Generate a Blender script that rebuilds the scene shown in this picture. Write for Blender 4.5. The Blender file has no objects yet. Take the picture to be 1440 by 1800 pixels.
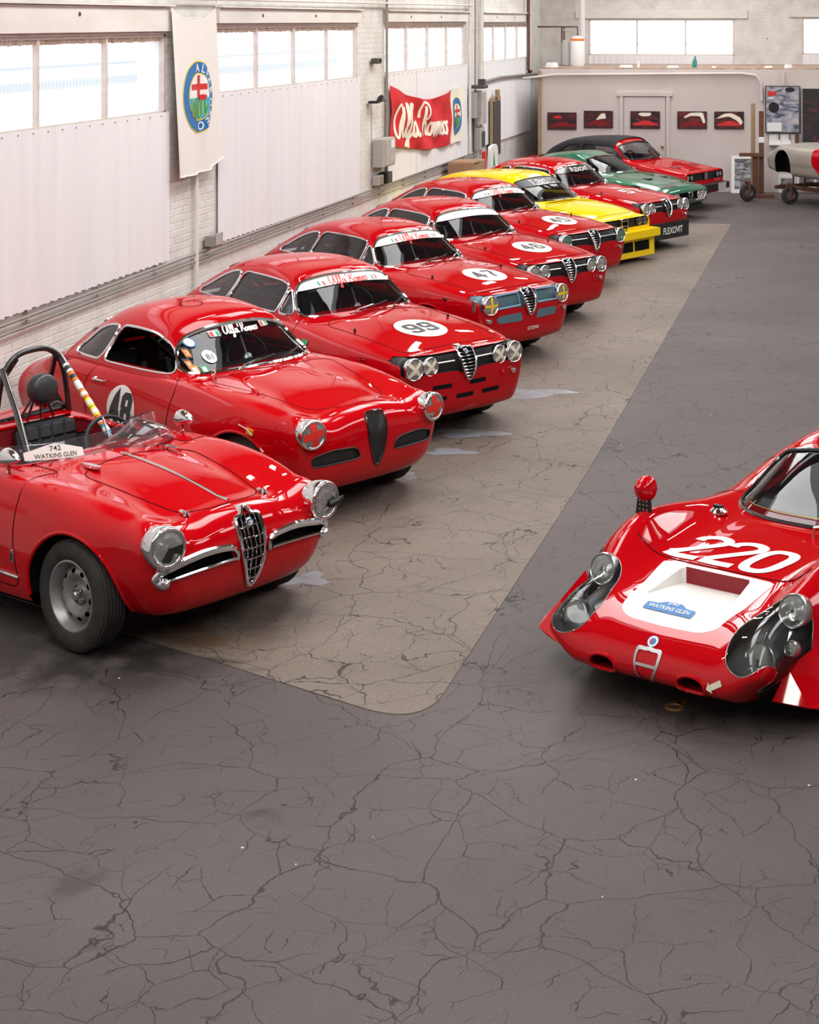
import bpy, math, random
import numpy as np
from mathutils import Vector, Matrix
from mathutils.bvhtree import BVHTree

# ---------------------------------------------------------------- camera, world, lights
scene = bpy.context.scene
COL = scene.collection
PI = math.pi
CAM_H = 3.56
YAW = math.radians(6.2677)
cam_d = bpy.data.cameras.new('camera')
cam = bpy.data.objects.new('camera', cam_d)
COL.objects.link(cam)
cam.location = (0, 0, CAM_H)
cam.rotation_euler = (PI / 2, 0, YAW)
cam_d.sensor_fit = 'AUTO'
cam_d.sensor_width = 36.0
cam_d.lens = 36.0 * 2950.0 / 1800.0
cam_d.shift_x = (720 - 1176) / 1800.0
cam_d.shift_y = -(900 - 36) / 1800.0
cam_d.clip_end = 300
scene.camera = cam

world = bpy.data.worlds.new('world')
scene.world = world
world.use_nodes = True
_bg = world.node_tree.nodes['Background']
_bg.inputs[0].default_value = (0.93, 0.96, 1.0, 1)
_bg.inputs[1].default_value = 2.2

scene.view_settings.view_transform = 'Standard'
scene.view_settings.look = 'None'
scene.view_settings.gamma = 1.0
scene.view_settings.use_curve_mapping = False
scene.view_settings.exposure = 0.0

LK = 0.62
def area(name, loc, sx, sy, power, col=(1, 0.97, 0.93), rot=(0, 0, 0)):
    l = bpy.data.lights.new(name, 'AREA')
    l.shape = 'RECTANGLE'; l.size = sx; l.size_y = sy; l.energy = power * LK; l.color = col
    o = bpy.data.objects.new(name, l)
    COL.objects.link(o); o.location = loc; o.rotation_euler = rot
    return o
# long ceiling strip fixtures running across the hall, and roof skylights
for i, yy in enumerate((1.0, 6.5, 12.0, 17.5, 23.0, 28.5, 34.0)):
    area('skylight_glow', (-3.6, yy, 6.75), 1.9, 4.3, 330, (1, 0.985, 0.96))
    area('skylight_glow', (4.5, yy, 6.75), 1.9, 4.3, 330, (1, 0.985, 0.96))
for yy in (3.5, 9.5, 15.5, 21.5, 27.5, 32.5):
    for xx in (-5.4, 1.2):
        area('strip_light_glow', (xx, yy, 5.45), 0.14, 1.6, 40, (1, 0.95, 0.86))

# ---------------------------------------------------------------- materials
def mat(name, col, rough=0.5, metal=0.0, coat=0.0, coat_rough=0.03, spec=0.5, emit=None, es=0.0, trans=0.0, ior=1.45, noise=None, bump=None):
    m = bpy.data.materials.new(name); m.use_nodes = True
    nt = m.node_tree; b = nt.nodes['Principled BSDF']
    b.inputs['Base Color'].default_value = (*col, 1)
    b.inputs['Roughness'].default_value = rough
    b.inputs['Metallic'].default_value = metal
    b.inputs['Coat Weight'].default_value = coat
    b.inputs['Coat Roughness'].default_value = coat_rough
    b.inputs['Specular IOR Level'].default_value = spec
    b.inputs['Transmission Weight'].default_value = trans
    b.inputs['IOR'].default_value = ior
    if emit:
        b.inputs['Emission Color'].default_value = (*emit, 1)
        b.inputs['Emission Strength'].default_value = es
    if noise:      # (scale, amount, second colour)
        tc = nt.nodes.new('ShaderNodeTexCoord')
        n = nt.nodes.new('ShaderNodeTexNoise'); n.inputs['Scale'].default_value = noise[0]; n.inputs['Detail'].default_value = 6
        r = nt.nodes.new('ShaderNodeValToRGB'); r.color_ramp.elements[0].position = 0.5 - noise[1] / 2; r.color_ramp.elements[1].position = 0.5 + noise[1] / 2
        r.color_ramp.elements[0].color = (*col, 1); r.color_ramp.elements[1].color = (*noise[2], 1)
        nt.links.new(tc.outputs['Object'], n.inputs['Vector'])
        nt.links.new(n.outputs['Fac'], r.inputs['Fac']); nt.links.new(r.outputs['Color'], b.inputs['Base Color'])
    if bump:       # (scale, strength, distance)
        tc = nt.nodes.new('ShaderNodeTexCoord')
        n = nt.nodes.new('ShaderNodeTexNoise'); n.inputs['Scale'].default_value = bump[0]; n.inputs['Detail'].default_value = 5
        bp = nt.nodes.new('ShaderNodeBump'); bp.inputs['Strength'].default_value = bump[1]; bp.inputs['Distance'].default_value = bump[2]
        nt.links.new(tc.outputs['Object'], n.inputs['Vector'])
        nt.links.new(n.outputs['Fac'], bp.inputs['Height']); nt.links.new(bp.outputs['Normal'], b.inputs['Normal'])
    return m

def glass_mat(name, tint, opac, rough=0.02, col=(0.02, 0.03, 0.05)):
    m = bpy.data.materials.new(name); m.use_nodes = True
    nt = m.node_tree; nt.nodes.clear()
    out = nt.nodes.new('ShaderNodeOutputMaterial')
    tr = nt.nodes.new('ShaderNodeBsdfTransparent'); tr.inputs[0].default_value = (*tint, 1)
    pb = nt.nodes.new('ShaderNodeBsdfPrincipled'); pb.inputs['Base Color'].default_value = (*col, 1); pb.inputs['Roughness'].default_value = rough
    gl = nt.nodes.new('ShaderNodeBsdfGlossy'); gl.inputs['Roughness'].default_value = rough
    fr = nt.nodes.new('ShaderNodeFresnel'); fr.inputs[0].default_value = 1.45
    m1 = nt.nodes.new('ShaderNodeMixShader'); m1.inputs[0].default_value = opac
    m2 = nt.nodes.new('ShaderNodeMixShader')
    nt.links.new(tr.outputs[0], m1.inputs[1]); nt.links.new(pb.outputs[0], m1.inputs[2])
    nt.links.new(fr.outputs[0], m2.inputs[0]); nt.links.new(m1.outputs[0], m2.inputs[1]); nt.links.new(gl.outputs[0], m2.inputs[2])
    nt.links.new(m2.outputs[0], out.inputs[0])
    return m

MAT = {
 'red': mat('red_paint', (0.46, 0.0012, 0.005), 0.5, 0, 0.85, 0.02, 0.0),
 'red2': mat('race_red_paint', (0.42, 0.0012, 0.005), 0.5, 0, 0.8, 0.02, 0.0),
 'redin': mat('red_interior_paint', (0.22, 0.005, 0.012), 0.5),
 'yellow': mat('yellow_paint', (0.85, 0.58, 0.005), 0.4, 0, 0.8, 0.03, 0.0),
 'green': mat('green_paint', (0.01, 0.14, 0.07), 0.35, 0.25, 1.0, 0.03, 0.4),
 'chrome': mat('chrome', (0.78, 0.78, 0.8), 0.07, 1.0),
 'alu': mat('worn_aluminium', (0.55, 0.55, 0.56), 0.32, 1.0),
 'steel': mat('painted_steel_rim', (0.34, 0.34, 0.35), 0.42, 0.6, noise=(9, 0.4, (0.22, 0.21, 0.2))),
 'white': mat('white_paint', (0.80, 0.78, 0.75), 0.4, 0, 0.6, 0.05),
 'decalw': mat('white_vinyl', (0.80, 0.78, 0.74), 0.45),
 'decalk': mat('black_vinyl', (0.025, 0.025, 0.028), 0.45),
 'decalr': mat('red_vinyl', (0.60, 0.03, 0.03), 0.45),
 'decalg': mat('green_vinyl', (0.02, 0.33, 0.14), 0.45),
 'decalb': mat('blue_vinyl', (0.02, 0.16, 0.42), 0.45),
 'decalo': mat('orange_vinyl', (0.85, 0.20, 0.01), 0.45),
 'decaly': mat('yellow_vinyl', (0.85, 0.65, 0.03), 0.45),
 'decalt': mat('cyan_vinyl', (0.02, 0.38, 0.60), 0.45),
 'black': mat('black_plastic', (0.012, 0.012, 0.013), 0.42),
 'blackg': mat('gloss_black_paint', (0.01, 0.01, 0.011), 0.22, 0, 0.8, 0.05),
 'dark': mat('dark_void', (0.006, 0.006, 0.007), 0.8, spec=0.1),
 'seam': mat('panel_gap', (0.05, 0.002, 0.003), 0.7, spec=0.1),
 'seamg': mat('panel_gap_dark', (0.012, 0.012, 0.01), 0.7, spec=0.1),
 'rubber': mat('tyre_rubber', (0.022, 0.021, 0.021), 0.75, spec=0.3, noise=(14, 0.5, (0.045, 0.040, 0.036)), bump=(60, 0.3, 0.002)),
 'leather': mat('black_vinyl_seat', (0.025, 0.026, 0.029), 0.36, spec=0.6),
 'glass': glass_mat('windscreen_glass', (0.80, 0.86, 0.87), 0.10, 0.02, (0.02, 0.025, 0.04)),
 'glassd': glass_mat('dark_side_glass', (0.62, 0.62, 0.64), 0.22, 0.03, (0.10, 0.09, 0.10)),
 'cover': glass_mat('lamp_cover_perspex', (0.95, 0.96, 0.96), 0.03, 0.02, (0.2, 0.2, 0.2)),
 'perspex': glass_mat('clear_perspex', (0.93, 0.94, 0.95), 0.06, 0.03, (0.5, 0.5, 0.55)),
 'lens': glass_mat('ribbed_lens_glass', (0.97, 0.98, 0.98), 0.20, 0.12, (0.80, 0.80, 0.78)),
 'lensy': glass_mat('yellow_lens_glass', (0.98, 0.93, 0.55), 0.25, 0.10, (0.6, 0.5, 0.10)),
 'lensg': glass_mat('green_lens_glass', (0.62, 0.85, 0.72), 0.25, 0.10, (0.25, 0.45, 0.35)),
 'reflector': mat('lamp_reflector', (0.80, 0.80, 0.78), 0.16, 1.0),
 'amber': mat('amber_lens', (0.75, 0.25, 0.01), 0.2, 0, 0.8),
 'tape': mat('masking_tape', (0.72, 0.66, 0.52), 0.7),
 'tapered': mat('red_tape', (0.68, 0.025, 0.015), 0.5),
 'tapey': mat('yellow_tape', (0.80, 0.55, 0.02), 0.5),
 'mesh': mat('black_mesh', (0.02, 0.02, 0.02), 0.5, 0.3),
 'bluemesh': mat('blue_grey_mesh', (0.10, 0.17, 0.21), 0.5, 0.2),
 'bluetrim': mat('blue_painted_trim', (0.16, 0.33, 0.48), 0.4),
 'brass': mat('brass', (0.45, 0.33, 0.10), 0.35, 1.0),
 'fabric': mat('black_hood_fabric', (0.022, 0.020, 0.024), 0.9, bump=(220, 0.2, 0.001)),
 'clay': mat('bare_metal_primer', (0.30, 0.27, 0.23), 0.5, 0.35, noise=(3, 0.5, (0.38, 0.35, 0.31))),
 'rust': mat('rusty_steel', (0.10, 0.045, 0.03), 0.8, 0.1, noise=(12, 0.5, (0.17, 0.08, 0.05))),
 'cloth': mat('white_banner_cloth', (0.76, 0.72, 0.68), 0.85),
 'clothr': mat('red_banner_cloth', (0.60, 0.015, 0.02), 0.8),
 'clothcr': mat('cream_banner_cloth', (0.85, 0.78, 0.66), 0.85),
 'greybox': mat('grey_painted_box', (0.42, 0.40, 0.38), 0.5),
 'darkbox': mat('dark_grey_box', (0.07, 0.065, 0.06), 0.6),
 'conduit': mat('painted_conduit', (0.36, 0.34, 0.31), 0.4, 0.5),
 'card': mat('brown_cardboard', (0.30, 0.17, 0.09), 0.85, noise=(6, 0.5, (0.40, 0.26, 0.15))),
 'wood': mat('raw_wood', (0.30, 0.20, 0.11), 0.7, noise=(8, 0.5, (0.40, 0.28, 0.17))),
 'paper': mat('printed_paper_white', (0.80, 0.79, 0.78), 0.6),
}

# ---------------------------------------------------------------- mesh kit
class M:
    def __init__(s, V=None, F=None):
        s.V = [] if V is None else [tuple(v) for v in V]
        s.F = [] if F is None else list(F)
    def add(s, o):
        n = len(s.V); s.V += list(o.V); s.F += [tuple(i + n for i in f) for f in o.F]; return s
    def arr(s): return np.array(s.V, float).reshape(-1, 3)
    def copy(s): return M(s.V, s.F)
    def tf(s, mtx):
        a = s.arr(); R = np.array(mtx.to_3x3()); t = np.array(mtx.translation)
        return M(a @ R.T + t, s.F)
    def move(s, x, y, z): return M(s.arr() + np.array((x, y, z)), s.F)
    def flip_y(s):
        a = s.arr(); a[:, 1] *= -1
        return M(a, [f[::-1] for f in s.F])
    def sc(s, x, y, z): return M(s.arr() * np.array((x, y, z)), s.F)
    def bvh(s): return BVHTree.FromPolygons([Vector(v) for v in s.V], s.F)
    def normals(s):
        a = s.arr(); N = np.zeros_like(a)
        for f in s.F:
            p = a[list(f)]; n = np.zeros(3)
            for k in range(1, len(f) - 1): n += np.cross(p[k] - p[0], p[k + 1] - p[0])
            for i in f: N[i] += n
        l = np.linalg.norm(N, axis=1, keepdims=True); l[l == 0] = 1
        return N / l
    def offset(s, d): return M(s.arr() + s.normals() * d, s.F)
    def clean(s):
        used = sorted({i for f in s.F for i in f}); mp = {o: n for n, o in enumerate(used)}
        return M([s.V[i] for i in used], [tuple(mp[i] for i in f) for f in s.F])

def obj(name, m, material, parent=None, smooth=True, kind=None, label=None, loc=None, rot=None, angle=40):
    if isinstance(m, M):
        me = bpy.data.meshes.new(name)
        me.from_pydata([tuple(v) for v in m.V], [], m.F); me.update()
        me.materials.append(MAT[material] if isinstance(material, str) else material)
        if smooth:
            me.polygons.foreach_set('use_smooth', [True] * len(me.polygons))
            if angle: me.set_sharp_from_angle(angle=math.radians(angle))
    else: me = m
    o = bpy.data.objects.new(name, me); COL.objects.link(o)
    if parent is not None: o.parent = parent
    if kind: o['kind'] = kind
    if label: o['label'] = label
    if loc is not None: o.location = loc
    if rot is not None: o.rotation_euler = rot
    return o
def thing(name, label, cat, loc=(0, 0, 0), rz=0, group=None):
    o = bpy.data.objects.new(name, None); COL.objects.link(o)
    o.empty_display_size = 0.2
    o.location = loc; o.rotation_euler = (0, 0, rz); o['label'] = label; o['category'] = cat
    if group: o['group'] = group
    return o
def tag(o, label, cat, group=None, kind=None):
    o['label'] = label; o['category'] = cat
    if group: o['group'] = group
    if kind: o['kind'] = kind
    return o

def box(c, s, rz=0.0, bev=0.0):
    x, y, z = [k / 2 for k in s]
    if bev <= 0:
        V = [(-x, -y, -z), (x, -y, -z), (x, y, -z), (-x, y, -z), (-x, -y, z), (x, -y, z), (x, y, z), (-x, y, z)]
        F = [(0, 3, 2, 1), (4, 5, 6, 7), (0, 1, 5, 4), (1, 2, 6, 5), (2, 3, 7, 6), (3, 0, 4, 7)]
    else:
        b = bev; V = []; F = []
        for sz, zz in ((0, -z), (1, -z + b), (2, z - b), (3, z)):
            i = b if sz in (0, 3) else 0
            X, Y = x - i, y - i
            V += [(-X + b, -Y, zz), (X - b, -Y, zz), (X, -Y + b, zz), (X, Y - b, zz), (X - b, Y, zz), (-X + b, Y, zz), (-X, Y - b, zz), (-X, -Y + b, zz)]
        for r in range(3):
            for k in range(8): F.append((r * 8 + k, r * 8 + (k + 1) % 8, r * 8 + 8 + (k + 1) % 8, r * 8 + 8 + k))
        F.append(tuple(range(7, -1, -1))); F.append(tuple(range(24, 32)))
    m = M(V, F)
    if rz: m = m.tf(Matrix.Rotation(rz, 4, 'Z'))
    return m.move(*c)

def cr(P, n, closed=False):
    """Catmull-Rom through the rows of P, n steps a segment."""
    P = np.array(P, float); N = len(P)
    idx = lambda i: P[i % N] if closed else (P[i] if 0 <= i < N else (2 * P[0] - P[1] if i < 0 else 2 * P[-1] - P[-2]))
    out = []
    for i in range(N if closed else N - 1):
        a, b, c, d = idx(i - 1), idx(i), idx(i + 1), idx(i + 2)
        for k in range(n):
            t = k / n
            out.append(0.5 * ((2 * b) + (c - a) * t + (2 * a - 5 * b + 4 * c - d) * t * t + (3 * b - 3 * c + d - a) * t ** 3))
    if not closed: out.append(P[-1])
    return np.array(out)

def tube(P, r, n=8, closed=False, cap=True):
    P = np.array(P, float); N = len(P); V = []; F = []
    rr = r if hasattr(r, '__len__') else [r] * N
    T = np.zeros_like(P)
    for i in range(N):
        a = P[(i - 1) % N] if (closed or i > 0) else P[i]
        b = P[(i + 1) % N] if (closed or i < N - 1) else P[i]
        t = b - a; l = np.linalg.norm(t); T[i] = t / l if l > 1e-9 else (T[i - 1] if i else (1, 0, 0))
    u = np.cross(T[0], (0, 0, 1.0))
    if np.linalg.norm(u) < 1e-3: u = np.cross(T[0], (0, 1.0, 0))
    u /= np.linalg.norm(u)
    for i in range(N):
        u = u - T[i] * np.dot(u, T[i]); l = np.linalg.norm(u)
        if l < 1e-6: u = np.cross(T[i], (0.3, 0.5, 0.8)); l = np.linalg.norm(u)
        u /= l; w = np.cross(T[i], u)
        for k in range(n):
            a = 2 * PI * k / n; V.append(tuple(P[i] + rr[i] * (math.cos(a) * u + math.sin(a) * w)))
    for i in range(N if closed else N - 1):
        j = (i + 1) % N
        for k in range(n):
            F.append((i * n + k, i * n + (k + 1) % n, j * n + (k + 1) % n, j * n + k))
    if cap and not closed:
        F.append(tuple(range(n - 1, -1, -1))); F.append(tuple(range((N - 1) * n, N * n)))
    return M(V, F)

def lathe(prof, n=32, axis='z', close=False):
    """prof rows (radius, height); axis of turning."""
    V = []; F = []; K = len(prof)
    for r, h in prof:
        for k in range(n):
            a = 2 * PI * k / n; c, s = r * math.cos(a), r * math.sin(a)
            V.append((c, s, h) if axis == 'z' else ((h, c, s) if axis == 'x' else (s, h, c)))
    R = K if close else K - 1
    for i in range(R):
        j = (i + 1) % K
        for k in range(n):
            F.append((i * n + k, i * n + (k + 1) % n, j * n + (k + 1) % n, j * n + k))
    return M(V, F)

def plate(poly, thick, axis='x'):
    """flat prism of a 2D polygon; axis = its normal. 'x' -> (0,a,b), 'y' -> (a,0,b), 'z' -> (a,b,0)"""
    n = len(poly)
    def p3(a, b, h): return (h, a, b) if axis == 'x' else ((a, h, b) if axis == 'y' else (a, b, h))
    V = [p3(a, b, 0) for a, b in poly] + [p3(a, b, thick) for a, b in poly]
    F = [tuple(range(n))[::-1], tuple(range(n, 2 * n))] + [(i, (i + 1) % n, n + (i + 1) % n, n + i) for i in range(n)]
    return M(V, F)

def rpoly(P, r, n=5):
    """round the corners of a polygon."""
    P = [np.array(p, float) for p in P]; N = len(P); out = []
    for i in range(N):
        rad = r[i] if hasattr(r, '__len__') else r
        a, b, c = P[i - 1], P[i], P[(i + 1) % N]
        d1, d2 = a - b, c - b; l1, l2 = np.linalg.norm(d1), np.linalg.norm(d2)
        k = min(rad, l1 * 0.45, l2 * 0.45)
        if k < 1e-4: out.append(b); continue
        p, q = b + d1 / l1 * k, b + d2 / l2 * k
        for j in range(n + 1):
            t = j / n; out.append((1 - t) ** 2 * p + 2 * t * (1 - t) * b + t * t * q)
    return np.array(out)

def sdf(poly):
    A = np.array(poly, float); B = np.roll(A, -1, 0); E = B - A; L2 = (E ** 2).sum(1) + 1e-12
    def f(p):
        p = np.asarray(p, float); out = np.empty(len(p))
        for s in range(0, len(p), 4000):
            q = p[s:s + 4000, None, :]; W = q - A[None]
            t = np.clip((W * E[None]).sum(2) / L2[None], 0, 1)
            d = np.sqrt(((W - E[None] * t[..., None]) ** 2).sum(2)).min(1)
            y = q[..., 1]; x = q[..., 0]
            c = (A[None, :, 1] > y) != (B[None, :, 1] > y)
            xi = E[None, :, 0] * (y - A[None, :, 1]) / np.where(E[None, :, 1] == 0, 1e-12, E[None, :, 1]) + A[None, :, 0]
            ins = (c & (x < xi)).sum(1) % 2 == 1
            out[s:s + 4000] = np.where(ins, -d, d)
        return out
    return f

def cut(m, fn, want_edges=False):
    """split m along fn = 0; returns (inside, outside) where inside has fn < 0"""
    a = m.arr(); s = fn(a); s = np.where(np.abs(s) < 1e-6, 1e-6, s)
    V = [tuple(v) for v in m.V]; cache = {}
    Fi, Fo = [], []
    def cross(i, j):
        k = (i, j) if i < j else (j, i)
        if k not in cache:
            t = s[k[0]] / (s[k[0]] - s[k[1]])
            p = a[k[0]] * (1 - t) + a[k[1]] * t
            V.append(tuple(p)); cache[k] = len(V) - 1
        return cache[k]
    for f in m.F:
        sg = [s[i] < 0 for i in f]
        if all(sg): Fi.append(f); continue
        if not any(sg): Fo.append(f); continue
        fi, fo = [], []
        n = len(f)
        for k in range(n):
            i, j = f[k], f[(k + 1) % n]
            (fi if s[i] < 0 else fo).append(i)
            if (s[i] < 0) != (s[j] < 0):
                c = cross(i, j); fi.append(c); fo.append(c)
        if len(fi) > 2: Fi.append(tuple(fi))
        if len(fo) > 2: Fo.append(tuple(fo))
    return M(V, Fi).clean(), M(V, Fo).clean()

def loops(m, closed_only=False, minlen=3):
    """ordered boundary polylines of m: list of (points, closed)"""
    cnt = {}
    for f in m.F:
        n = len(f)
        for k in range(n):
            e = (f[k], f[(k + 1) % n]); r = (e[1], e[0])
            if r in cnt: del cnt[r]
            else: cnt[e] = 1
    nxt = {}
    for a, b in cnt: nxt.setdefault(a, []).append(b)
    out = []
    while nxt:
        st = next(iter(nxt)); path = [st]; cur = st; closed = False
        while cur in nxt:
            b = nxt[cur].pop()
            if not nxt[cur]: del nxt[cur]
            if b == st: closed = True; break
            path.append(b); cur = b
        if len(path) >= minlen: out.append((np.array([m.V[i] for i in path]), closed))
    return out
def resample(P, step, closed=True):
    Q = np.vstack([P, P[:1]]) if closed else P
    d = np.r_[0, np.cumsum(np.linalg.norm(np.diff(Q, axis=0), axis=1))]
    n = max(8 if closed else 2, int(d[-1] / step)); t = np.linspace(0, d[-1], n + 1)
    R = np.stack([np.interp(t, d, Q[:, k]) for k in range(3)], 1)
    return R[:-1] if closed else R
def smoothl(P, it=2, closed=True):
    P = P.copy()
    for _ in range(it):
        if closed: P = 0.5 * P + 0.25 * (np.roll(P, 1, 0) + np.roll(P, -1, 0))
        else: P[1:-1] = 0.5 * P[1:-1] + 0.25 * (P[2:] + P[:-2])
    return P
def trim(m, r, n=6, step=0.03, filt=None, off=0.0, it=1):
    out = M()
    for P, c in loops(m):
        if filt is not None and not filt(P): continue
        Q = smoothl(resample(P, step, c), it, c)
        if len(Q) > 2: out.add(tube(Q, r, n, c))
    return out

def herm(keys, x):
    """smooth interpolation of (x, value) keys; x descending or ascending."""
    k = sorted(keys); X = np.array([a for a, b in k], float); Y = np.array([b for a, b in k], float)
    if len(X) == 1: return np.full(np.shape(x), Y[0])
    d = np.diff(Y) / np.diff(X); m = np.empty(len(X)); m[0], m[-1] = d[0], d[-1]
    for i in range(1, len(X) - 1):
        h0, h1 = X[i] - X[i - 1], X[i + 1] - X[i]
        m[i] = (h1 * d[i - 1] + h0 * d[i]) / (h0 + h1)
        if d[i - 1] * d[i] <= 0: m[i] *= 0.35
    x = np.clip(np.asarray(x, float), X[0], X[-1]); i = np.clip(np.searchsorted(X, x) - 1, 0, len(X) - 2)
    h = X[i + 1] - X[i]; t = (x - X[i]) / h
    return ((1 + 2 * t) * (1 - t) ** 2 * Y[i] + t * (1 - t) ** 2 * h * m[i] + t * t * (3 - 2 * t) * Y[i + 1] + t * t * (t - 1) * h * m[i + 1])

def relax(m, it=3, lam=0.5, keep=None):
    a = m.arr(); E = set()
    for f in m.F:
        n = len(f)
        for k in range(n):
            i, j = f[k], f[(k + 1) % n]; E.add((i, j) if i < j else (j, i))
    E = np.array(list(E)); deg = np.zeros(len(a)); np.add.at(deg, E[:, 0], 1); np.add.at(deg, E[:, 1], 1)
    for _ in range(it):
        S = np.zeros_like(a); np.add.at(S, E[:, 0], a[E[:, 1]]); np.add.at(S, E[:, 1], a[E[:, 0]])
        b = a + lam * (S / deg[:, None] - a)
        if keep is not None: b[keep] = a[keep]
        a = b
    return M(a, m.F)

def body_shell(lines, u0, u1, nose, tail, m=4, nu=110, bow0=0.0, bow1=0.0, extra=None, T=26, relax_it=3, bowlen=0.9):
    """car body skin. lines: 10 feature lines (bottom centre ... top centre), each (vkeys, zkeys) over u.
    nose / tail: dict(depth, p, q, tc) of the rounded end caps"""
    us = np.linspace(u0, u1, nu)
    ctrl = np.zeros((nu, 10, 3))
    for j, (vk, zk) in enumerate(lines):
        ctrl[:, j, 1] = herm(vk, us) if isinstance(vk, list) else vk
        ctrl[:, j, 2] = herm(zk, us) if isinstance(zk, list) else zk
        ctrl[:, j, 0] = us
    vmax = ctrl[:, :, 1].max(1)[:, None]
    w0 = np.clip(1 - (u0 - us) / bowlen, 0, 1)[:, None] ** 2; w1 = np.clip(1 - (us - u1) / bowlen, 0, 1)[:, None] ** 2
    ctrl[:, :, 0] += -bow0 * w0 * (ctrl[:, :, 1] / vmax) ** 2 + bow1 * w1 * (ctrl[:, :, 1] / vmax) ** 2
    L = 18 * m; G = np.zeros((nu, L, 3))
    for i in range(nu):
        mir = ctrl[i, 1:9][::-1] * np.array((1, -1, 1))
        G[i] = cr(np.vstack([ctrl[i], mir]), m, True)
    V = [tuple(p) for row in G for p in row]; F = []
    for i in range(nu - 1):
        for k in range(L):
            k2 = (k + 1) % L
            F.append((i * L + k, (i + 1) * L + k, (i + 1) * L + k2, i * L + k2))
    half = 9 * m; mid = half // 2
    def cap(i, sgn, c):
        row = G[i]; base = i * L
        ids = {}
        dep, p, q, tc = c['depth'], c.get('p', 2.5), c.get('q', 2.5), c.get('tc', 0.0)
        vm = row[:, 1].max()
        for side in (1, -1):
            for a in range(0, mid + 1):
                b = half - a
                ia = (a if side == 1 else (L - a) % L); ib = (b if side == 1 else (L - b) % L)
                A, B = row[ia], row[ib]
                for j in range(T + 1):
                    if a == mid: ids[side, a, j] = base + ia; continue
                    if j == 0: ids[side, a, j] = base + ia; continue
                    if j == T: ids[side, a, j] = base + ib; continue
                    if a == 0 and side == -1: ids[side, a, j] = ids[1, a, j]; continue
                    tau = (1 - math.cos(PI * j / T)) / 2; t = 2 * tau - 1
                    P = A * (1 - tau) + B * tau
                    t2 = (t - tc) / (1 - tc) if t > tc else (t - tc) / (1 + tc)
                    s = min(1, a / mid)
                    Fz = max(0, 1 - abs(t2) ** p) ** (1 / p) * max(0, 1 - s ** q) ** (1 / q)
                    P = P.copy(); P[0] += sgn * dep * Fz
                    if extra and sgn > 0: P[0] += extra(P[1], P[2], Fz)
                    V.append(tuple(P)); ids[side, a, j] = len(V) - 1
        for side in (1, -1):
            for a in range(mid):
                for j in range(T):
                    f = [ids[side, a, j], ids[side, a + 1, j], ids[side, a + 1, j + 1], ids[side, a, j + 1]]
                    g = []
                    for v in f:
                        if v not in g: g.append(v)
                    if len(g) < 3: continue
                    if (side * sgn) < 0: g = g[::-1]
                    F.append(tuple(g))
    cap(0, 1, nose); cap(nu - 1, -1, tail)
    return relax(M(V, F), relax_it)

def grid_shell(ctrl, a=6, b=5):
    """open shell from a control grid [station][column] of (u,v,z), column 0 on the centre line; mirrored"""
    C = np.array(ctrl, float)
    C2 = np.concatenate([C[:, :0:-1] * np.array((1, -1, 1)), C], 1)     # -v side first
    X = np.stack([cr(C2[i], b) for i in range(len(C2))])
    Y = np.stack([cr(X[:, k], a) for k in range(X.shape[1])], 1)
    R, K = Y.shape[:2]
    V = [tuple(p) for row in Y for p in row]
    F = [(i * K + k, i * K + k + 1, (i + 1) * K + k + 1, (i + 1) * K + k) for i in range(R - 1) for k in range(K - 1)]
    return M(V, F)

def drape(bvh, pts, d, off=0.004, far=5.0):
    """project points onto a skin along direction d; points that miss are dropped"""
    d = Vector(d).normalized(); out = []
    for p in pts:
        h = bvh.ray_cast(Vector(p) - d * far, d, 2 * far)
        if h[0] is not None: out.append(tuple(h[0] - d * off))
    return np.array(out)
def drape_mesh(bvh, m, d, off=0.004, far=5.0):
    d = Vector(d).normalized(); V = []; bad = set()
    for i, p in enumerate(m.V):
        h = bvh.ray_cast(Vector(p) - d * far, d, 2 * far)
        if h[0] is None: bad.add(i); V.append(p)
        else: V.append(tuple(h[0] - d * off))
    return M(V, [f for f in m.F if not (bad & set(f))]).clean()

def ribbon(P, w, closed=False):
    """flat stroke in 2D (z = 0), mitred; w number or list"""
    P = np.array(P, float)[:, :2]; N = len(P); ww = w if hasattr(w, '__len__') else [w] * N
    V = []; F = []
    for i in range(N):
        a = P[(i - 1) % N] if (closed or i > 0) else None
        b = P[(i + 1) % N] if (closed or i < N - 1) else None
        t1 = (P[i] - a) if a is not None else (b - P[i]); t2 = (b - P[i]) if b is not None else t1
        t1 = t1 / (np.linalg.norm(t1) + 1e-9); t2 = t2 / (np.linalg.norm(t2) + 1e-9)
        n1 = np.array((-t1[1], t1[0])); n2 = np.array((-t2[1], t2[0])); n = n1 + n2; l = np.linalg.norm(n)
        n = n / l if l > 1e-6 else n1
        k = min(1.6, 1 / max(0.3, float(n @ n1)))
        for s in (1, -1): V.append((*(P[i] + s * n * ww[i] / 2 * k), 0))
    for i in range(N if closed else N - 1):
        j = (i + 1) % N; F.append((2 * i, 2 * i + 1, 2 * j + 1, 2 * j))
    return M(V, F)

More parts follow.
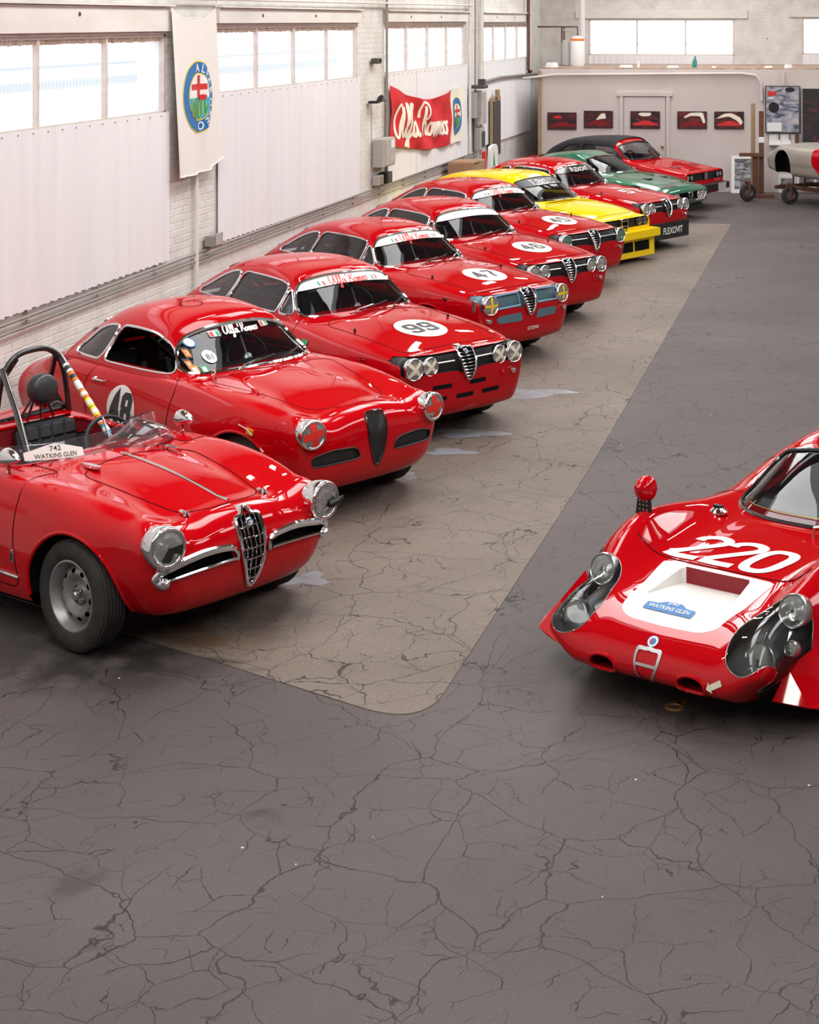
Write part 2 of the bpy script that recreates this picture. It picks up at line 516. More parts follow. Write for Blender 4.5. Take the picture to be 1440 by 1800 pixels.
_txt = {}
def text(s, size=1.0, bold=0.0, sx=1.0, shear=0.0, maxe=None):
    """outline letters of the built-in font as a flat mesh centred on the origin, cap height = size"""
    c = bpy.data.curves.new('letters', 'FONT'); c.body = s; c.size = 1.0; c.offset = bold; c.shear = shear
    c.align_x = 'CENTER'; c.resolution_u = 3
    o = bpy.data.objects.new('letters', c); COL.objects.link(o)
    dg = bpy.context.evaluated_depsgraph_get(); dg.update()
    me = bpy.data.meshes.new_from_object(o.evaluated_get(dg))
    a = np.array([v.co[:] for v in me.vertices]); F = [tuple(p.vertices) for p in me.polygons]
    bpy.data.objects.remove(o); bpy.data.curves.remove(c); bpy.data.meshes.remove(me)
    if len(a) == 0: return M()
    a[:, 0] -= (a[:, 0].max() + a[:, 0].min()) / 2
    h = 0.70; a[:, 1] -= h / 2
    a *= size / h; a[:, 0] *= sx; a[:, 2] = 0
    return M(a, F)

DIG = {  # squared race numerals, strokes in a 1 x 1.7 box
 '4': [[(0.62, 0), (0.62, 1.7), (0.0, 0.55), (1.0, 0.55)]],
 '5': [[(0.95, 1.6), (0.12, 1.6), (0.08, 0.95), (0.8, 1.0), (0.9, 0.85), (0.9, 0.25), (0.75, 0.1), (0.2, 0.1), (0.08, 0.25), (0.08, 0.4)]],
 '6': [[(0.92, 1.3), (0.92, 1.45), (0.75, 1.6), (0.25, 1.6), (0.1, 1.45), (0.1, 0.25), (0.25, 0.1), (0.75, 0.1), (0.92, 0.25), (0.92, 0.75), (0.75, 0.9), (0.1, 0.9)]],
 '7': [[(0.05, 1.6), (0.95, 1.6), (0.9, 1.2), (0.5, 0.6), (0.42, 0)]],
 '8': [[(0.25, 0.1), (0.75, 0.1), (0.92, 0.25), (0.92, 0.7), (0.78, 0.87), (0.92, 1.02), (0.92, 1.45), (0.75, 1.6), (0.25, 1.6), (0.08, 1.45), (0.08, 1.02), (0.22, 0.87), (0.08, 0.7), (0.08, 0.25), (0.25, 0.1)], [(0.22, 0.87), (0.78, 0.87)]],
 '9': [[(0.08, 0.4), (0.08, 0.25), (0.25, 0.1), (0.75, 0.1), (0.9, 0.25), (0.9, 1.45), (0.75, 1.6), (0.25, 1.6), (0.08, 1.45), (0.08, 0.95), (0.25, 0.8), (0.9, 0.8)]],
}
def digits(s, h, w, gap=0.35, sw=0.28, slant=0.0):
    out = M(); k = h / 1.7
    tot = len(s) + gap * (len(s) - 1)
    for i, ch in enumerate(s):
        for pl in DIG[ch]:
            P = [((x + i * (1 + gap) - tot / 2) , y - 0.85) for x, y in pl]
            P2 = []
            for (x0, y0), (x1, y1) in zip(P[:-1], P[1:]):
                n = max(1, int(math.hypot(x1 - x0, y1 - y0) / 0.25))
                for j in range(n): P2.append((x0 + (x1 - x0) * j / n, y0 + (y1 - y0) * j / n))
            P2.append(P[-1])
            P2 = np.array(P2); P2[:, 0] = P2[:, 0] * w / tot + slant * P2[:, 1] * k; P2[:, 1] *= k
            out.add(ribbon(P2, sw * k))
    return out

# flowing script lettering (two words) as strokes; unit x-height about 1
SCRIPT = [
 # big round A (like a large 'a')
 [(1.75, 2.0), (1.35, 2.75), (0.75, 2.55), (0.2, 1.6), (0.05, 0.6), (0.35, 0.0), (0.9, 0.3), (1.4, 1.4), (1.85, 2.6)],
 [(1.85, 2.6), (1.6, 1.2), (1.6, 0.2), (1.95, 0.05), (2.3, 0.6)],
 # l
 [(2.2, 0.5), (2.75, 1.6), (2.95, 2.6), (2.7, 2.8), (2.45, 1.9), (2.4, 0.5), (2.65, 0.0), (3.0, 0.4)],
 # f
 [(3.0, 0.4), (3.5, 1.5), (3.8, 2.6), (3.55, 2.75), (3.3, 1.8), (3.15, 0.2), (3.0, -0.9), (2.65, -1.2), (2.45, -0.9), (3.1, -0.2), (3.75, 0.3)],
 # a
 [(4.65, 1.0), (4.3, 1.2), (3.9, 0.8), (3.85, 0.2), (4.15, 0.0), (4.5, 0.5), (4.7, 1.1), (4.65, 0.2), (4.9, 0.0), (5.15, 0.25)],
 # R
 [(5.9, 0.0), (6.3, 1.1), (6.6, 2.6)],
 [(5.5, 1.6), (5.55, 2.4), (6.3, 2.95), (7.2, 2.75), (7.35, 2.0), (6.9, 1.5), (6.4, 1.4), (6.9, 0.9), (7.2, 0.1), (7.55, 0.1)],
 # o
 [(8.0, 1.1), (7.6, 0.8), (7.6, 0.2), (7.95, 0.0), (8.3, 0.4), (8.25, 1.0), (8.0, 1.1), (8.4, 0.95), (8.75, 1.1)],
 # m
 [(8.75, 1.1), (8.7, 0.0), (8.95, 0.9), (9.2, 1.1), (9.3, 0.9), (9.25, 0.0), (9.5, 0.9), (9.75, 1.1), (9.9, 0.9), (9.85, 0.2), (10.1, 0.05), (10.4, 0.4)],
 # e
 [(10.4, 0.4), (10.85, 0.9), (10.7, 1.15), (10.4, 0.8), (10.4, 0.2), (10.75, 0.0), (11.1, 0.35)],
 # o
 [(11.6, 1.1), (11.2, 0.8), (11.2, 0.2), (11.55, 0.0), (11.9, 0.4), (11.85, 1.0), (11.6, 1.1), (11.9, 0.95), (12.3, 1.15)],
]
def script_words(width, weight=0.26, n=4):
    out = M(); k = width / 12.3
    for st in SCRIPT:
        P = cr([(x, y) for x, y in st], n)
        w = []
        for i in range(len(P)):
            j = min(i, len(P) - 2); t = P[j + 1] - P[j]; t = t / (np.linalg.norm(t) + 1e-9)
            w.append(weight * k * (0.55 + 0.75 * abs(t[1])))
        P = (P - np.array((6.15, 1.0))) * k
        out.add(ribbon(P, w))
    return out
def to_plane(m, origin, ex, ey):
    """map a flat (x,y) mesh onto the plane origin + x*ex + y*ey"""
    a = m.arr(); o, ex, ey = np.array(origin, float), np.array(ex, float), np.array(ey, float)
    return M(o + a[:, :1] * ex + a[:, 1:2] * ey, m.F)
def std_lines(u0, u1, top, crest, hw, zmax, bot=.20, cv=.62, nz=.26, shoulder=.05, tuck=.04):
    """ten feature lines of a plain car from: centre-line top, crest heights, half width, height of the widest line"""
    u = sorted({k[0] for k in hw}, reverse=True)
    H = lambda f: [(a, b * f) for a, b in hw]
    low = [(u0, bot + .05), (u0 - .45, bot), (u1 + .6, bot), (u1, bot + .06)]
    return [
     (0.0, [(a, b - .01) for a, b in low]), (H(.6), [(a, b - .005) for a, b in low]),
     ([(a, b - tuck) for a, b in hw], low),
     ([(a, b - .012) for a, b in hw], [(a, b * .55 + .2 * .45) for a, b in zmax]),
     (hw, zmax),
     ([(a, b - .03) for a, b in hw], [(a, b - shoulder) for a, b in crest]),
     ([(a, b - (.80 - cv)) for a, b in hw], crest),
     (H(.56), [(a, (b + float(herm(top, [a])[0])) / 2) for a, b in crest]),
     (H(.28), [(a, b - .004) for a, b in top]),
     (0.0, top)]
def disc(r, n=32, rings=2, sx=1.0):
    V = [(0, 0, 0)]; F = []
    for j in range(1, rings + 1):
        for k in range(n):
            a = 2 * PI * k / n; V.append((sx * r * j / rings * math.cos(a), r * j / rings * math.sin(a), 0))
    for k in range(n): F.append((0, 1 + k, 1 + (k + 1) % n))
    for j in range(rings - 1):
        for k in range(n):
            a = 1 + j * n; F.append((a + k, a + n + k, a + n + (k + 1) % n, a + (k + 1) % n))
    return M(V, F)
def rect(x0, y0, x1, y1, nx=1, ny=1):
    V = [(x0 + (x1 - x0) * i / nx, y0 + (y1 - y0) * j / ny, 0) for j in range(ny + 1) for i in range(nx + 1)]
    F = [(j * (nx + 1) + i, j * (nx + 1) + i + 1, (j + 1) * (nx + 1) + i + 1, (j + 1) * (nx + 1) + i) for j in range(ny) for i in range(nx)]
    return M(V, F)
# ---------------------------------------------------------------- parts shared by the cars
_cache = {}
def shared(key, fn, name, material, angle=40):
    """mesh data built once and shared by all like parts"""
    if key not in _cache:
        m = fn(); me = bpy.data.meshes.new(name)
        me.from_pydata([tuple(v) for v in m.V], [], m.F); me.update(); me.materials.append(MAT[material])
        me.polygons.foreach_set('use_smooth', [True] * len(me.polygons)); me.set_sharp_from_angle(angle=math.radians(angle))
        _cache[key] = me
    return _cache[key]

def tyre_mesh(R, w, rin):
    h = w / 2
    prof = [(rin, -h * .80), (rin + .012, -h * .92), (rin + (R - rin) * .45, -h), (R - .028, -h * .96), (R - .010, -h * .84)]
    n = 6
    for i in range(n):                      # tread ribs with grooves between
        a = -h * .78 + i * (h * 1.56) / n; b = a + h * 1.56 / n
        prof += [(R - .001, a + .001), (R, a + .004), (R, b - .010), (R - .001, b - .007), (R - .009, b - .006), (R - .009, b - .001)]
    prof += [(R - .010, h * .84), (R - .028, h * .96), (rin + (R - rin) * .45, h), (rin + .012, h * .92), (rin, h * .80)]
    return lathe(prof, 56, 'y')
def rim_mesh(rin, w, holes=10, hr=0.72):
    h = w / 2
    prof = [(rin + .004, h * .80), (rin + .006, h * .88), (rin - .004, h * .90), (rin - .016, h * .72), (rin - .028, h * .25), (rin - .034, h * .10)]
    k = 10
    for i in range(k + 1):
        t = i / k; r = (rin - .036) * (1 - t) + .062 * t
        prof.append((r, h * (.12 + .42 * math.sin(PI * min(1, t * 1.15)) ** 1.0 * (1 - .35 * t))))
    prof += [(.055, h * .30), (.052, h * .12), (.0, h * .12)]
    m = lathe(prof, 80, 'y')
    if holes:
        rc = (rin - .036) * .66 + .062 * .34 + .006
        def f(a):
            out = np.full(len(a), 1.0); r = np.hypot(a[:, 0], a[:, 2]); th = np.arctan2(a[:, 2], a[:, 0])
            for i in range(holes):
                c = 2 * PI * i / holes + .1; d = (th - c + PI) % (2 * PI) - PI
                out = np.minimum(out, np.sqrt((d * rc / .0195) ** 2 + ((r - rc) / .0135) ** 2) - 1)
            return np.where((r > rin - .030) | (r < .07), 1.0, out)
        m = cut(m, f)[1]
    return m
def hub_mesh():
    m = lathe([(.0, .045), (.020, .045), (.024, .040), (.024, .0), (.052, .0), (.052, -.01)], 20, 'y')
    for k in range(4):
        a = PI / 4 + k * PI / 2
        m.add(lathe([(0, .018), (.009, .018), (.010, .014), (.010, 0)], 6, 'y').move(.040 * math.cos(a), 0, .040 * math.sin(a)))
    return m
def add_wheel(parent, u, v, R=.30, w=.165, rin=.195, steer=0.0, holes=10, rimm='steel'):
    side = 1 if v > 0 else -1
    k = (R, w, rin, holes, rimm)
    t = obj('wheel', shared(('tyre',) + k, lambda: tyre_mesh(R, w, rin), 'tyre', 'rubber', 50), None, parent, loc=(u, v, R), rot=(0, 0, steer + (0 if side > 0 else PI)))
    obj('rim', shared(('rim',) + k, lambda: rim_mesh(rin, w, holes), 'rim', rimm, 35), None, t)
    obj('brake_drum', shared(('drum',) + k, lambda: lathe([(0, -.02), (rin - .04, -.02), (rin - .04, -.07)], 24, 'y'), 'brake_drum', 'dark'), None, t)
    obj('hub', shared(('hub', R), hub_mesh, 'hub', 'alu'), None, t, loc=(0, w / 2 * .16, 0))
    return t

def tape_x(r, w, rot, dome):
    m = M()
    for a in (rot, rot + PI / 2):
        P = [(x * r * math.cos(a), x * r * math.sin(a)) for x in np.linspace(-1, 1, 9)]
        q = ribbon(P, w)
        m.add(M([(dome * (1 - (math.hypot(x, y) / r) ** 2) + .004, x, y) for x, y, _ in q.V], q.F))
    return m
def headlight(parent, pos, r, lens='lens', tape=None, aim=(0, 0), depth=.05, rimw=.012, taperot=PI / 4, tapew=.03, name='headlight', cover=None, bez='chrome'):
    key = (round(r, 3), depth, rimw, bez)
    rot = Matrix.Rotation(aim[0], 3, 'Z') @ Matrix.Rotation(-aim[1], 3, 'Y')
    b = obj(name, shared(('bez',) + key, lambda: lathe([(r + rimw * .4, -depth), (r + rimw, -depth * .5), (r + rimw, -.012), (r + rimw * .8, .002), (r + rimw * .3, .008), (r - rimw * .3, .004), (r - rimw * .4, -.004)], 40, 'x'), 'headlight_ring', bez, 60), None, parent, loc=pos)
    b.rotation_euler = rot.to_euler()
    dome = r * .16
    obj('lens', shared(('lens', round(r, 3), lens), lambda: lathe([(r * k, dome * (1 - k * k)) for k in (1, .85, .65, .45, .25, .08)], 32, 'x'), 'lens', lens), None, b)
    def bowl():
        m = lathe([(r * math.sin(a), -r * .55 * math.cos(a)) for a in np.linspace(PI / 2, .12, 9)], 28, 'x')
        for k in range(-3, 4):           # moulded ribs of the lens
            y = k * r * .26; h = math.sqrt(max(0, (r * .93) ** 2 - y * y))
            m.add(tube([(-.002 + dome * (1 - (y * y + z * z) / r / r), y, z) for z in np.linspace(-h, h, 7)], .0016, 4))
        return m
    obj('reflector', shared(('bowl', round(r, 3)), bowl, 'reflector', 'reflector'), None, b)
    obj('bulb_holder', shared(('bulb', round(r, 3)), lambda: lathe([(0, -.005), (r * .20, -.01), (r * .24, -r * .35), (r * .1, -r * .5)], 14, 'x'), 'bulb_holder', 'alu'), None, b)
    if tape: obj('tape', tape_x(r * .98, tapew, taperot, dome), tape, b, label='crossed strips of tape')
    return b

def recess(m, f, depth, d=(-1, 0, 0)):
    i, o = cut(m, f); d = np.array(d, float) * depth
    fl = i.move(*d); w = M()
    for P, c in loops(i):
        Q = P + d; n = len(P); k = len(w.V)
        w.V += [tuple(p) for p in P] + [tuple(p) for p in Q]
        for a in range(n if c else n - 1):
            b = (a + 1) % n; w.F.append((k + a, k + b, k + n + b, k + n + a))
    return o, fl, w, i

def arch_f(uc, R, zc, vin=.42):
    def f(a):
        r = np.where(a[:, 2] > zc, np.hypot(a[:, 0] - uc, a[:, 2] - zc), np.abs(a[:, 0] - uc))
        return np.maximum(r - R, vin - np.abs(a[:, 1]))
    return f
def arch_lip(bvh, uc, R, zc, side, zmin, vin=.42, n=25):
    P = []
    for k in range(n + 1):
        a = -.5 + (PI + 1.0) * k / n
        x, z = uc + R * math.cos(a), zc + R * math.sin(a)
        if math.sin(a) < 0: x = uc + R * (1 if math.cos(a) > 0 else -1)
        if z < zmin: continue
        h = bvh.ray_cast(Vector((x, side * 3, z)), Vector((0, -side, 0)), 2.6)
        if h[0] is not None: P.append(tuple(h[0]))
    return np.array(P)
def poly_shape(pts, r=.02, n=4): return sdf(rpoly(pts, r, n))

def wheel_openings(shell, spec, out):
    bvh = shell.bvh(); out['lip'] = []; out['liner'] = []
    for uc, R in spec['arches']:
        zc = spec.get('zc', .30)
        for s in (1, -1):
            P = arch_lip(bvh, uc, R, zc, s, spec['zsill'])
            if len(P) < 3: continue
            out['lip'].append(tube(P + np.array((0, -s * .004, 0)), spec.get('lip', .011), 6))
            Q = P.copy(); Q[:, 1] = s * spec.get('vin', .42)
            n = len(P); lin = M([tuple(p) for p in P] + [tuple(p) for p in Q] , [])
            lin.F = [(i, i + 1, n + i + 1, n + i) for i in range(n - 1)] + [tuple(range(n, 2 * n))]
            out['liner'].append(lin)
        shell = cut(shell, arch_f(uc, R, zc, spec.get('vin', .42)))[1]
    return shell

def seat(parent, u, v, w=.46, z=.30, back=.62, head=False, quilt=False, name='seat'):
    m = box((u + .22, v, z), (.46, w, .14), bev=.04)
    b = box((0, 0, back / 2), (.13, w, back), bev=.05).tf(Matrix.Rotation(-.28, 4, 'Y')).move(u - .02, v, z)
    m.add(b)
    if quilt:
        for i in range(5):
            for j in range(4):
                m.add(box((.062, (j - 1.5) * w * .205, .12 + i * back * .165), (.035, w * .198, back * .158), bev=.012).tf(Matrix.Rotation(-.28, 4, 'Y')).move(u - .02, v, z))
    for s in (1, -1):
        m.add(box((.05, s * w * .47, back * .42), (.20, .06, back * .7), bev=.025).tf(Matrix.Rotation(-.28, 4, 'Y')).move(u - .02, v, z))
    if head: m.add(box((.0, 0, back + .09), (.09, .26, .17), bev=.035).tf(Matrix.Rotation(-.28, 4, 'Y')).move(u - .02, v, z))
    return obj(name, m, 'leather', parent)
def steering(parent, u, v, z, r=.19, tilt=1.15):
    R4 = Matrix.Rotation(-(PI / 2 - tilt), 4, 'Y')
    ring = tube([(0, r * math.cos(a), r * math.sin(a)) for a in np.linspace(0, 2 * PI, 29)[:-1]], .014, 8, True)
    o = obj('steering_wheel', ring.tf(R4).move(u, v, z), 'black', parent)
    sp = M()
    for a in (PI / 2 + .1, PI + .6, -.6): sp.add(tube([(0, 0, 0), (.01, r * math.cos(a), r * math.sin(a))], .008, 6))
    sp.add(lathe([(0, -.02), (.035, -.015), (.04, .01), (.02, .04), (.018, .35)], 16, 'x').tf(Matrix.Rotation(PI, 4, 'Z')))
    obj('steering_column', sp.tf(R4).move(u, v, z), 'alu', o)
    return o
def interior(parent, s):
    f, r, hw, zb = s['cab']            # front u, rear u, half width, belt height
    tub = M([(f, -hw, .20), (f, hw, .20), (r, hw, .20), (r, -hw, .20), (f, -hw, zb), (f, hw, zb), (r, hw, zb), (r, -hw, zb)],
            [(0, 1, 2, 3), (0, 4, 5, 1), (2, 6, 7, 3), (1, 5, 6, 2), (0, 3, 7, 4)])
    obj('cabin_floor', tub, s.get('tubmat', 'redin'), parent, smooth=False)
    obj('dashboard', box((f - .20, 0, zb - .05), (.24, hw * 1.9, .16), bev=.04), 'black', parent)
    if not s.get('noseats'):
        for v in (.33, -.33): seat(parent, f - 1.25, v, head=s.get('head', True))
    steering(parent, f - .52, .34, zb - .02)
    if s.get('cage', True):
        zc, vr = s.get('cagez', 1.17), s.get('cagev', .46)
        uu = s.get('cageu', f - 1.40)
        hoop = cr([(uu, -hw * .92, .25), (uu, -hw * .9, .8), (uu, -vr, zc - .06), (uu, -vr * .7, zc), (uu, vr * .7, zc), (uu, vr, zc - .06), (uu, hw * .9, .8), (uu, hw * .92, .25)], 5)
        c = tube(hoop, .022, 8); bl = s.get('brace', .5)
        c.add(tube([(uu, -vr, zc - .05), (uu - bl, -hw * .72, .72)], .02, 8)).add(tube([(uu, vr, zc - .05), (uu - bl, hw * .72, .72)], .02, 8))
        c.add(tube([(uu, hw * .9, .35), (uu, -vr * .8, zc - .02)], .02, 8))
        obj('roll_cage', c, 'blackg', parent)
def wipers(parent, bvh, pts, d=(-1, 0, -.35)):
    for a, b in pts:
        n = 10; P = [tuple(np.array(a) * (1 - t) + np.array(b) * t) for t in np.linspace(0, 1, n)]
        Q = drape(bvh, P, d, .016)
        if len(Q) < 3: continue
        k = len(Q); mid = Q[k // 2] + np.array((.02, 0, .02))
        w = obj('wiper', tube(Q[2:], .006, 6), 'black', parent)
        obj('wiper_arm', tube([Q[0] + np.array((.05, 0, -.01)), Q[1] + np.array((.03, 0, .02)), mid], .006, 6), 'chrome', w)

def greenhouse(root, s, key, paint):
    """roof skin with openings, glass and bright trim from a control grid"""
    def build():
        g = grid_shell(s['gh'], 6, 5); g = relax(g, 2); res = {'full': g, 'glass': []}
        for name, axis, pts, rr, lim, gm in s['windows']:
            f2 = sdf(rpoly(pts, rr, 5))
            def f(a, f2=f2, axis=axis, lim=lim):
                if axis == 'y': return np.maximum(f2(a[:, [0, 2]]), .25 - np.abs(a[:, 1]))
                d = f2(a[:, [1, 2]])
                return np.maximum(d, (lim - a[:, 0]) if axis == 'x' else (a[:, 0] - lim))
            i, g = cut(g, f); res['glass'].append((name, i, gm))
        res['roof'] = g
        return res
    if key not in _cache: _cache[key] = build()
    R = _cache[key]
    rf = obj('roof', R['roof'], paint, root)
    inn = R['roof'].offset(-.015); obj('headlining', inn, 'redin' if paint.startswith('red') else 'black', rf)
    out = {}
    for name, gl, gm in R['glass']:
        gm2 = s.get('glassmat', {}).get(name, gm)
        pieces = [gl]
        if name in ('side_window', 'quarter_window', 'vent_window'):
            a, b = cut(gl, lambda q: q[:, 1]); pieces = [a, b]
        for pc in pieces:
            if not pc.F: continue
            tr = trim(pc, s.get('trimr', .011) * (1.45 if name == 'windscreen' else 1), 6, .03)
            if gm2 is None and pc is pieces[0]:
                obj('window_trim', tr, s.get('trimmat', 'chrome'), root); continue
            o = obj(name, pc.offset(-.006), gm2 or gm, root)
            obj('window_trim', tr, s.get('trimmat', 'chrome'), o)
            out.setdefault(name, []).append((o, pc))
    return out, R

# ---------------------------------------------------------------- the 105-shape coupe
GT = dict(
 lines=[
  (0.0, [(.60, .21), (.2, .17), (-3.2, .22)]),
  (.50, [(.60, .215), (.2, .17), (-3.2, .23)]),
  ([(.60, .61), (0, .725), (-3.2, .64)], [(.60, .255), (0, .20), (-2.4, .20), (-3.2, .27)]),
  ([(.60, .665), (0, .775), (-1.2, .785), (-2.4, .775), (-3.2, .70)], [(.60, .42), (-3.2, .43)]),
  ([(.60, .68), (0, .785), (-1.2, .79), (-2.4, .785), (-3.2, .71)], [(.60, .585), (0, .62), (-2.4, .64), (-3.2, .62)]),
  ([(.60, .66), (0, .75), (-1.2, .76), (-2.4, .75), (-3.2, .685)], [(.60, .69), (.3, .725), (0, .745), (-1, .785), (-2, .81), (-2.6, .80), (-3.2, .70)]),
  ([(.60, .60), (0, .665), (-1, .67), (-2.4, .66), (-3.2, .62)], [(.60, .742), (.3, .785), (0, .815), (-.5, .85), (-1, .875), (-2, .895), (-2.6, .885), (-3.1, .80), (-3.2, .77)]),
  ([(.60, .45), (-3.2, .45)], [(.60, .757), (.3, .803), (0, .842), (-.4, .88), (-.6, .90), (-2.4, .91), (-2.75, .89), (-3.1, .81), (-3.2, .775)]),
  ([(.60, .22), (-3.2, .22)], [(.60, .764), (.3, .816), (0, .860), (-.4, .902), (-.6, .915), (-2.4, .92), (-2.75, .90), (-3.1, .82), (-3.2, .78)]),
  (0.0, [(.60, .766), (.3, .818), (0, .864), (-.4, .905), (-.6, .918), (-2.4, .92), (-2.75, .90), (-3.1, .82), (-3.2, .78)]),
 ],
 u0=.60, u1=-3.2, nose=dict(depth=.13, p=3.6, q=5.5, tc=.25), tail=dict(depth=.10, p=3, q=4), bow=(.07, .06),
 arches=[(0, .335), (-2.35, .325)], zsill=.215, wheels=[(0, .655), (-2.35, .655)], R=.30,
 cabhole=[(-.90, -.60), (-.90, .60), (-2.62, .60), (-2.62, -.60)], cab=(-.84, -2.66, .66, .85),
 hood=[(.54, 0), (.53, .46), (.48, .52), (-.50, .58), (-.60, .50), (-.60, 0)],
 door=[(-.84, .26), (-.80, .86), (-1.0, .935), (-1.95, .945), (-2.03, .8), (-1.96, .5), (-1.84, .26)],
 gh=[
  [(-.70, 0, .885), (-.71, .25, .884), (-.755, .45, .88), (-.82, .585, .872), (-.86, .64, .865), (-.90, .675, .855), (-.91, .69, .77)],
  [(-.88, 0, 1.055), (-.89, .235, 1.050), (-.93, .42, 1.036), (-.99, .545, 1.005), (-1.03, .605, .965), (-1.06, .680, .88), (-1.07, .70, .77)],
  [(-1.07, 0, 1.222), (-1.085, .21, 1.214), (-1.125, .38, 1.192), (-1.165, .495, 1.155), (-1.19, .575, 1.04), (-1.20, .683, .892), (-1.20, .71, .78)],
  [(-1.20, 0, 1.278), (-1.21, .20, 1.270), (-1.24, .365, 1.248), (-1.27, .485, 1.203), (-1.29, .578, 1.07), (-1.31, .687, .90), (-1.31, .715, .78)],
  [(-1.62, 0, 1.318), (-1.62, .20, 1.312), (-1.62, .37, 1.290), (-1.62, .492, 1.235), (-1.62, .58, 1.085), (-1.62, .69, .905), (-1.62, .72, .78)],
  [(-2.05, 0, 1.305), (-2.05, .20, 1.298), (-2.05, .36, 1.274), (-2.05, .478, 1.215), (-2.05, .57, 1.072), (-2.05, .685, .91), (-2.05, .715, .78)],
  [(-2.40, 0, 1.235), (-2.395, .20, 1.228), (-2.38, .35, 1.205), (-2.37, .455, 1.155), (-2.40, .56, 1.04), (-2.45, .675, .91), (-2.45, .70, .78)],
  [(-2.76, 0, 1.07), (-2.75, .22, 1.062), (-2.72, .40, 1.045), (-2.68, .50, 1.015), (-2.68, .575, .975), (-2.70, .665, .90), (-2.70, .69, .78)],
  [(-3.00, 0, .89), (-2.99, .24, .89), (-2.96, .44, .88), (-2.92, .55, .87), (-2.90, .60, .86), (-2.88, .65, .84), (-2.88, .67, .76)],
 ],
 windows=[
  ('windscreen', 'x', [(-.615, .905), (-.3, .903), (0, .902), (.3, .903), (.615, .905), (.480, 1.165), (.25, 1.215), (0, 1.222), (-.25, 1.215), (-.480, 1.165)], [.07, .2, .2, .2, .07, .08, .1, .1, .1, .08], -1.26, 'glass'),
  ('rear_window', 'back', [(-.52, .97), (.52, .97), (.42, 1.19), (-.42, 1.19)], .07, -2.2, 'glassd'),
  ('vent_window', 'y', [(-.955, .915), (-1.17, .918), (-1.17, 1.14)], [.03, .01, .02], 0, 'glassd'),
  ('side_window', 'y', [(-1.195, .918), (-1.195, 1.15), (-1.32, 1.18), (-1.62, 1.20), (-1.96, 1.20), (-2.02, .935), (-1.5, .93)], [.01, .02, .12, .2, .03, .02, .2], 0, 'glassd'),
  ('quarter_window', 'y', [(-2.05, .937), (-1.99, 1.198), (-2.15, 1.185), (-2.36, 1.12), (-2.62, .955)], [.02, .03, .1, .15, .05], 0, 'glassd'),
 ],
)
def gt_body():
    s = GT
    sh = body_shell(s['lines'], s['u0'], s['u1'], s['nose'], s['tail'], m=6, nu=120, bow0=s['bow'][0], bow1=s['bow'][1], relax_it=3, T=34)
    return sh

def common_body(root, s, shell, paint, seam='seam', hood=True, door=True, name='body'):
    """arches, cabin hole, separate bonnet and doors with seams"""
    res = {}
    full = shell
    shell = wheel_openings(shell, s, res)
    if s.get('cabhole') is not None:
        f2 = sdf(rpoly(s['cabhole'], .12, 5))
        shell = cut(shell, lambda a: np.maximum(f2(a[:, :2]), .45 - a[:, 2]))[1]
    hm = dm = None
    if hood:
        pts = s['hood']; P = pts + [(u, -v) for u, v in pts[::-1] if v > 0]
        fh = sdf(rpoly(P, s.get('hoodr', .06), 6)); hm, shell = cut(shell, lambda a: np.maximum(fh(a[:, :2]), .40 - a[:, 2] if not s.get('lowhood') else .3 - a[:, 2]))
    if door:
        fd = sdf(rpoly(s['door'], .05, 5)); dm, shell = cut(shell, lambda a: np.maximum(fd(a[:, [0, 2]]), .45 - np.abs(a[:, 1])))
    und, shell = cut(shell, lambda a: a[:, 2] - s.get('zunder', s['zsill']))
    b = obj(name, shell, paint, root)
    obj('underbody', und, 'dark', root)
    for l1, l2 in zip(res['lip'], res['liner']):
        k = obj('wheel_arch_lip', l1, paint, root); obj('wheel_arch_liner', l2, 'dark', k)
    if hm is not None and hm.F:
        h = obj('bonnet', hm, paint, root); obj('panel_gap', trim(hm, s.get('gap', .0038), 5, .03), seam, h)
    if dm is not None and dm.F:
        for side in cut(dm, lambda a: a[:, 1]):
            d = obj('door', side, paint, root); obj('panel_gap', trim(side, .0042, 5, .03), seam, d)
            sgn = 1 if side.V[0][1] > 0 else -1
            if s.get('handle'):
                hu, hz = s['handle']; hit = full.bvh().ray_cast(Vector((hu, sgn * 3, hz)), Vector((0, -sgn, 0)), 3)[0]
                hy = hit[1] + sgn * .022
                obj('door_handle', tube([(hu - .07, hy, hz), (hu, hy + sgn * .008, hz + .004), (hu + .06, hy, hz), (hu + .075, hy - sgn * .02, hz)], .008, 6).add(lathe([(0, .02), (.016, .015), (.018, -.01)], 12, 'y').sc(1, sgn, 1).move(hu - .06, hy - sgn * .02, hz)), 'chrome', d)
    for u, v in s['wheels']:
        for sg in (1, -1):
            add_wheel(root, u, sg * v, s['R'], s.get('tw', .165), s.get('rin', .195), steer=(s.get('steer', 0) if u == s['wheels'][0][0] else 0), holes=s.get('holes', 10), rimm=s.get('rimm', 'steel'))
    return full, hm, dm

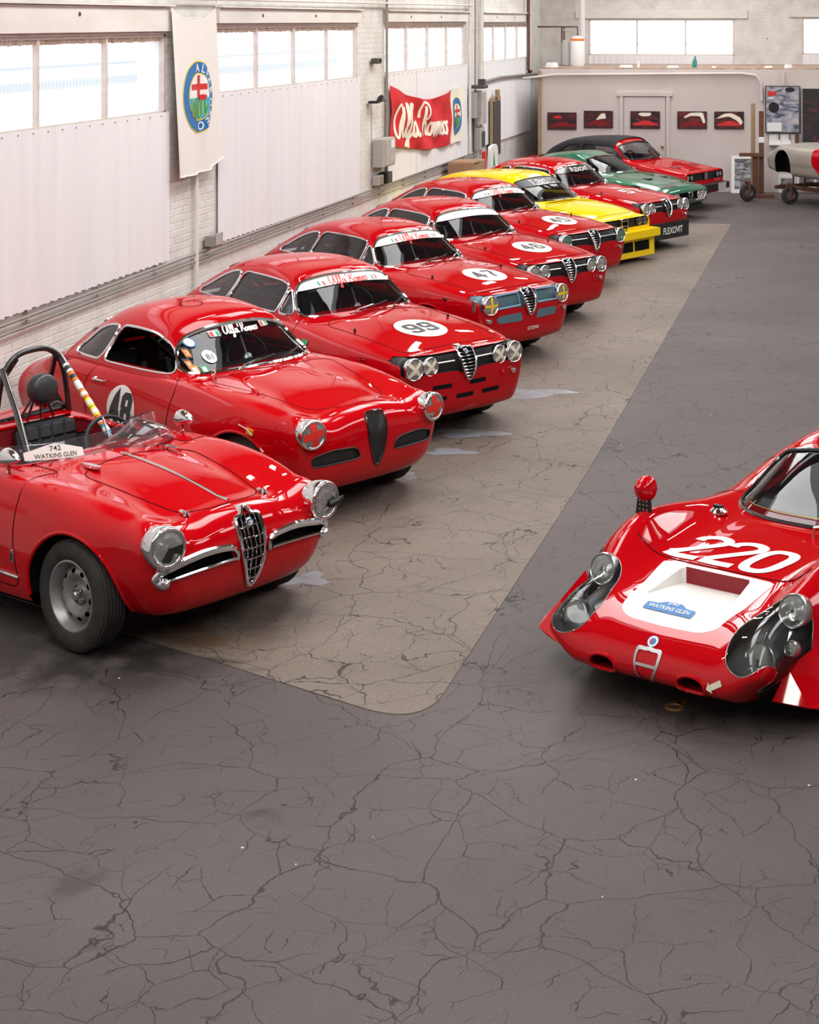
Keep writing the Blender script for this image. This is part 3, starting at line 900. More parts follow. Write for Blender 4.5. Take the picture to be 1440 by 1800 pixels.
def shield_outline(w, zt, zb, n=8):
    """heart shield: half width w, top and bottom heights"""
    h = zt - zb
    P = [(0, zt), (w * .35, zt - .004), (w * .85, zt - h * .02), (w, zt - h * .10), (w * .97, zt - h * .35), (w * .80, zt - h * .60), (w * .50, zt - h * .83), (w * .2, zt - h * .97), (0, zb)]
    P = P + [(-a, b) for a, b in P[-2:0:-1]]
    return cr(P, 4, True)
def shield(root, bvh, w, zt, zb, off=.03, bars=7, vbars=0, barmat='chrome', backmat='dark', name='shield_grille', r=.010, depth=.05, badge=None, top_lobe=False):
    O = shield_outline(w, zt, zb)
    if top_lobe:
        O = O.copy(); k = np.abs(O[:, 0]) < w * .42
        O[:, 1] += np.where((O[:, 1] > zt - .05) & k, (1 - (O[:, 0] / (w * .42)) ** 2).clip(0) * .035, 0)
    def surf(v, z, o):
        h = bvh.ray_cast(Vector((3, v, z)), Vector((-1, 0, 0)), 4)[0]
        return (h[0] + o) if h is not None else None
    us = [surf(0, zt - .01, 0), surf(0, (zt + zb) / 2, 0), surf(0, zb + .01, 0)]
    z3 = [zt - .01, (zt + zb) / 2, zb + .01]
    co = np.polyfit(z3, us, 2)
    U = lambda z, o=off: float(np.polyval(co, z)) + o
    ring = np.array([(U(z), v, z) for v, z in O])
    fr = obj(name, tube(ring, r, 8, True), 'chrome', root)
    # side skirt back to the body
    n = len(ring); B = ring.copy(); B[:, 0] -= depth
    sk = M([tuple(p) for p in ring] + [tuple(p) for p in B], [(i, (i + 1) % n, n + (i + 1) % n, n + i) for i in range(n)])
    obj('shield_shell', sk, 'chrome', fr)
    bk = M([(x - .028, y, z) for x, y, z in ring], [tuple(range(n))]); obj('grille_back', bk, backmat, fr, smooth=False)
    f = sdf(O)
    for i in range(bars):
        z = zt - (zt - zb) * (.16 + .72 * i / max(1, bars - 1))
        vs = [v for v in np.linspace(-w, w, 61) if f([(v, z)])[0] < -.003]
        if len(vs) > 2: obj('bar', tube([(U(z) - .004, vs[0], z), (U(z) + .004, 0, z), (U(z) - .004, vs[-1], z)], .0052, 6), barmat, fr)
    for i in range(vbars):
        v = -w * .72 + 1.44 * w * i / (vbars - 1)
        zs = [z for z in np.linspace(zb, zt, 81) if f([(v, z)])[0] < -.004]
        if len(zs) > 2: obj('bar', tube([(U(zs[0]) - .014, v, zs[0]), (U((zs[0] + zs[-1]) / 2) - .014, v, (zs[0] + zs[-1]) / 2), (U(zs[-1]) - .014, v, zs[-1])], .0042, 6), barmat, fr)
    if badge:
        zz, rr = badge
        bd = obj('badge', lathe([(0, .012), (rr * .9, .010), (rr, .002), (rr, -.012)], 24, 'x').move(U(zz), 0, zz), 'chrome', fr)
        o = U(zz) + .013
        obj('badge_field', to_plane(disc(rr * .82, 24, 1), (o, 0, zz), (0, 1, 0), (0, 0, 1)), 'decalb', bd)
        obj('badge_cross', to_plane(rect(-rr * .5, -rr * .1, -rr * .05, rr * .1).add(rect(-rr * .35, -rr * .45, -rr * .2, rr * .45)), (o + .0015, 0, zz), (0, 1, 0), (0, 0, 1)), 'decalr', bd)
        obj('badge_disc', to_plane(disc(rr * .58, 20, 1), (o + .0008, 0, zz), (0, 1, 0), (0, 0, 1)), 'decalw', bd)
    return fr
def shield_hole(sh, w, zt, zb, umin=.3, depth=.06, k=.93):
    c = (zt + zb) / 2; O = shield_outline(w * k, c + (zt - c) * .96, c + (zb - c) * .96); f = sdf(O)
    sh, fl, wl, i_ = recess(sh, lambda a: np.maximum(f(a[:, [1, 2]]), umin - a[:, 0]), depth)
    return sh, fl, wl, i_
def on_surface(root, m, bvh, d, material, name, off=.004, label=None, parent=None):
    return obj(name, drape_mesh(bvh, m, d, off), material, parent or root, label=label)
def roundel(root, bvh, c, r, num, sx=1.0, d=(0, 0, -1), ex=(0, 1, 0), ey=(-1, 0, 0), h=None, w=None, sw=.28, ring=False, slant=0.0, label=None, base='decalw', ry=1.0):
    dm = to_plane(disc(r, 40, 5, sx), c, ex, np.array(ey) * ry)
    o = on_surface(root, dm, bvh, d, base, 'number_roundel', .004, label)
    h = h or r * 1.0; w = w or r * 1.1
    tm = to_plane(digits(num, h, w, sw=sw, slant=slant), c, ex, ey)
    obj('race_number', drape_mesh(bvh, tm, d, .0075), 'decalk', o)
    if ring:
        Q = to_plane(ribbon([(r * .80 * math.cos(a), r * .80 * math.sin(a)) for a in np.linspace(0, 2 * PI, 41)[:-1]], .006, True), c, ex, ey)
        obj('roundel_ring', drape_mesh(bvh, Q, d, .006), 'greybox', o)
    return o
def sunstrip(root, pc, zc, drop, txt=True, matn='decalw', flags=True, below=0):
    """vinyl strip along the top of the windscreen"""
    f = lambda a: (zc - drop * (a[:, 1] / .55) ** 2) - a[:, 2]
    top = cut(pc, f)[0]
    if not top.F: return
    o = obj('sun_strip', top.offset(.003), matn, root)
    bv = pc.bvh()
    if txt:
        z0 = zc + .030
        m = to_plane(script_words(.42, .24), (0, 0.0, z0), (0, 1, 0), (0, 0, .85))
        obj('strip_lettering', drape_mesh(bv, m, (-1, 0, 0), .007), 'decalr', o)
    if flags:
        for v in (-.29, .29):
            for k, c in ((-.022, 'decalg'), (.022, 'decalr')):
                m = to_plane(rect(-.010, -.02, .010, .02), (0, v + k, zc + .030 - .018), (0, 1, 0), (0, 0, .85))
                obj('flag_bar', drape_mesh(bv, m, (-1, 0, 0), .007), c, o)
    return o
def clover(root, bvh, u, z, side, s=.13):
    """white triangle with a green four-leaf clover on the wing"""
    tri = M([(-s * .55, -s * .4, 0), (s * .5, -s * .4, 0), (s * .5, s * .75, 0)], [(0, 1, 2)])
    d = (0, -side, 0)
    ex = (1, 0, 0) if side < 0 else (-1, 0, 0)
    o = obj('clover_sticker', drape_mesh(bvh, to_plane(tri, (u, 0, z), ex, (0, 0, 1)), d, .004), 'decalw', root, label='white triangle sticker with green four-leaf clover')
    lv = M()
    for a in (.78, 2.35, 3.9, 5.5):
        lv.add(disc(s * .13, 12, 1).move(s * .15 * math.cos(a) + s * .14, s * .15 * math.sin(a), 0))
    obj('clover', drape_mesh(bvh, to_plane(lv, (u, 0, z), ex, (0, 0, 1)), d, .008), 'decalg', o)

def make_gt(label, loc, rz, variant, num, roundel_label=None, name='racing_coupe', group=None, flex=False):
    root = thing(name, label, 'car', loc, rz, group)
    if 'gt' not in _cache: _cache['gt'] = gt_body()
    s = dict(GT); full = _cache['gt']; sh = full; fullb = full.bvh()
    s['handle'] = (-1.82, .80); s['glassmat'] = {}
    # front openings
    quad = variant in ('quad', 'quadlow')
    blue = variant == 'blue'
    sh, s_fl, s_wl, _ = shield_hole(sh, .083, .772, .505)
    obj('grille_cavity', s_fl.add(s_wl), 'dark', root)
    zt, zb = (.750, .595)
    gx = .655
    P = [(-gx, zb + .02), (-gx + .03, zb), (-.13, zb), (0, zb - .05), (.13, zb), (gx - .03, zb), (gx, zb + .02), (gx, zt - .03), (gx - .04, zt), (-gx + .04, zt), (-gx, zt - .03)]
    f2 = sdf(P)
    sh, fl, wl, _i = recess(sh, lambda a: np.maximum(f2(a[:, [1, 2]]), .35 - a[:, 0]), .045)
    grille_m = 'bluemesh' if blue else 'mesh'
    full2, hm, dm = common_body(root, s, sh, 'red2')
    g = obj('radiator_grille', fl, grille_m, root)
    obj('grille_surround', wl, 'black' if not blue else 'red2', g)
    def U(v, z, o=0.0):
        h = fullb.ray_cast(Vector((3, v, z)), Vector((-1, 0, 0)), 4)[0]; return (h[0] + o, v, z)
    if quad:
        for sg in (1, -1):
            obj('grille_bar', tube([U(sg * v, .672, -.028) for v in (.12, .18, .25, .31)], .009, 6), 'alu', g)
            tp = 'tape' if variant == 'quad' and num == '99' else None
            headlight(root, U(sg * .545, .655, .020), .083, tape=tp, aim=(sg * .10, 0), depth=.055)
            headlight(root, U(sg * .375, .655, -.005), .070, tape=tp, aim=(sg * .05, 0), depth=.05)
    else:
        lens = {'blue': 'lens', 'two': 'lensg'}[variant]
        for sg in (1, -1):
            headlight(root, U(sg * .535, .655, .022), .088, lens=lens, tape='tapey' if blue else None, aim=(sg * .08, 0), depth=.07, taperot=0, tapew=.025)
            if blue:
                e = obj('grille_panel', tube([U(sg * v, z, -.005) for v, z in ((.13, .615), (.45, .605), (.45, .735), (.13, .745))], .010, 6, True), 'bluetrim', g)
                obj('side_marker', box(U(sg * .67, .655, -.035), (.05, .03, .13), bev=.01), 'alu', root)
        if not blue:
            for sg in (1, -1): obj('grille_bar', tube([U(sg * v, .672, -.028) for v in (.12, .25, .4, .46)], .007, 6), 'alu', g)
    shield(root, fullb, .083, .772, .505, off=.022, bars=8, r=.009, depth=.07, badge=(.735, .026))
    if variant in ('quad', 'quadlow') and num == '99':
        for v0, v1, z in ((-.36, -.17, .475), (.02, .20, .475), (-.42, -.22, .375), (-.12, .06, .375), (.16, .36, .375)):
            m = to_plane(rect(v0, -.018, v1, .018, 6, 1), (0, 0, z), (0, 1, 0), (0.0, 0, 1))
            obj('air_slot', drape_mesh(fullb, m, (-1, 0, 0), .003), 'dark', root)
    if blue:
        for sg in (1, -1):
            m = to_plane(M([(a, b, 0) for a, b in rpoly([(.10, -.05), (.42, -.045), (.46, 0), (.42, .035), (.12, .04)], .03)], [tuple(range(30))]), (0, 0, .50), (0, sg, 0), (0, 0, 1))
            m = cut(drape_mesh(fullb, m, (-1, 0, 0), .004), lambda a: a[:, 0] * 0 - 1)[0]
            obj('lower_grille', m, 'bluemesh', root)
        m = to_plane(text('GTISPAR', .035, .01, .9), (0, .06, .36), (0, 1, 0), (0, 0, 1))
        obj('nose_lettering', drape_mesh(fullb, m, (-1, 0, 0), .005), 'decalw', root)
    # fog / tow details
    for v, zz in ((.52, .50),) if variant != 'blue' else ((.56, .50), (-.56, .50)):
        p = U(v, zz, .02); obj('side_lamp', lathe([(0, .02), (.022, .014), (.028, 0), (.028, -.04)], 16, 'x').move(*p), 'chrome', root)
        obj('tow_eye', tube([(p[0] + .0 + .02 * math.cos(a), p[1] - .13, p[2] + .02 * math.sin(a)) for a in np.linspace(0, 2 * PI, 13)[:-1]], .006, 6, True), 'red2', root)
    if num == '99':
        m = to_plane(M([(-.035, .05, 0), (.035, .05, 0), (0, -.05, 0)], [(0, 1, 2)]), (.60, 0, 0), (0, 1, 0), (-1, 0, 0))
        obj('nose_triangle', drape_mesh(fullb, m, (0, 0, -1), .005), 'greybox', root)
        m = to_plane(text('DAIMINEA', .03, .006, 1.2), (.60, -.40, 0), (0, 1, 0), (-1, 0, 0))
        obj('nose_lettering', drape_mesh(fullb, m, (0, 0, -1), .005), 'decalw', root)
    # cowl step across the leading edge of the bonnet
    if num != '99' and not flex:
        obj('nose_step', tube(drape(fullb, [(.50 - .05 * (v / .6) ** 2, v, 0) for v in np.linspace(-.60, .60, 15)], (0, 0, -1), -.002), .008, 6), 'red2', root)
    # cowl vents, washers, wing pins
    sm = M()
    for v in np.linspace(-.22, .32, 18): sm.add(box((0, 0, 0), (.035, .012, .004)).move(*drape(fullb, [(-.655 - .12 * abs(v) ** 2, v, 0)], (0, 0, -1), .002)[0]))
    obj('cowl_vent', sm, 'seam', root)
    for u, v in ((-.18, .50), (-.18, -.52)):
        p = drape(fullb, [(u, v, 0)], (0, 0, -1), .012)[0]
        obj('bonnet_pin', lathe([(0, .022), (.010, .018), (.013, -.01)], 10, 'z').move(*p), 'black', root)
    for sg in (-1, 1):
        p = drape(fullb, [(-.05 + .28, 0, .70)], (0, -sg, 0), .004)[0]
        obj('side_repeater', box(p, (.07, .012, .022), bev=.005), 'chrome', root)
    clover(root, fullb, -.58, .73, -1, .20)
    clover(root, fullb, -.58, .73, 1, .20)
    out, R = greenhouse(root, s, 'gt_gh', 'red2')
    ws, pc = out['windscreen'][0]
    if flex:
        st_ = sunstrip(root, pc, 1.130, .03, txt=False, matn='blackg', flags=False)
        obj('strip_lettering', drape_mesh(pc.bvh(), to_plane(text('FLEXOVIT', .075, .012, .95), (0, 0, 1.165), (0, 1, 0), (0, 0, .8)), (-1, 0, 0), .008), 'decalw', st_)
    else: sunstrip(root, pc, 1.145, .055, txt=(num != '46'), flags=(num != '46'))
    wipers(root, pc.bvh(), [((0, -.18, .915), (0, .26, .965)), ((0, .26, .915), (0, .56, .98))], (-1, 0, 0))
    interior(root, dict(s, tubmat='redin', cagez=1.19, cagev=.44))
    if flex:
        tm = to_plane(digits('57', .24, .42, sw=.30), (.02, 0, 0), (0, 1, 0), (-1, 0, 0))
        obj('race_number', drape_mesh(fullb, tm, (0, 0, -1), .006), 'decalw', root)
        bp = [(.86, v, z) for v, z in ((-.60, .20), (.60, .20), (.60, .42), (-.60, .42))]
        bmp = M([(.58, -.66, .19), (.78, -.50, .17), (.78, .50, .17), (.58, .66, .19), (.55, -.68, .42), (.77, -.52, .42), (.77, .52, .42), (.55, .68, .42), (.45, -.75, .19), (.45, .75, .19), (.45, -.77, .42), (.45, .77, .42), (.6, 0, .42)],
                [(0, 1, 5, 4), (1, 2, 6, 5), (2, 3, 7, 6), (8, 0, 4, 10), (3, 9, 11, 7), (10, 4, 5, 12), (12, 5, 6), (12, 6, 7, 11)])
        ad = obj('air_dam', bmp, 'black', root, smooth=False)
        obj('dam_lettering', to_plane(text('FLEXOVIT', .10, .016, .85), (.783, .06, .295), (0, 1, 0), (.0, 0, 1)), 'decalw', ad)
        bl = text('FLEXOVIT', .045, .006)
        for k_, w_ in enumerate((.10, .07, .09, .05)): bl.add(rect(.20 + k_ * .13, -.010, .20 + k_ * .13 + w_, .008))
        obj('roof_lettering', drape_mesh(R['full'].bvh(), to_plane(bl, (-1.85, -.47, 0), (1, 0, 0), (0, .6, 0)), (0, 0, -1), .006), 'decalw', root)
        obj('wing_lettering', drape_mesh(fullb, to_plane(text('GOODYEAR', .05, .006), (-.45, 0, .80), (1, 0, 0), (0, 0, 1)), (0, 1, 0), .006), 'decalw', root)
    elif num:
        roundel(root, fullb, (.07, .0, 0), .225, num, h=.22, w=.27, sw=.30, ring=(num == '99'), label='white race number roundel ' + num, ry=1.12)
    return root
# ---------------------------------------------------------------- the rounded coupe (number 48)
SPR = dict(
 lines=[
  (0.0, [(.40, .21), (0, .17), (-3.1, .24)]),
  (.40, [(.40, .215), (0, .17), (-3.1, .25)]),
  ([(.40, .57), (0, .70), (-2.4, .70), (-3.1, .58)], [(.40, .265), (0, .20), (-2.4, .20), (-3.1, .28)]),
  ([(.40, .655), (0, .752), (-1.2, .765), (-2.4, .76), (-3.1, .65)], [(.40, .42), (-3.1, .40)]),
  ([(.40, .675), (0, .768), (-1.2, .775), (-2.4, .77), (-3.1, .66)], [(.40, .58), (0, .60), (-2.4, .60), (-3.1, .52)]),
  ([(.40, .66), (0, .725), (-1, .735), (-2.4, .725), (-3.1, .62)], [(.40, .715), (0, .76), (-1, .785), (-2.3, .775), (-3.1, .62)]),
  ([(.40, .57), (0, .625), (-.7, .655), (-2.4, .61), (-3.1, .52)], [(.40, .783), (.1, .825), (-.25, .860), (-.8, .878), (-1.7, .876), (-2.3, .86), (-2.8, .78), (-3.1, .69)]),
  ([(.40, .38), (-3.1, .36)], [(.40, .745), (.1, .805), (-.3, .850), (-.7, .883), (-1.7, .885), (-2.3, .885), (-2.8, .82), (-3.1, .72)]),
  ([(.40, .20), (-3.1, .18)], [(.40, .775), (.1, .828), (-.3, .866), (-.7, .893), (-1.7, .89), (-2.3, .89), (-2.8, .83), (-3.1, .73)]),
  (0.0, [(.40, .790), (.1, .838), (-.3, .872), (-.7, .897), (-1.7, .89), (-2.3, .89), (-2.8, .83), (-3.1, .73)]),
 ],
 u0=.40, u1=-3.1, nose=dict(depth=.26, p=2.9, q=2.5, tc=.10), tail=dict(depth=.14, p=2.5, q=2.6), bow=(.04, .10),
 arches=[(0, .33), (-2.38, .33)], zsill=.215, wheels=[(0, .635), (-2.38, .63)], R=.305, zc=.31, tw=.16, rin=.195, lip=.012, gap=.0028,
 cabhole=[(-.86, -.59), (-.86, .59), (-2.42, .56), (-2.42, -.56)], cab=(-.80, -2.45, .66, .85),
 hood=[(.50, 0), (.47, .16), (.30, .36), (-.2, .47), (-.55, .56), (-.64, .48), (-.62, 0)], hoodr=.08,
 door=[(-.80, .27), (-.76, .86), (-1.0, .915), (-1.80, .91), (-1.90, .74), (-1.83, .45), (-1.70, .27)], handle=(-1.70, .78),
 gh=[
  [(-.70, 0, .880), (-.71, .24, .879), (-.75, .45, .874), (-.80, .58, .868), (-.83, .63, .862), (-.86, .67, .85), (-.87, .69, .77)],
  [(-.86, 0, 1.035), (-.87, .22, 1.03), (-.91, .41, 1.018), (-.96, .53, .992), (-1.0, .60, .955), (-1.03, .68, .876), (-1.03, .70, .77)],
  [(-1.02, 0, 1.190), (-1.035, .20, 1.183), (-1.07, .37, 1.160), (-1.12, .50, 1.12), (-1.15, .58, 1.02), (-1.17, .688, .885), (-1.17, .705, .77)],
  [(-1.16, 0, 1.275), (-1.17, .20, 1.267), (-1.19, .36, 1.240), (-1.22, .485, 1.18), (-1.25, .588, 1.04), (-1.26, .69, .887), (-1.26, .71, .77)],
  [(-1.60, 0, 1.325), (-1.60, .20, 1.316), (-1.60, .36, 1.285), (-1.60, .487, 1.205), (-1.60, .59, 1.05), (-1.60, .69, .888), (-1.60, .71, .77)],
  [(-2.00, 0, 1.270), (-2.00, .20, 1.261), (-1.99, .35, 1.228), (-1.99, .475, 1.145), (-1.99, .575, 1.015), (-2.0, .67, .885), (-2.0, .69, .77)],
  [(-2.36, 0, 1.125), (-2.35, .20, 1.116), (-2.32, .34, 1.09), (-2.29, .45, 1.035), (-2.27, .55, .955), (-2.27, .64, .87), (-2.27, .66, .77)],
  [(-2.64, 0, .96), (-2.62, .20, .955), (-2.58, .36, .94), (-2.53, .47, .91), (-2.48, .56, .87), (-2.44, .62, .84), (-2.44, .64, .75)],
  [(-2.90, 0, .79), (-2.88, .22, .785), (-2.83, .38, .775), (-2.77, .48, .76), (-2.7, .55, .75), (-2.64, .58, .74), (-2.64, .6, .70)],
 ],
 windows=[
  ('windscreen', 'x', [(-.605, .898), (-.3, .896), (0, .897), (.3, .896), (.605, .898), (.480, 1.125), (.25, 1.185), (0, 1.198), (-.25, 1.185), (-.480, 1.125)], [.09, .2, .2, .2, .09, .10, .1, .1, .1, .10], -1.22, 'glass'),
  ('rear_window', 'back', [(-.42, .95), (.42, .95), (.34, 1.12), (-.34, 1.12)], .08, -2.1, 'glassd'),
  ('side_window', 'y', [(-.905, .902), (-1.08, 1.085), (-1.26, 1.150), (-1.5, 1.168), (-1.75, 1.163), (-1.80, .905)], [.03, .10, .12, .1, .03, .02], 0, 'glassd'),
  ('quarter_window', 'y', [(-1.835, .905), (-1.79, 1.158), (-1.95, 1.145), (-2.13, 1.09), (-2.32, .905)], [.02, .03, .1, .12, .05], 0, 'glassd'),
 ], glassmat={'side_window': None},
)
def strip_text(s, h, bold=.01, sx=1.0): return text(s, h, bold, sx)
def sticker(root, bvh, c, ex, ey, d, w, h, base, items, name='sticker', label=None, r=0.0, off=.004):
    """flat vinyl: base rectangle with coloured shapes on it; items = [(mesh2d, material, name)]"""
    m = rect(-w / 2, -h / 2, w / 2, h / 2, 3, 3) if not isinstance(base, tuple) else base[0]
    bm = base if not isinstance(base, tuple) else base[1]
    o = obj(name, drape_mesh(bvh, to_plane(m, c, ex, ey), d, off), bm, root, label=label)
    for mm, mt, nm in items:
        if mm.F: obj(nm, drape_mesh(bvh, to_plane(mm, c, ex, ey), d, off + .003), mt, o)
    return o

def make_sprint(label, loc, rz):
    root = thing('vintage_coupe', label, 'car', loc, rz)
    s = SPR
    full = body_shell(s['lines'], s['u0'], s['u1'], s['nose'], s['tail'], m=6, nu=120, bow0=s['bow'][0], bow1=s['bow'][1], T=36)
    bv = full.bvh(); sh = full
    # side intakes
    for sg in (1, -1):
        P = rpoly([(sg * .55, .435), (sg * .56, .505), (sg * .40, .535), (sg * .19, .525), (sg * .145, .44)], .03)
        f2 = sdf(P)
        sh, fl, wl, i_ = recess(sh, lambda a, f2=f2: np.maximum(f2(a[:, [1, 2]]), .3 - a[:, 0]), .012)
        g = obj('intake_mesh', fl, 'mesh', root, label='black mesh intake')
        obj('intake_frame', trim(i_, .006, 5, .02), 'black', g); obj('intake_wall', wl, 'black', g)
    sh, s_fl, s_wl, _ = shield_hole(sh, .082, .740, .365, depth=.03)
    obj('grille_cavity', s_fl.add(s_wl), 'dark', root)
    _, hm, dm = common_body(root, s, sh, 'red')
    # heart shield in black mesh
    O = shield_outline(.084, .742, .360)
    P3 = drape(bv, [(0, v, z) for v, z in O], (-1, 0, 0), .006)
    c = P3.mean(0); n = len(P3)
    V = [tuple(p) for p in P3] + [tuple(c + (p - c) * .5 + np.array((.010, 0, 0))) for p in P3] + [tuple(c + np.array((.014, 0, 0)))]
    F = [(i, (i + 1) % n, n + (i + 1) % n, n + i) for i in range(n)] + [(n + i, n + (i + 1) % n, 2 * n) for i in range(n)]
    sg_ = obj('shield_grille', M(V, F), 'mesh', root, label='black mesh heart-shaped grille')
    obj('shield_frame', tube(P3, .009, 6, True), 'blackg', sg_)
    # ridge down the middle of the nose to the shield
    def U(v, z, o=0.0):
        h = bv.ray_cast(Vector((3, v, z)), Vector((-1, 0, 0)), 4)[0]; return (h[0] + o, v, z)
    for sg in (1, -1):
        headlight(root, U(sg * .565, .675, .055), .088, tape='tapered', aim=(sg * .10, .03), depth=.10, rimw=.018, taperot=0.15, tapew=.05)
        p = drape(bv, [(.15, 0, .66)], (0, -sg, 0), .006)[0]
        if 1:
            m = obj('side_marker', plate([(-.035, -.02), (.03, -.028), (.045, .012), (-.03, .024)], .016, 'y').sc(1, sg, 1).move(*p), 'amber', root)
            obj('marker_trim', tube([(p[0] - .12, p[1] + sg * .01, p[2] + .03), (p[0] - .02, p[1] + sg * .014, p[2] + .012), (p[0] + .045, p[1] + sg * .016, p[2] - .022)], .006, 5), 'chrome', m)
    # badge script, bonnet pins
    for u, v in ((-.60, -.50),):
        p = drape(bv, [(u, v, 0)], (0, 0, -1), 0)[0]
        k = obj('bonnet_pin', lathe([(0, .05), (.008, .045), (.010, .0), (.02, -.004)], 10, 'z').move(*p), 'chrome', root)
        obj('pin_ring', tube([(p[0] + .022 * math.cos(a), p[1], p[2] + .05 + .022 * math.sin(a)) for a in np.linspace(0, 2 * PI, 15)[:-1]], .004, 5, True), 'chrome', k)
    out, R = greenhouse(root, s, 'spr_gh', 'red')
    ws, pc = out['windscreen'][0]; wb = pc.bvh()
    # second bright band around the windscreen
    D = (-1, 0, 0); EX, EY = (0, 1, 0), (0, 0, .85)
    def at(v, z): return (0, v, z)
    sticker(root, wb, at(.02, 1.150), EX, EY, D, .3, .05, (script_words(.32, .36), 'decalw'), [], 'windscreen_lettering', 'white script lettering across the top of the windscreen', off=.004)
    for v in (-.22, .26):
        sticker(root, wb, at(v, 1.140 if v < 0 else 1.155), EX, EY, D, .085, .045, 'decalw', [(rect(-.036, -.018, -.008, .018), 'decalr', 'flag_bar'), (rect(.012, -.018, .036, .018), 'decalg', 'flag_bar')], 'flag_sticker')
    sticker(root, wb, at(-.35, 1.0), EX, EY, D, .1, .1, (disc(.050, 28, 2), 'decalw'), [(text('B1', .040, .004), 'decalk', 'sticker_lettering')], 'class_disc', 'white disc reading B1')
    sticker(root, wb, at(-.425, 1.10), EX, EY, D, .1, .1, (disc(.040, 28, 2), 'decalb'), [(disc(.031, 24, 1), 'decalw', 'sticker_disc')], 'club_disc', 'white disc with a blue rim')
    for z, ch in ((1.035, '2'), (.962, 'F')):
        sticker(root, wb, at(-.480 + (1.035 - z) * -.42, z), EX, EY, D, .042, .085, 'decalk', [(rect(-.017, -.03, .017, .025), 'decalo', 'sticker_panel'), ], 'pass_sticker', 'orange and black sticker reading ' + ch)
        sticker(root, wb, at(-.480 + (1.035 - z) * -.42, z), EX, EY, D, .04, .04, (text(ch, .028, .004), 'decalw'), [], 'sticker_lettering', off=.012)
    sticker(root, wb, at(-.500, .928), EX, EY, D, .055, .06, 'decalo', [(rect(-.015, -.018, .015, .018), 'decalw', 'sticker_panel')], 'pass_sticker', 'orange sticker with a white panel')
    sticker(root, wb, at(-.435, .925), EX, EY, D, .05, .055, 'decalg', [(rect(-.013, -.016, .013, .016), 'decalw', 'sticker_panel')], 'pass_sticker', 'green sticker with a white panel')
    wipers(root, wb, [((0, -.20, .905), (0, .18, .95)), ((0, .18, .905), (0, .50, .96))], (-1, 0, 0))
    interior(root, dict(s, cagez=1.17, cagev=.40, cageu=-2.0, brace=.32))
    # number on the near door
    roundel(root, bv, (-1.385, -1, .60), .178, '48', d=(0, 1, 0), ex=(1, 0, 0), ey=(0, 0, 1), h=.24, w=.235, sw=.37, slant=.15, ry=1.0, label='white oval with a black number 48')
    # round roof vent
    rb = R['full'].bvh()
    on_surface(root, to_plane(ribbon([(.085 * math.cos(a), .085 * math.sin(a)) for a in np.linspace(0, 2 * PI, 25)[:-1]], .008, True), (-1.43, -.12, 2), (1, 0, 0), (0, 1, 0)), rb, (0, 0, -1), 'seam', 'roof_vent')
    return root

# ---------------------------------------------------------------- the open roadster
SPI = dict(
 lines=[
  (0.0, [(.40, .215), (0, .17), (-2.95, .24)]),
  (.40, [(.40, .22), (0, .17), (-2.95, .25)]),
  ([(.40, .56), (0, .69), (-2.2, .69), (-2.95, .55)], [(.40, .265), (0, .205), (-2.2, .205), (-2.95, .28)]),
  ([(.40, .65), (0, .748), (-1.2, .755), (-2.2, .75), (-2.95, .62)], [(.40, .41), (-2.95, .38)]),
  ([(.40, .672), (0, .765), (-1.2, .765), (-2.2, .76), (-2.95, .63)], [(.40, .57), (0, .58), (-2.2, .58), (-2.95, .50)]),
  ([(.40, .66), (0, .725), (-1, .725), (-2.2, .715), (-2.95, .59)], [(.40, .705), (0, .75), (-1, .765), (-1.5, .745), (-2.2, .76), (-2.95, .59)]),
  ([(.40, .565), (0, .62), (-.7, .645), (-1.5, .64), (-2.2, .61), (-2.95, .50)], [(.40, .782), (.1, .832), (-.2, .862), (-.5, .872), (-.8, .862), (-1.5, .815), (-2.0, .835), (-2.5, .805), (-2.95, .66)]),
  ([(.40, .36), (-2.95, .36)], [(.40, .735), (.1, .792), (-.3, .845), (-.7, .872), (-1.5, .84), (-2.0, .84), (-2.5, .80), (-2.95, .66)]),
  ([(.40, .19), (-2.95, .19)], [(.40, .757), (.1, .815), (-.3, .866), (-.7, .888), (-1.5, .85), (-2.0, .84), (-2.5, .80), (-2.95, .66)]),
  (0.0, [(.40, .768), (.1, .825), (-.3, .872), (-.7, .892), (-1.5, .85), (-2.0, .84), (-2.5, .80), (-2.95, .66)]),
 ],
 u0=.40, u1=-2.95, nose=dict(depth=.28, p=2.6, q=2.5, tc=.05), tail=dict(depth=.12, p=2.5, q=2.6), bow=(.04, .10),
 arches=[(0, .350), (-2.2, .33)], zsill=.22, wheels=[(0, .655), (-2.2, .65)], R=.315, zc=.325, tw=.17, rin=.198, lip=.012,
 hood=[(.50, 0), (.46, .20), (.38, .285), (.1, .34), (-.36, .385), (-.45, .33), (-.50, 0)], hoodr=.08,
 door=[(-.42, .29), (-.50, .60), (-.52, .90), (-1.48, .84), (-1.50, .6), (-1.38, .29)],
)
def bullet_mirror(root, p, mat_='chrome', name='door_mirror', label=None, k=1.0):
    m = lathe([(0, .105), (.018, .088), (.038, .05), (.050, .01), (.055, -.02), (.052, -.03), (.045, -.032)], 24, 'x').sc(k, k, k)
    o = obj(name, m.move(*p), mat_, root, label=label)
    obj('mirror_glass', lathe([(0, -.031), (.046, -.031)], 20, 'x').sc(k, k, k).move(*p), 'chrome' if mat_ != 'chrome' else 'reflector', o)
    obj('mirror_stalk', tube([(p[0], p[1], p[2] - .05 * k), (p[0] - .005, p[1], p[2] - .08), (p[0] - .01, p[1], p[2] - .115)], [.016, .012, .022], 8), mat_, o)
    return o
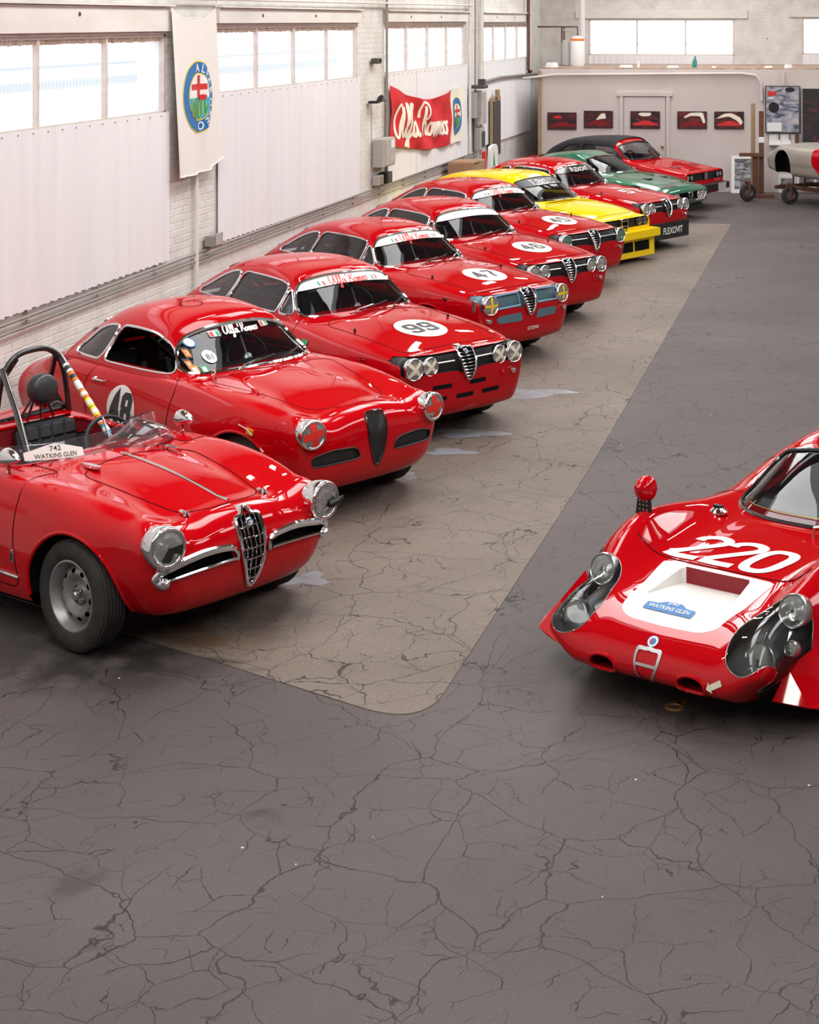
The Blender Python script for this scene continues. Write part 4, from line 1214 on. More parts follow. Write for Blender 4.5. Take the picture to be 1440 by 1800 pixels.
def make_spider(label, loc, rz):
    root = thing('open_roadster', label, 'car', loc, rz)
    s = SPI
    full = body_shell(s['lines'], s['u0'], s['u1'], s['nose'], s['tail'], m=6, nu=120, bow0=s['bow'][0], bow1=s['bow'][1], T=38)
    bv = full.bvh(); sh = full
    frames = []
    for sg in (1, -1):
        P = rpoly([(sg * .595, .475), (sg * .585, .525), (sg * .46, .560), (sg * .30, .580), (sg * .155, .568), (sg * .125, .50), (sg * .30, .495)], .025)
        f2 = sdf(P)
        sh, fl, wl, i_ = recess(sh, lambda a, f2=f2: np.maximum(f2(a[:, [1, 2]]), .25 - a[:, 0]), .05)
        g = obj('intake_recess', fl, 'dark', root); obj('intake_wall', wl, 'dark', g)
        up = drape(bv, cr([(0, sg * v, z) for v, z in ((.575, .460), (.615, .490), (.585, .530), (.47, .563), (.31, .585), (.16, .575), (.120, .54), (.118, .495))], 5), (-1, 0, 0), .014)
        wid = [.011 + .012 * math.sin(PI * min(1, k / (len(up) - 1) * 1.05)) for k in range(len(up))]
        fr = obj('moustache_trim', tube(up, wid, 8), 'chrome', root, label='chrome moustache bar over the intake')
        lo = drape(bv, cr([(0, sg * v, z) for v, z in ((.56, .480), (.40, .498), (.22, .508), (.13, .508))], 4), (-1, 0, 0), .018)
        obj('lower_bar', tube(lo, .009, 6), 'chrome', fr)
        q = drape(bv, [(0, sg * .575, .470)], (-1, 0, 0), .03)[0]
        lp = obj('parking_lamp', lathe([(0, .022), (.020, .018), (.033, .006), (.036, -.01), (.036, -.04)], 20, 'x').move(*q), 'chrome', root)
        obj('lamp_lens', lathe([(0, .030), (.015, .026), (.022, .018)], 16, 'x').move(*q), 'reflector', lp)
    sh, s_fl, s_wl, _ = shield_hole(sh, .088, .720, .315)
    obj('grille_cavity', s_fl.add(s_wl), 'dark', root)
    # cockpit hole
    f2 = sdf(rpoly([(-.80, -.55), (-.76, 0), (-.80, .55), (-1.80, .55), (-1.86, .35), (-1.86, -.35), (-1.80, -.55)], .10))
    edge, sh = cut(sh, lambda a: np.maximum(f2(a[:, :2]), .5 - a[:, 2]))
    _, hm, dm = common_body(root, s, sh, 'red')
    rim_ = trim(edge, .012, 6, .04); obj('cockpit_edge', rim_, 'red', root)
    # inside of the cockpit: walls follow the opening
    L0 = max(loops(edge), key=lambda t: len(t[0]))[0]; L0 = resample(L0, .05)
    n = len(L0); V = [tuple(p) for p in L0] + [(p[0], p[1], .22) for p in L0]
    F = [(i, (i + 1) % n, n + (i + 1) % n, n + i) for i in range(n)] + [tuple(range(n, 2 * n))]
    obj('cockpit_tub', M(V, F), 'redin', root)
    obj('dashboard', box((-.80, 0, .80), (.12, 1.02, .16), bev=.04), 'red', root)
    st = seat(root, -1.66, .31, w=.46, z=.28, back=.60, quilt=True, name='driver_seat')
    hr = obj('headrest', lathe([(0, .058), (.07, .056), (.092, .044), (.102, .02), (.104, -.02), (.094, -.045), (.07, -.055), (0, -.058)], 32, 'x').tf(Matrix.Rotation(-.12, 4, 'Y')).move(-1.86, .31, 1.06), 'leather', root)
    sp = M()
    for v in (.22, .27, .35, .42): sp.add(tube([(-1.92, .31 + (v - .31) * .5, .99), (-1.97, v + (v - .31) * .6, .80)], .009, 6))
    obj('headrest_strut', sp, 'blackg', hr)
    steering(root, -1.12, .33, .79, .185, 1.12)
    obj('gauge_pod', lathe([(0, 0), (.05, 0), (.055, .02), (.05, .05)], 20, 'x').move(-.90, .28, .90), 'black', root)
    # roll cage
    hoop = cr([(-2.02, .05, .45), (-2.02, .06, .8), (-2.0, .09, 1.12), (-2.0, .18, 1.265), (-2.0, .32, 1.305), (-2.0, .46, 1.285), (-2.0, .555, 1.16), (-2.02, .62, .83), (-2.02, .635, .5)], 6)
    rh = obj('roll_hoop', tube(hoop, .021, 10), 'blackg', root, label='black tubular roll hoop')
    st_b = tube([(-2.0, .10, 1.20), (-1.60, -.05, 1.0), (-1.22, -.20, .80), (-1.15, -.23, .70)], .021, 10)
    obj('front_brace', st_b, 'blackg', rh)
    A, B = np.array((-2.0, .535, 1.235)), np.array((-1.36, .50, .76))
    obj('side_brace', tube([A, B], .021, 10), 'blackg', rh)
    cols = ['decalw', 'decalo', 'decalw', 'decalo', 'decaly', 'decaly', 'decalo', 'decalt']
    for k, cmat in enumerate(cols):
        t0 = .12 + k * .105; a_, b_ = A + (B - A) * t0, A + (B - A) * (t0 + .098)
        w = obj('brace_sticker', tube([a_, b_], .0225, 10, cap=False), cmat, rh, label='coloured sticker wrapped round the brace')
        mid = (a_ + b_) / 2
        obj('sticker_panel', tube([mid - (b_ - a_) * .22, mid + (b_ - a_) * .22], .0235, 10, cap=False), 'decalk' if k < 2 else 'decalw', w)
    obj('rear_brace', tube([(-2.0, .50, 1.24), (-2.25, .58, .84)], .02, 8).add(tube([(-2.0, .20, 1.26), (-2.3, .10, .84)], .02, 8)), 'blackg', rh)
    obj('cross_tube', tube([(-2.06, -.62, .80), (-2.06, .62, .86)], .022, 8), 'blackg', rh)
    # low perspex screen
    def ribbon_wall(P, H, lean=-.35):
        V = []; F = []
        for (u, v), h in zip(P, H):
            b = drape(bv, [(u, v, 0)], (0, 0, -1), -.004)[0]
            for k in range(4): V.append((b[0] + lean * h * k / 3, b[1] * (1 - .12 * h * k / 3), b[2] + h * k / 3))
        for i in range(len(P) - 1):
            for k in range(3): F.append((i * 4 + k, i * 4 + 4 + k, i * 4 + 5 + k, i * 4 + 1 + k))
        return M(V, F)
    vs = np.linspace(-.60, .56, 34)
    P = [(-.66 - .30 * (abs(v) / .6) ** 2.6, v) for v in vs]
    H = [.115 + .05 * max(0, math.cos((v - .32) / .30 * PI / 2)) if abs(v - .32) < .30 else .115 for v in vs]
    H[-1] = .13
    wall_m = ribbon_wall(P, H)
    sc = obj('wind_deflector', wall_m, 'perspex', root, label='low clear perspex screen')
    obj('deflector_edge', tube([wall_m.V[i * 4 + 3] for i in range(len(P))], .003, 5), 'perspex', sc)
    bub = M()
    V = []; F = []; na, nb = 22, 8
    for j in range(nb + 1):
        for i in range(na + 1):
            a = PI * i / na; b = PI / 2 * j / nb
            V.append((-.84 + .28 * math.sin(a) * math.cos(b), .27 - .26 * math.cos(a) * (math.cos(b) * .35 + .65 * math.cos(b)), .885 + .145 * math.sin(b) * math.sin(a) ** .5))
    for j in range(nb):
        for i in range(na): F.append((j * (na + 1) + i, j * (na + 1) + i + 1, (j + 1) * (na + 1) + i + 1, (j + 1) * (na + 1) + i))
    obj('bubble_screen', M(V, F), 'perspex', sc)
    for v in np.linspace(-.5, .5, 9):
        b = drape(bv, [(-.645 - .30 * (abs(v) / .6) ** 2.6, v, 0)], (0, 0, -1), .002)[0]
        obj('screen_stud', lathe([(0, .006), (.006, .003), (.006, 0)], 8, 'z').move(*b), 'chrome', sc)
    bs = wall_m.bvh()
    base = M([(a, b, 0) for a, b in ((-.15, -.028), (.15, -.028), (.15, .018), (.075, .022), (.045, .052), (0, .062), (-.045, .052), (-.075, .022), (-.15, .018))], [tuple(range(9))])
    base = bmesh_subdiv(base, .04)
    sticker(root, bs, (2, -.33, .922), (.12, 1, 0), (0, 0, 1), (-1, 0, 0), 0, 0, (base, 'decalw'), [(text('WATKINS GLEN', .026, .004, .80).move(0, -.006, 0), 'decalk', 'sticker_lettering'), (text('742', .028, .003).move(0, .035, 0), 'decalk', 'sticker_lettering')], 'event_plate', 'white plate with dark lettering')
    for v, u in ((.62, -.76), (-.62, -.78)):
        bullet_mirror(root, (u, v, .955), label='chrome bullet-shaped mirror')
    # bonnet trim
    st = drape(bv, [(u, 0, 0) for u in np.linspace(-.56, .46, 22)], (0, 0, -1), .004)
    obj('bonnet_strip', tube(st, [.004] + [.008] * 20 + [.011], 6), 'chrome', root)
    for v in (.28, -.28):
        p = drape(bv, [(-.46, v, 0)], (0, 0, -1), .006)[0]
        obj('bonnet_hinge', plate([(-.095, 0), (-.03, .020), (.07, .018), (.095, 0), (.07, -.018), (-.03, -.020)], .018, 'z').move(*p), 'chrome', root)
        p = drape(bv, [(.42, v, 0)], (0, 0, -1), .0)[0]
        k = obj('bonnet_latch', box((0, 0, .012), (.075, .026, .02), bev=.006).tf(Matrix.Rotation(.18, 4, 'Y')).move(*p), 'chrome', root)
        obj('latch_lever', lathe([(0, .03), (.014, .026), (.016, .012), (.02, 0)], 12, 'z').move(p[0] + .025, p[1], p[2]), 'chrome', k)
    shield(root, bv, .088, .720, .315, off=.014, bars=6, vbars=5, r=.011, depth=.06, badge=(.672, .030), top_lobe=True)
    def U(v, z, o=0.0):
        h = bv.ray_cast(Vector((3, v, z)), Vector((-1, 0, 0)), 4)[0]; return (h[0] + o, v, z)
    for sg in (1, -1):
        h = headlight(root, U(sg * .570, .668, .060), .097, aim=(sg * .10, .02), depth=.11, rimw=.020)
        if sg > 0:
            obj('tape_patch', M([(.022, a, b) for a, b in ((-.02, -.03), (.05, -.05), (.075, -.01), (.045, .02), (.0, .0))] , [tuple(range(5))]).add(tube([(.02, .03, -.02), (.06, .05, .0), (.075, .075, .02)], [.03, .02, .008], 8)), 'black', h)
        else:
            obj('tape_patch', M([(.020 + .0, a, b) for a, b in ((-.01, .0), (.08, .01), (.075, -.045), (.03, -.03), (0, -.075), (-.05, -.06))], [tuple(range(6))]), 'black', h)
    for sg in (1, -1):
        p = drape(bv, [(-.48, 0, .47)], (0, -sg, 0), .004)[0]
        b = obj('wing_badge', box(p, (.028, .008, .075), bev=.003), 'chrome', root)
        obj('badge_panel', box((p[0], p[1] + sg * .004, p[2] - .005), (.017, .006, .045)), 'black', b)
        L = drape(bv, [(u, 0, .355) for u in np.linspace(-.42, -1.75, 16)], (0, -sg, 0), .006)
        obj('sill_strip', tube(L, .010, 6), 'chrome', root)
    return root

# ---------------------------------------------------------------- the low prototype (number 220)
PRO = dict(
 lines=[
  (0.0, [(.40, .12), (-3.0, .14)]),
  (.45, [(.40, .12), (-3.0, .14)]),
  ([(.40, .52), (.27, .68), (.1, .75), (-.3, .78), (-2.2, .78), (-3.0, .62)], [(.40, .135), (0, .13), (-3.0, .18)]),
  ([(.40, .61), (.27, .76), (.1, .82), (-.3, .865), (-2.2, .865), (-3.0, .74)], [(.40, .22), (-3.0, .30)]),
  ([(.40, .665), (.27, .79), (.1, .835), (-.3, .875), (-2.2, .88), (-3.0, .75)], [(.40, .31), (0, .38), (-.5, .40), (-2.2, .44), (-3.0, .45)]),
  ([(.40, .655), (.1, .765), (-.3, .82), (-1.1, .80), (-2.2, .82), (-3.0, .70)], [(.40, .44), (.1, .58), (-.15, .62), (-.6, .59), (-1.1, .56), (-2.2, .66), (-3.0, .60)]),
  ([(.40, .57), (.1, .61), (-.3, .64), (-1.1, .64), (-2.2, .64), (-3.0, .58)], [(.40, .545), (.25, .625), (.08, .700), (-.12, .738), (-.4, .715), (-.8, .655), (-1.2, .63), (-2.2, .76), (-3.0, .68)]),
  ([(.40, .40), (-.2, .45), (-.8, .44), (-3.0, .40)], [(.40, .507), (.09, .580), (-.3, .608), (-.8, .610), (-1.2, .62), (-2.2, .68), (-3.0, .66)]),
  ([(.40, .20), (-3.0, .2)], [(.40, .502), (.09, .568), (-.3, .600), (-.8, .612), (-1.2, .62), (-2.2, .68), (-3.0, .66)]),
  (0.0, [(.40, .500), (.09, .566), (-.3, .600), (-.8, .612), (-1.2, .62), (-2.2, .68), (-3.0, .66)]),
 ],
 u0=.40, u1=-3.0, nose=dict(depth=.42, p=1.9, q=4.6, tc=-.35), tail=dict(depth=.10, p=3, q=3), bow=(.0, .0),
 arches=[(-.03, .30), (-2.25, .34)], zsill=.15, zunder=.135, wheels=[(0, .68), (-2.25, .68)], R=.30, zc=.30, tw=.22, rin=.19, lip=.008, holes=0, rimm='alu', vin=.57,
 cabhole=[(-.94, -.46), (-.88, 0), (-.94, .46), (-2.1, .50), (-2.1, -.50)], cab=(-.92, -2.1, .50, .60), noseats=False, lowhood=True,
 door=[(-1.10, .20), (-1.02, .60), (-1.15, .66), (-1.75, .70), (-1.80, .3), (-1.75, .20)],
 gh=[
  [(-.70, 0, .598), (-.71, .20, .600), (-.77, .38, .602), (-.86, .48, .606), (-.93, .53, .608), (-1.0, .58, .60), (-1.01, .62, .50)],
  [(-.93, 0, .760), (-.94, .19, .756), (-.99, .34, .742), (-1.06, .44, .715), (-1.11, .50, .675), (-1.15, .57, .61), (-1.16, .62, .50)],
  [(-1.17, 0, .892), (-1.18, .18, .887), (-1.22, .32, .868), (-1.28, .41, .83), (-1.32, .48, .765), (-1.35, .57, .63), (-1.35, .62, .50)],
  [(-1.38, 0, .962), (-1.39, .18, .956), (-1.41, .31, .935), (-1.45, .40, .89), (-1.48, .47, .80), (-1.5, .57, .64), (-1.5, .62, .5)],
  [(-1.80, 0, .985), (-1.80, .18, .978), (-1.80, .30, .955), (-1.80, .39, .90), (-1.80, .47, .80), (-1.80, .57, .65), (-1.8, .62, .5)],
  [(-2.30, 0, .93), (-2.30, .17, .922), (-2.30, .29, .90), (-2.30, .38, .86), (-2.30, .46, .78), (-2.30, .56, .66), (-2.3, .6, .5)],
  [(-2.85, 0, .78), (-2.85, .17, .775), (-2.85, .29, .765), (-2.85, .38, .74), (-2.85, .46, .71), (-2.85, .54, .66), (-2.85, .58, .5)],
 ],
 windows=[
  ('windscreen', 'x', [(-.515, .632), (-.3, .618), (0, .614), (.3, .618), (.515, .632), (.395, .872), (.2, .918), (0, .928), (-.2, .918), (-.395, .872)], [.06, .15, .2, .15, .06, .08, .1, .1, .1, .08], -1.38, 'glass'),
  ('side_window', 'y', [(-1.19, .655), (-1.42, .845), (-1.72, .865), (-1.78, .67)], [.03, .06, .04, .03], 0, 'glassd'),
 ], trimmat='blackg', trimr=.009,
)
def make_proto(label, loc, rz):
    root = thing('racing_prototype', label, 'car', loc, rz)
    s = PRO
    full = body_shell(s['lines'], s['u0'], s['u1'], s['nose'], s['tail'], m=6, nu=120, T=44, relax_it=4)
    bv = full.bvh(); sh = full
    Z = (0, 0, -1)
    # white nose panel with the sunken duct
    fp = sdf(rpoly([(.66, 0), (.655, .22), (.61, .30), (.50, .315), (.10, .355), (.085, 0), (.10, -.355), (.50, -.315), (.61, -.30), (.655, -.22)], [.02, .05, .05, .05, .02, .0, .02, .05, .05, .05]))
    pan, sh = cut(sh, lambda a: np.maximum(fp(a[:, :2]), .30 - a[:, 2]))
    fd = sdf([(.47, 0), (.44, .255), (.12, .215), (.12, -.215), (.44, -.255)])
    duct, pan = cut(pan, lambda a: fd(a[:, :2]))
    def sink(a):
        t = np.clip((.47 - a[:, 0]) / .35, 0, 1); b = a.copy(); b[:, 2] -= .09 * t ** 1.2; return b
    dfl = M(sink(duct.arr()), duct.F)
    pw = obj('nose_panel', pan, 'white', root, label='white painted nose panel')
    obj('duct_floor', dfl, 'white', pw)
    wl = M(); back = M()
    for P, c in loops(duct):
        Q = sink(P); n = len(P)
        for i in range(n):
            j = (i + 1) % n; T_ = back if (P[i][0] < .125 and P[j][0] < .125) else wl
            k = len(T_.V); T_.V += [tuple(P[i]), tuple(P[j]), tuple(Q[j]), tuple(Q[i])]; T_.F.append((k, k + 1, k + 2, k + 3))
    obj('duct_wall', wl, 'white', pw, smooth=False)
    obj('duct_mouth', back, 'redin', pw, smooth=False)
    # round intakes
    for sg in (1, -1):
        f2 = sdf(rpoly([(sg * .19, .285), (sg * .35, .285), (sg * .365, .20), (sg * .18, .20)], .045, 6))
        sh, fl, w_, i_ = recess(sh, lambda a, f2=f2: np.maximum(f2(a[:, [1, 2]]), .4 - a[:, 0]), .14)
        g = obj('intake_duct', w_, 'redin', root); obj('duct_end', fl, 'dark', g)
        obj('intake_lip', trim(i_, .010, 8, .02), 'red2', g)
    # headlamp bays: cut, sunk and glazed
    for sg in (1, -1):
        P = rpoly([(-.34, .59), (-.22, .69), (.05, .715), (.26, .68), (.43, .62), (.48, .55), (.40, .44), (.15, .40), (-.15, .46), (-.28, .51)], .10, 6)
        f2 = sdf([(a, sg * b) for a, b in P])
        cov, sh = cut(sh, lambda a, f2=f2: np.maximum(np.maximum(f2(np.c_[a[:, 0] - a[:, 2], a[:, 1]]), .205 + .55 * np.clip(np.abs(a[:, 1]) - .54, 0, 1) - a[:, 2]), .15 - a[:, 0]))
        bay = cov.move(-.07, -sg * .03, -.055)
        b = obj('headlamp_bay', bay, 'black', root)
        obj('headlamp_cover', cov.offset(.002), 'cover', b); obj('cover_rim', trim(cov, .003, 5, .025), 'alu', b)
        w2 = M()
        Lp = max(loops(cov), key=lambda t: len(t[0]))[0]; cb = bay.arr().mean(0)
        Q = Lp + np.array((-.07, -sg * .03, -.055)); n = len(Lp)
        w2 = M([tuple(p) for p in Lp] + [tuple(q) for q in Q], [(i, (i + 1) % n, n + (i + 1) % n, n + i) for i in range(n)])
        obj('bay_wall', w2, 'black', b)
        for (u, v, z, r) in ((.355, .60, .545, .080), (.655, .575, .385, .080)):
            h = headlight(root, (u - .005, sg * v, z - .005), r, aim=(0, .28), depth=.06, rimw=.008, bez='alu')
        for (u, v, z, r) in ((.50, .67, .41, .034),):
            headlight(root, (u, sg * v, z), r, aim=(0, .3), depth=.04, rimw=.006, name='spot_lamp', bez='alu')
        obj('lamp_bracket', box((0, 0, 0), (.25, .02, .012)).tf(Matrix.Rotation(.55, 4, 'Y')).move(.44, sg * .60, .40), 'alu', b)
        k = M()
        for t in range(0, n, max(1, n // 12)): k.add(lathe([(0, .004), (.005, .002), (.005, 0)], 6, 'z').move(*Lp[t]))
        obj('rivet', k, 'alu', b)
    common_body(root, s, sh, 'red2', hood=False)
    # cowl seam lines
    obj('panel_gap', tube(drape(bv, [(.075 , v, 0) for v in np.linspace(-.56, .56, 24)], Z, .001), .0035, 5), 'seam', root)
    # numbers
    D2 = [(-.40, .55), (-.36, .82), (-.12, 1.0), (.18, 1.0), (.42, .82), (.42, .55), (.25, .25), (-.10, -.25), (-.42, -.72), (-.46, -.93)]
    two = ribbon(cr([(x, y) for x, y in D2[:-1]], 5), .30).add(ribbon([(-.50, -.85), (-.2, -.87), (.1, -.87), (.50, -.85)], .30))
    O = [(.46 * math.cos(a), 1.0 * math.sin(a) * .86) for a in np.linspace(0, 2 * PI, 33)[:-1]]
    O = [(np.sign(x) * .44 * abs(x / .46) ** .7, np.sign(y) * .87 * abs(y / .86) ** .7) for x, y in O]
    zero = ribbon(O, .30, True)
    num = M()
    for g, x in ((two, -1.14), (two, 0.0), (zero, 1.14)): num.add(g.move(x, 0, 0))
    a = num.arr(); a[:, 0] = a[:, 0] * .200 + a[:, 1] * .035; a[:, 1] *= .172
    m = to_plane(M(a, num.F), (-.125, -.045, 0), (0, 1, 0), (-1, 0, 0))
    bm = bmesh_subdiv(m)
    obj('race_number', drape_mesh(bv, bm, Z, .004), 'decalw', root, label='white race number 220')
    # event plate, badge, shield, arrow, towing ring
    base = M([(a, b, 0) for a, b in ((-.15, -.035), (.15, -.035), (.15, .025), (.085, .030), (.05, .058), (0, .066), (-.05, .058), (-.085, .030), (-.15, .025))], [tuple(range(9))])
    base = bmesh_subdiv(base, .03)
    sticker(root, bv, (.545, -.03, 0), (0, 1, 0), (-1, 0, 0), Z, 0, 0, (base, 'decalb'), [(bmesh_subdiv(text('WATKINS GLEN', .030, .008, .82).move(0, -.004, 0)), 'decalw', 'sticker_lettering'), (text('090', .028, .006, 1.1).move(0, .042, 0), 'decalw', 'sticker_lettering')], 'event_plate', 'blue plate with white lettering', off=.006)
    def F(v, z, o=0.0):
        h = bv.ray_cast(Vector((3, v, z)), Vector((-1, 0, 0)), 4); return np.array(h[0]) + np.array((o, 0, 0))
    dirn = (-1, 0, -.6)
    for rr, mt, of in ((.033, 'decalb', .003), (.029, 'decalw', .004), (.020, 'decalb', .005)):
        on_surface(root, to_plane(disc(rr, 24, 2), (.745, 0, .385), (0, 1, 0), (-.5, 0, .8)), bv, dirn, mt, 'nose_badge', of)
    on_surface(root, to_plane(rect(-.018, -.004, .0, .004).add(rect(-.012, -.015, -.005, .015)), (.745, 0, .385), (0, 1, 0), (-.5, 0, .8)), bv, dirn, 'decalr', 'badge_cross', .0065)
    Osh = shield_outline(.078, .365, .175)
    P = np.array([F(v, z, .005) for v, z in Osh])
    ci = np.array([F(v * .80, .270 + (z - .270) * .84, .007) for v, z in Osh])
    n = len(P); fr = obj('shield_plate', M([tuple(p) for p in P] + [tuple(p) for p in ci], [(i, (i + 1) % n, n + (i + 1) % n, n + i) for i in range(n)]), 'alu', root)
    obj('shield_bar', M([tuple(F(v, z, .007)) for v, z in ((-.062, .292), (0, .292), (.062, .292), (.060, .278), (0, .278), (-.060, .278))], [(0, 1, 4, 5), (1, 2, 3, 4)]), 'alu', fr)
    arrow = M([(a, b, 0) for a, b in ((-.05, -.03), (-.015, -.045), (-.02, -.03), (.04, .005), (.025, .03), (-.035, -.005), (-.04, .01))], [tuple(range(7))])
    on_surface(root, to_plane(arrow, (2, .42, .275), (0, 1, 0), (0, 0, 1)), bv, (-1, 0, 0), 'tape', 'arrow_sticker', .006, label='pale arrow pointing at the intake')
    rg = lathe([(.028, 0), (.050, 0), (.050, .008), (.028, .008)], 28, 'z', True).move(.80, .17, .105)
    rg.add(box((.74, .17, .109), (.06, .03, .008)))
    obj('towing_ring', rg, 'brass', root)
    # corner winglets
    for sg in (1, -1):
        W = [(.60, .62, .17), (.51, .78, .14), (.44, .92, .135), (.39, 1.02, .15), (.33, 1.03, .18), (.22, .99, .26), (.08, .92, .40), (.26, .76, .42), (.48, .64, .30)]
        V = [(u, sg * v, z) for u, v, z in W] + [(u - .01, sg * (v - .012), z - .012) for u, v, z in W]; n = len(W)
        obj('corner_winglet', M(V, [tuple(range(n)), tuple(range(2 * n - 1, n - 1, -1))] + [(i, (i + 1) % n, n + (i + 1) % n, n + i) for i in range(n)]), 'red2', root, smooth=False)
    # filler cap and latches beside the windscreen
    for sg in (-1, 1):
        p = drape(bv, [(-.66, sg * .48, 0)], Z, .0)[0]
        c = obj('filler_cap', lathe([(0, .035), (.030, .034), (.036, .028), (.045, .020), (.055, .012), (.056, 0)], 24, 'z').move(*p), 'chrome', root)
        obj('cap_lever', box((p[0], p[1], p[2] + .042), (.02, .07, .016), bev=.004), 'black', c)
    p = drape(bv, [(-.60, .20, 0)], Z, .0)[0]
    wip = obj('wiper_arm', tube([(p[0], p[1], p[2]), (p[0], p[1], p[2] + .05), (p[0] - .05, p[1] + .10, p[2] + .07), (p[0] - .08, p[1] + .36, p[2] + .12)], .010, 8), 'alu', root)
    # pod mirror on a drilled black stalk
    for sg in (-1, 1):
        p = drape(bv, [(-.15, sg * .665, 0)], Z, -.01)[0]
        mr = obj('door_mirror', lathe([(0, .075), (.028, .062), (.050, .030), (.060, -.005), (.058, -.020), (0, -.022)], 28, 'x').sc(1.1, 1.15, 1.25).tf(Matrix.Rotation(-.25, 4, 'Y')).move(p[0] - .01, p[1], p[2] + .135), 'red2', root, label='red pod mirror on a drilled black stalk')
        stk = plate([(-.055, -.01), (.055, -.01), (.045, .095), (-.040, .095)], .012, 'x').move(p[0], p[1], p[2])
        so = obj('mirror_stalk', stk, 'black', mr)
        for a_ in (-.025, 0, .025):
            for b_ in (.02, .045, .068): obj('lightening_hole', lathe([(0, 0), (.006, 0)], 8, 'x').move(p[0] + .0135, p[1] + a_, p[2] + b_), 'alu', so)
    out, R = greenhouse(root, s, 'pro_gh', 'red2')
    interior(root, dict(s, cage=False, head=False, cab=(-.92, -2.05, .49, .60), noseats=True, tubmat='black'))
    seat(root, -1.75, .24, w=.40, z=.14, back=.55)
    sw = M()
    ws, pc = out['windscreen'][0]
    L_ = drape(pc.bvh(), [(0, v, .655) for v in np.linspace(-.38, .42, 20)], (-1, 0, 0), .004)
    obj('aerial_strip', tube(L_, .003, 5), 'brass', root)
    return root

def bmesh_subdiv(m, L=.025):
    """split long edges of a flat mesh so that it can follow a curved skin"""
    import bmesh
    bm = bmesh.new(); vs = [bm.verts.new(v) for v in m.V]
    for f in m.F:
        try: bm.faces.new([vs[i] for i in f])
        except ValueError: pass
    bmesh.ops.triangulate(bm, faces=bm.faces[:])
    for _ in range(5):
        e = [x for x in bm.edges if x.calc_length() > L]
        if not e: break
        bmesh.ops.subdivide_edges(bm, edges=e, cuts=1); bmesh.ops.triangulate(bm, faces=[f for f in bm.faces if len(f.verts) > 3])
    bm.verts.index_update()
    o = M([tuple(v.co) for v in bm.verts], [tuple(v.index for v in f.verts) for f in bm.faces]); bm.free()
    return o
# ---------------------------------------------------------------- three plainer cars at the far end of the row
def simple_gh(ub, ut, ur, ue, zb, zt, vb, vt, zs=None):
    """greenhouse grid from: screen base u, screen top u, roof rear u, rear base u; belt and roof heights; half widths"""
    zr = zt
    def row(u, z, vt_, vb_, du, zbelt):
        return [(u, 0, z), (u - du * .1, vt_ * .45, z - .004), (u - du * .45, vt_ * .8, z - .022), (u - du * .8, vt_, z - .065 if z - .065 > zbelt else zbelt), (u - du * .9, (vt_ + vb_) / 2, max(zbelt, (z - .065 + zbelt) / 2)), (u - du, vb_, zbelt), (u - du, vb_ + .02, zbelt - .10)]
    um, zm = (ub + ut) / 2, (zb + zt) / 2
    return [row(ub, zb, vb * .88, vb, .16, zb - .01), row(um - .0, zm + .01, (vb * .88 + vt) / 2, vb, .13, zb), row(ut, zt - .05, vt, vb, .11, zb), row(ut - .16, zt - .01, vt, vb, .08, zb),
            row((ut + ur) / 2, zt, vt, vb, 0, zb), row(ur, zt - .03, vt * .97, vb, 0, zb), row((ur * .6 + ue * .4), zt - .11, vt * .93, vb * .99, -.03, zb), row(ur * .25 + ue * .75, (zb + zt) / 2 - .03, vt * .92, vb * .96, -.05, zb - .005), row(ue, zb - .02, vb * .80, vb * .9, -.1, zb - .03)]
def simple_windows(ub, ut, ur, ue, zb, zt, vb, vt, split, gl='glass'):
    return [
     ('windscreen', 'x', [(-vb * .92, zb + .03), (0, zb + .025), (vb * .92, zb + .03), (vt * .96, zt - .125), (vt * .5, zt - .085), (0, zt - .075), (-vt * .5, zt - .085), (-vt * .96, zt - .125)], [.06, .2, .06, .06, .1, .1, .1, .06], ut - .22, gl),
     ('rear_window', 'back', [(-vb * .7, zb + .05), (vb * .7, zb + .05), (vt * .8, zt - .14), (-vt * .8, zt - .14)], .06, (ur + ue) / 2 + .15, 'glassd'),
     ('side_window', 'y', [(ub - .27, zb + .035), (ut - .13, zt - .14), (split + .04, zt - .115), (split + .02, zb + .035)], [.03, .06, .03, .03], 0, 'glassd'),
     ('quarter_window', 'y', [(split - .02, zb + .035), (split - .02, zt - .115), (ur - .02, zt - .14), (ur * .45 + ue * .55, zb + .04)], [.03, .03, .08, .04], 0, 'glassd')]

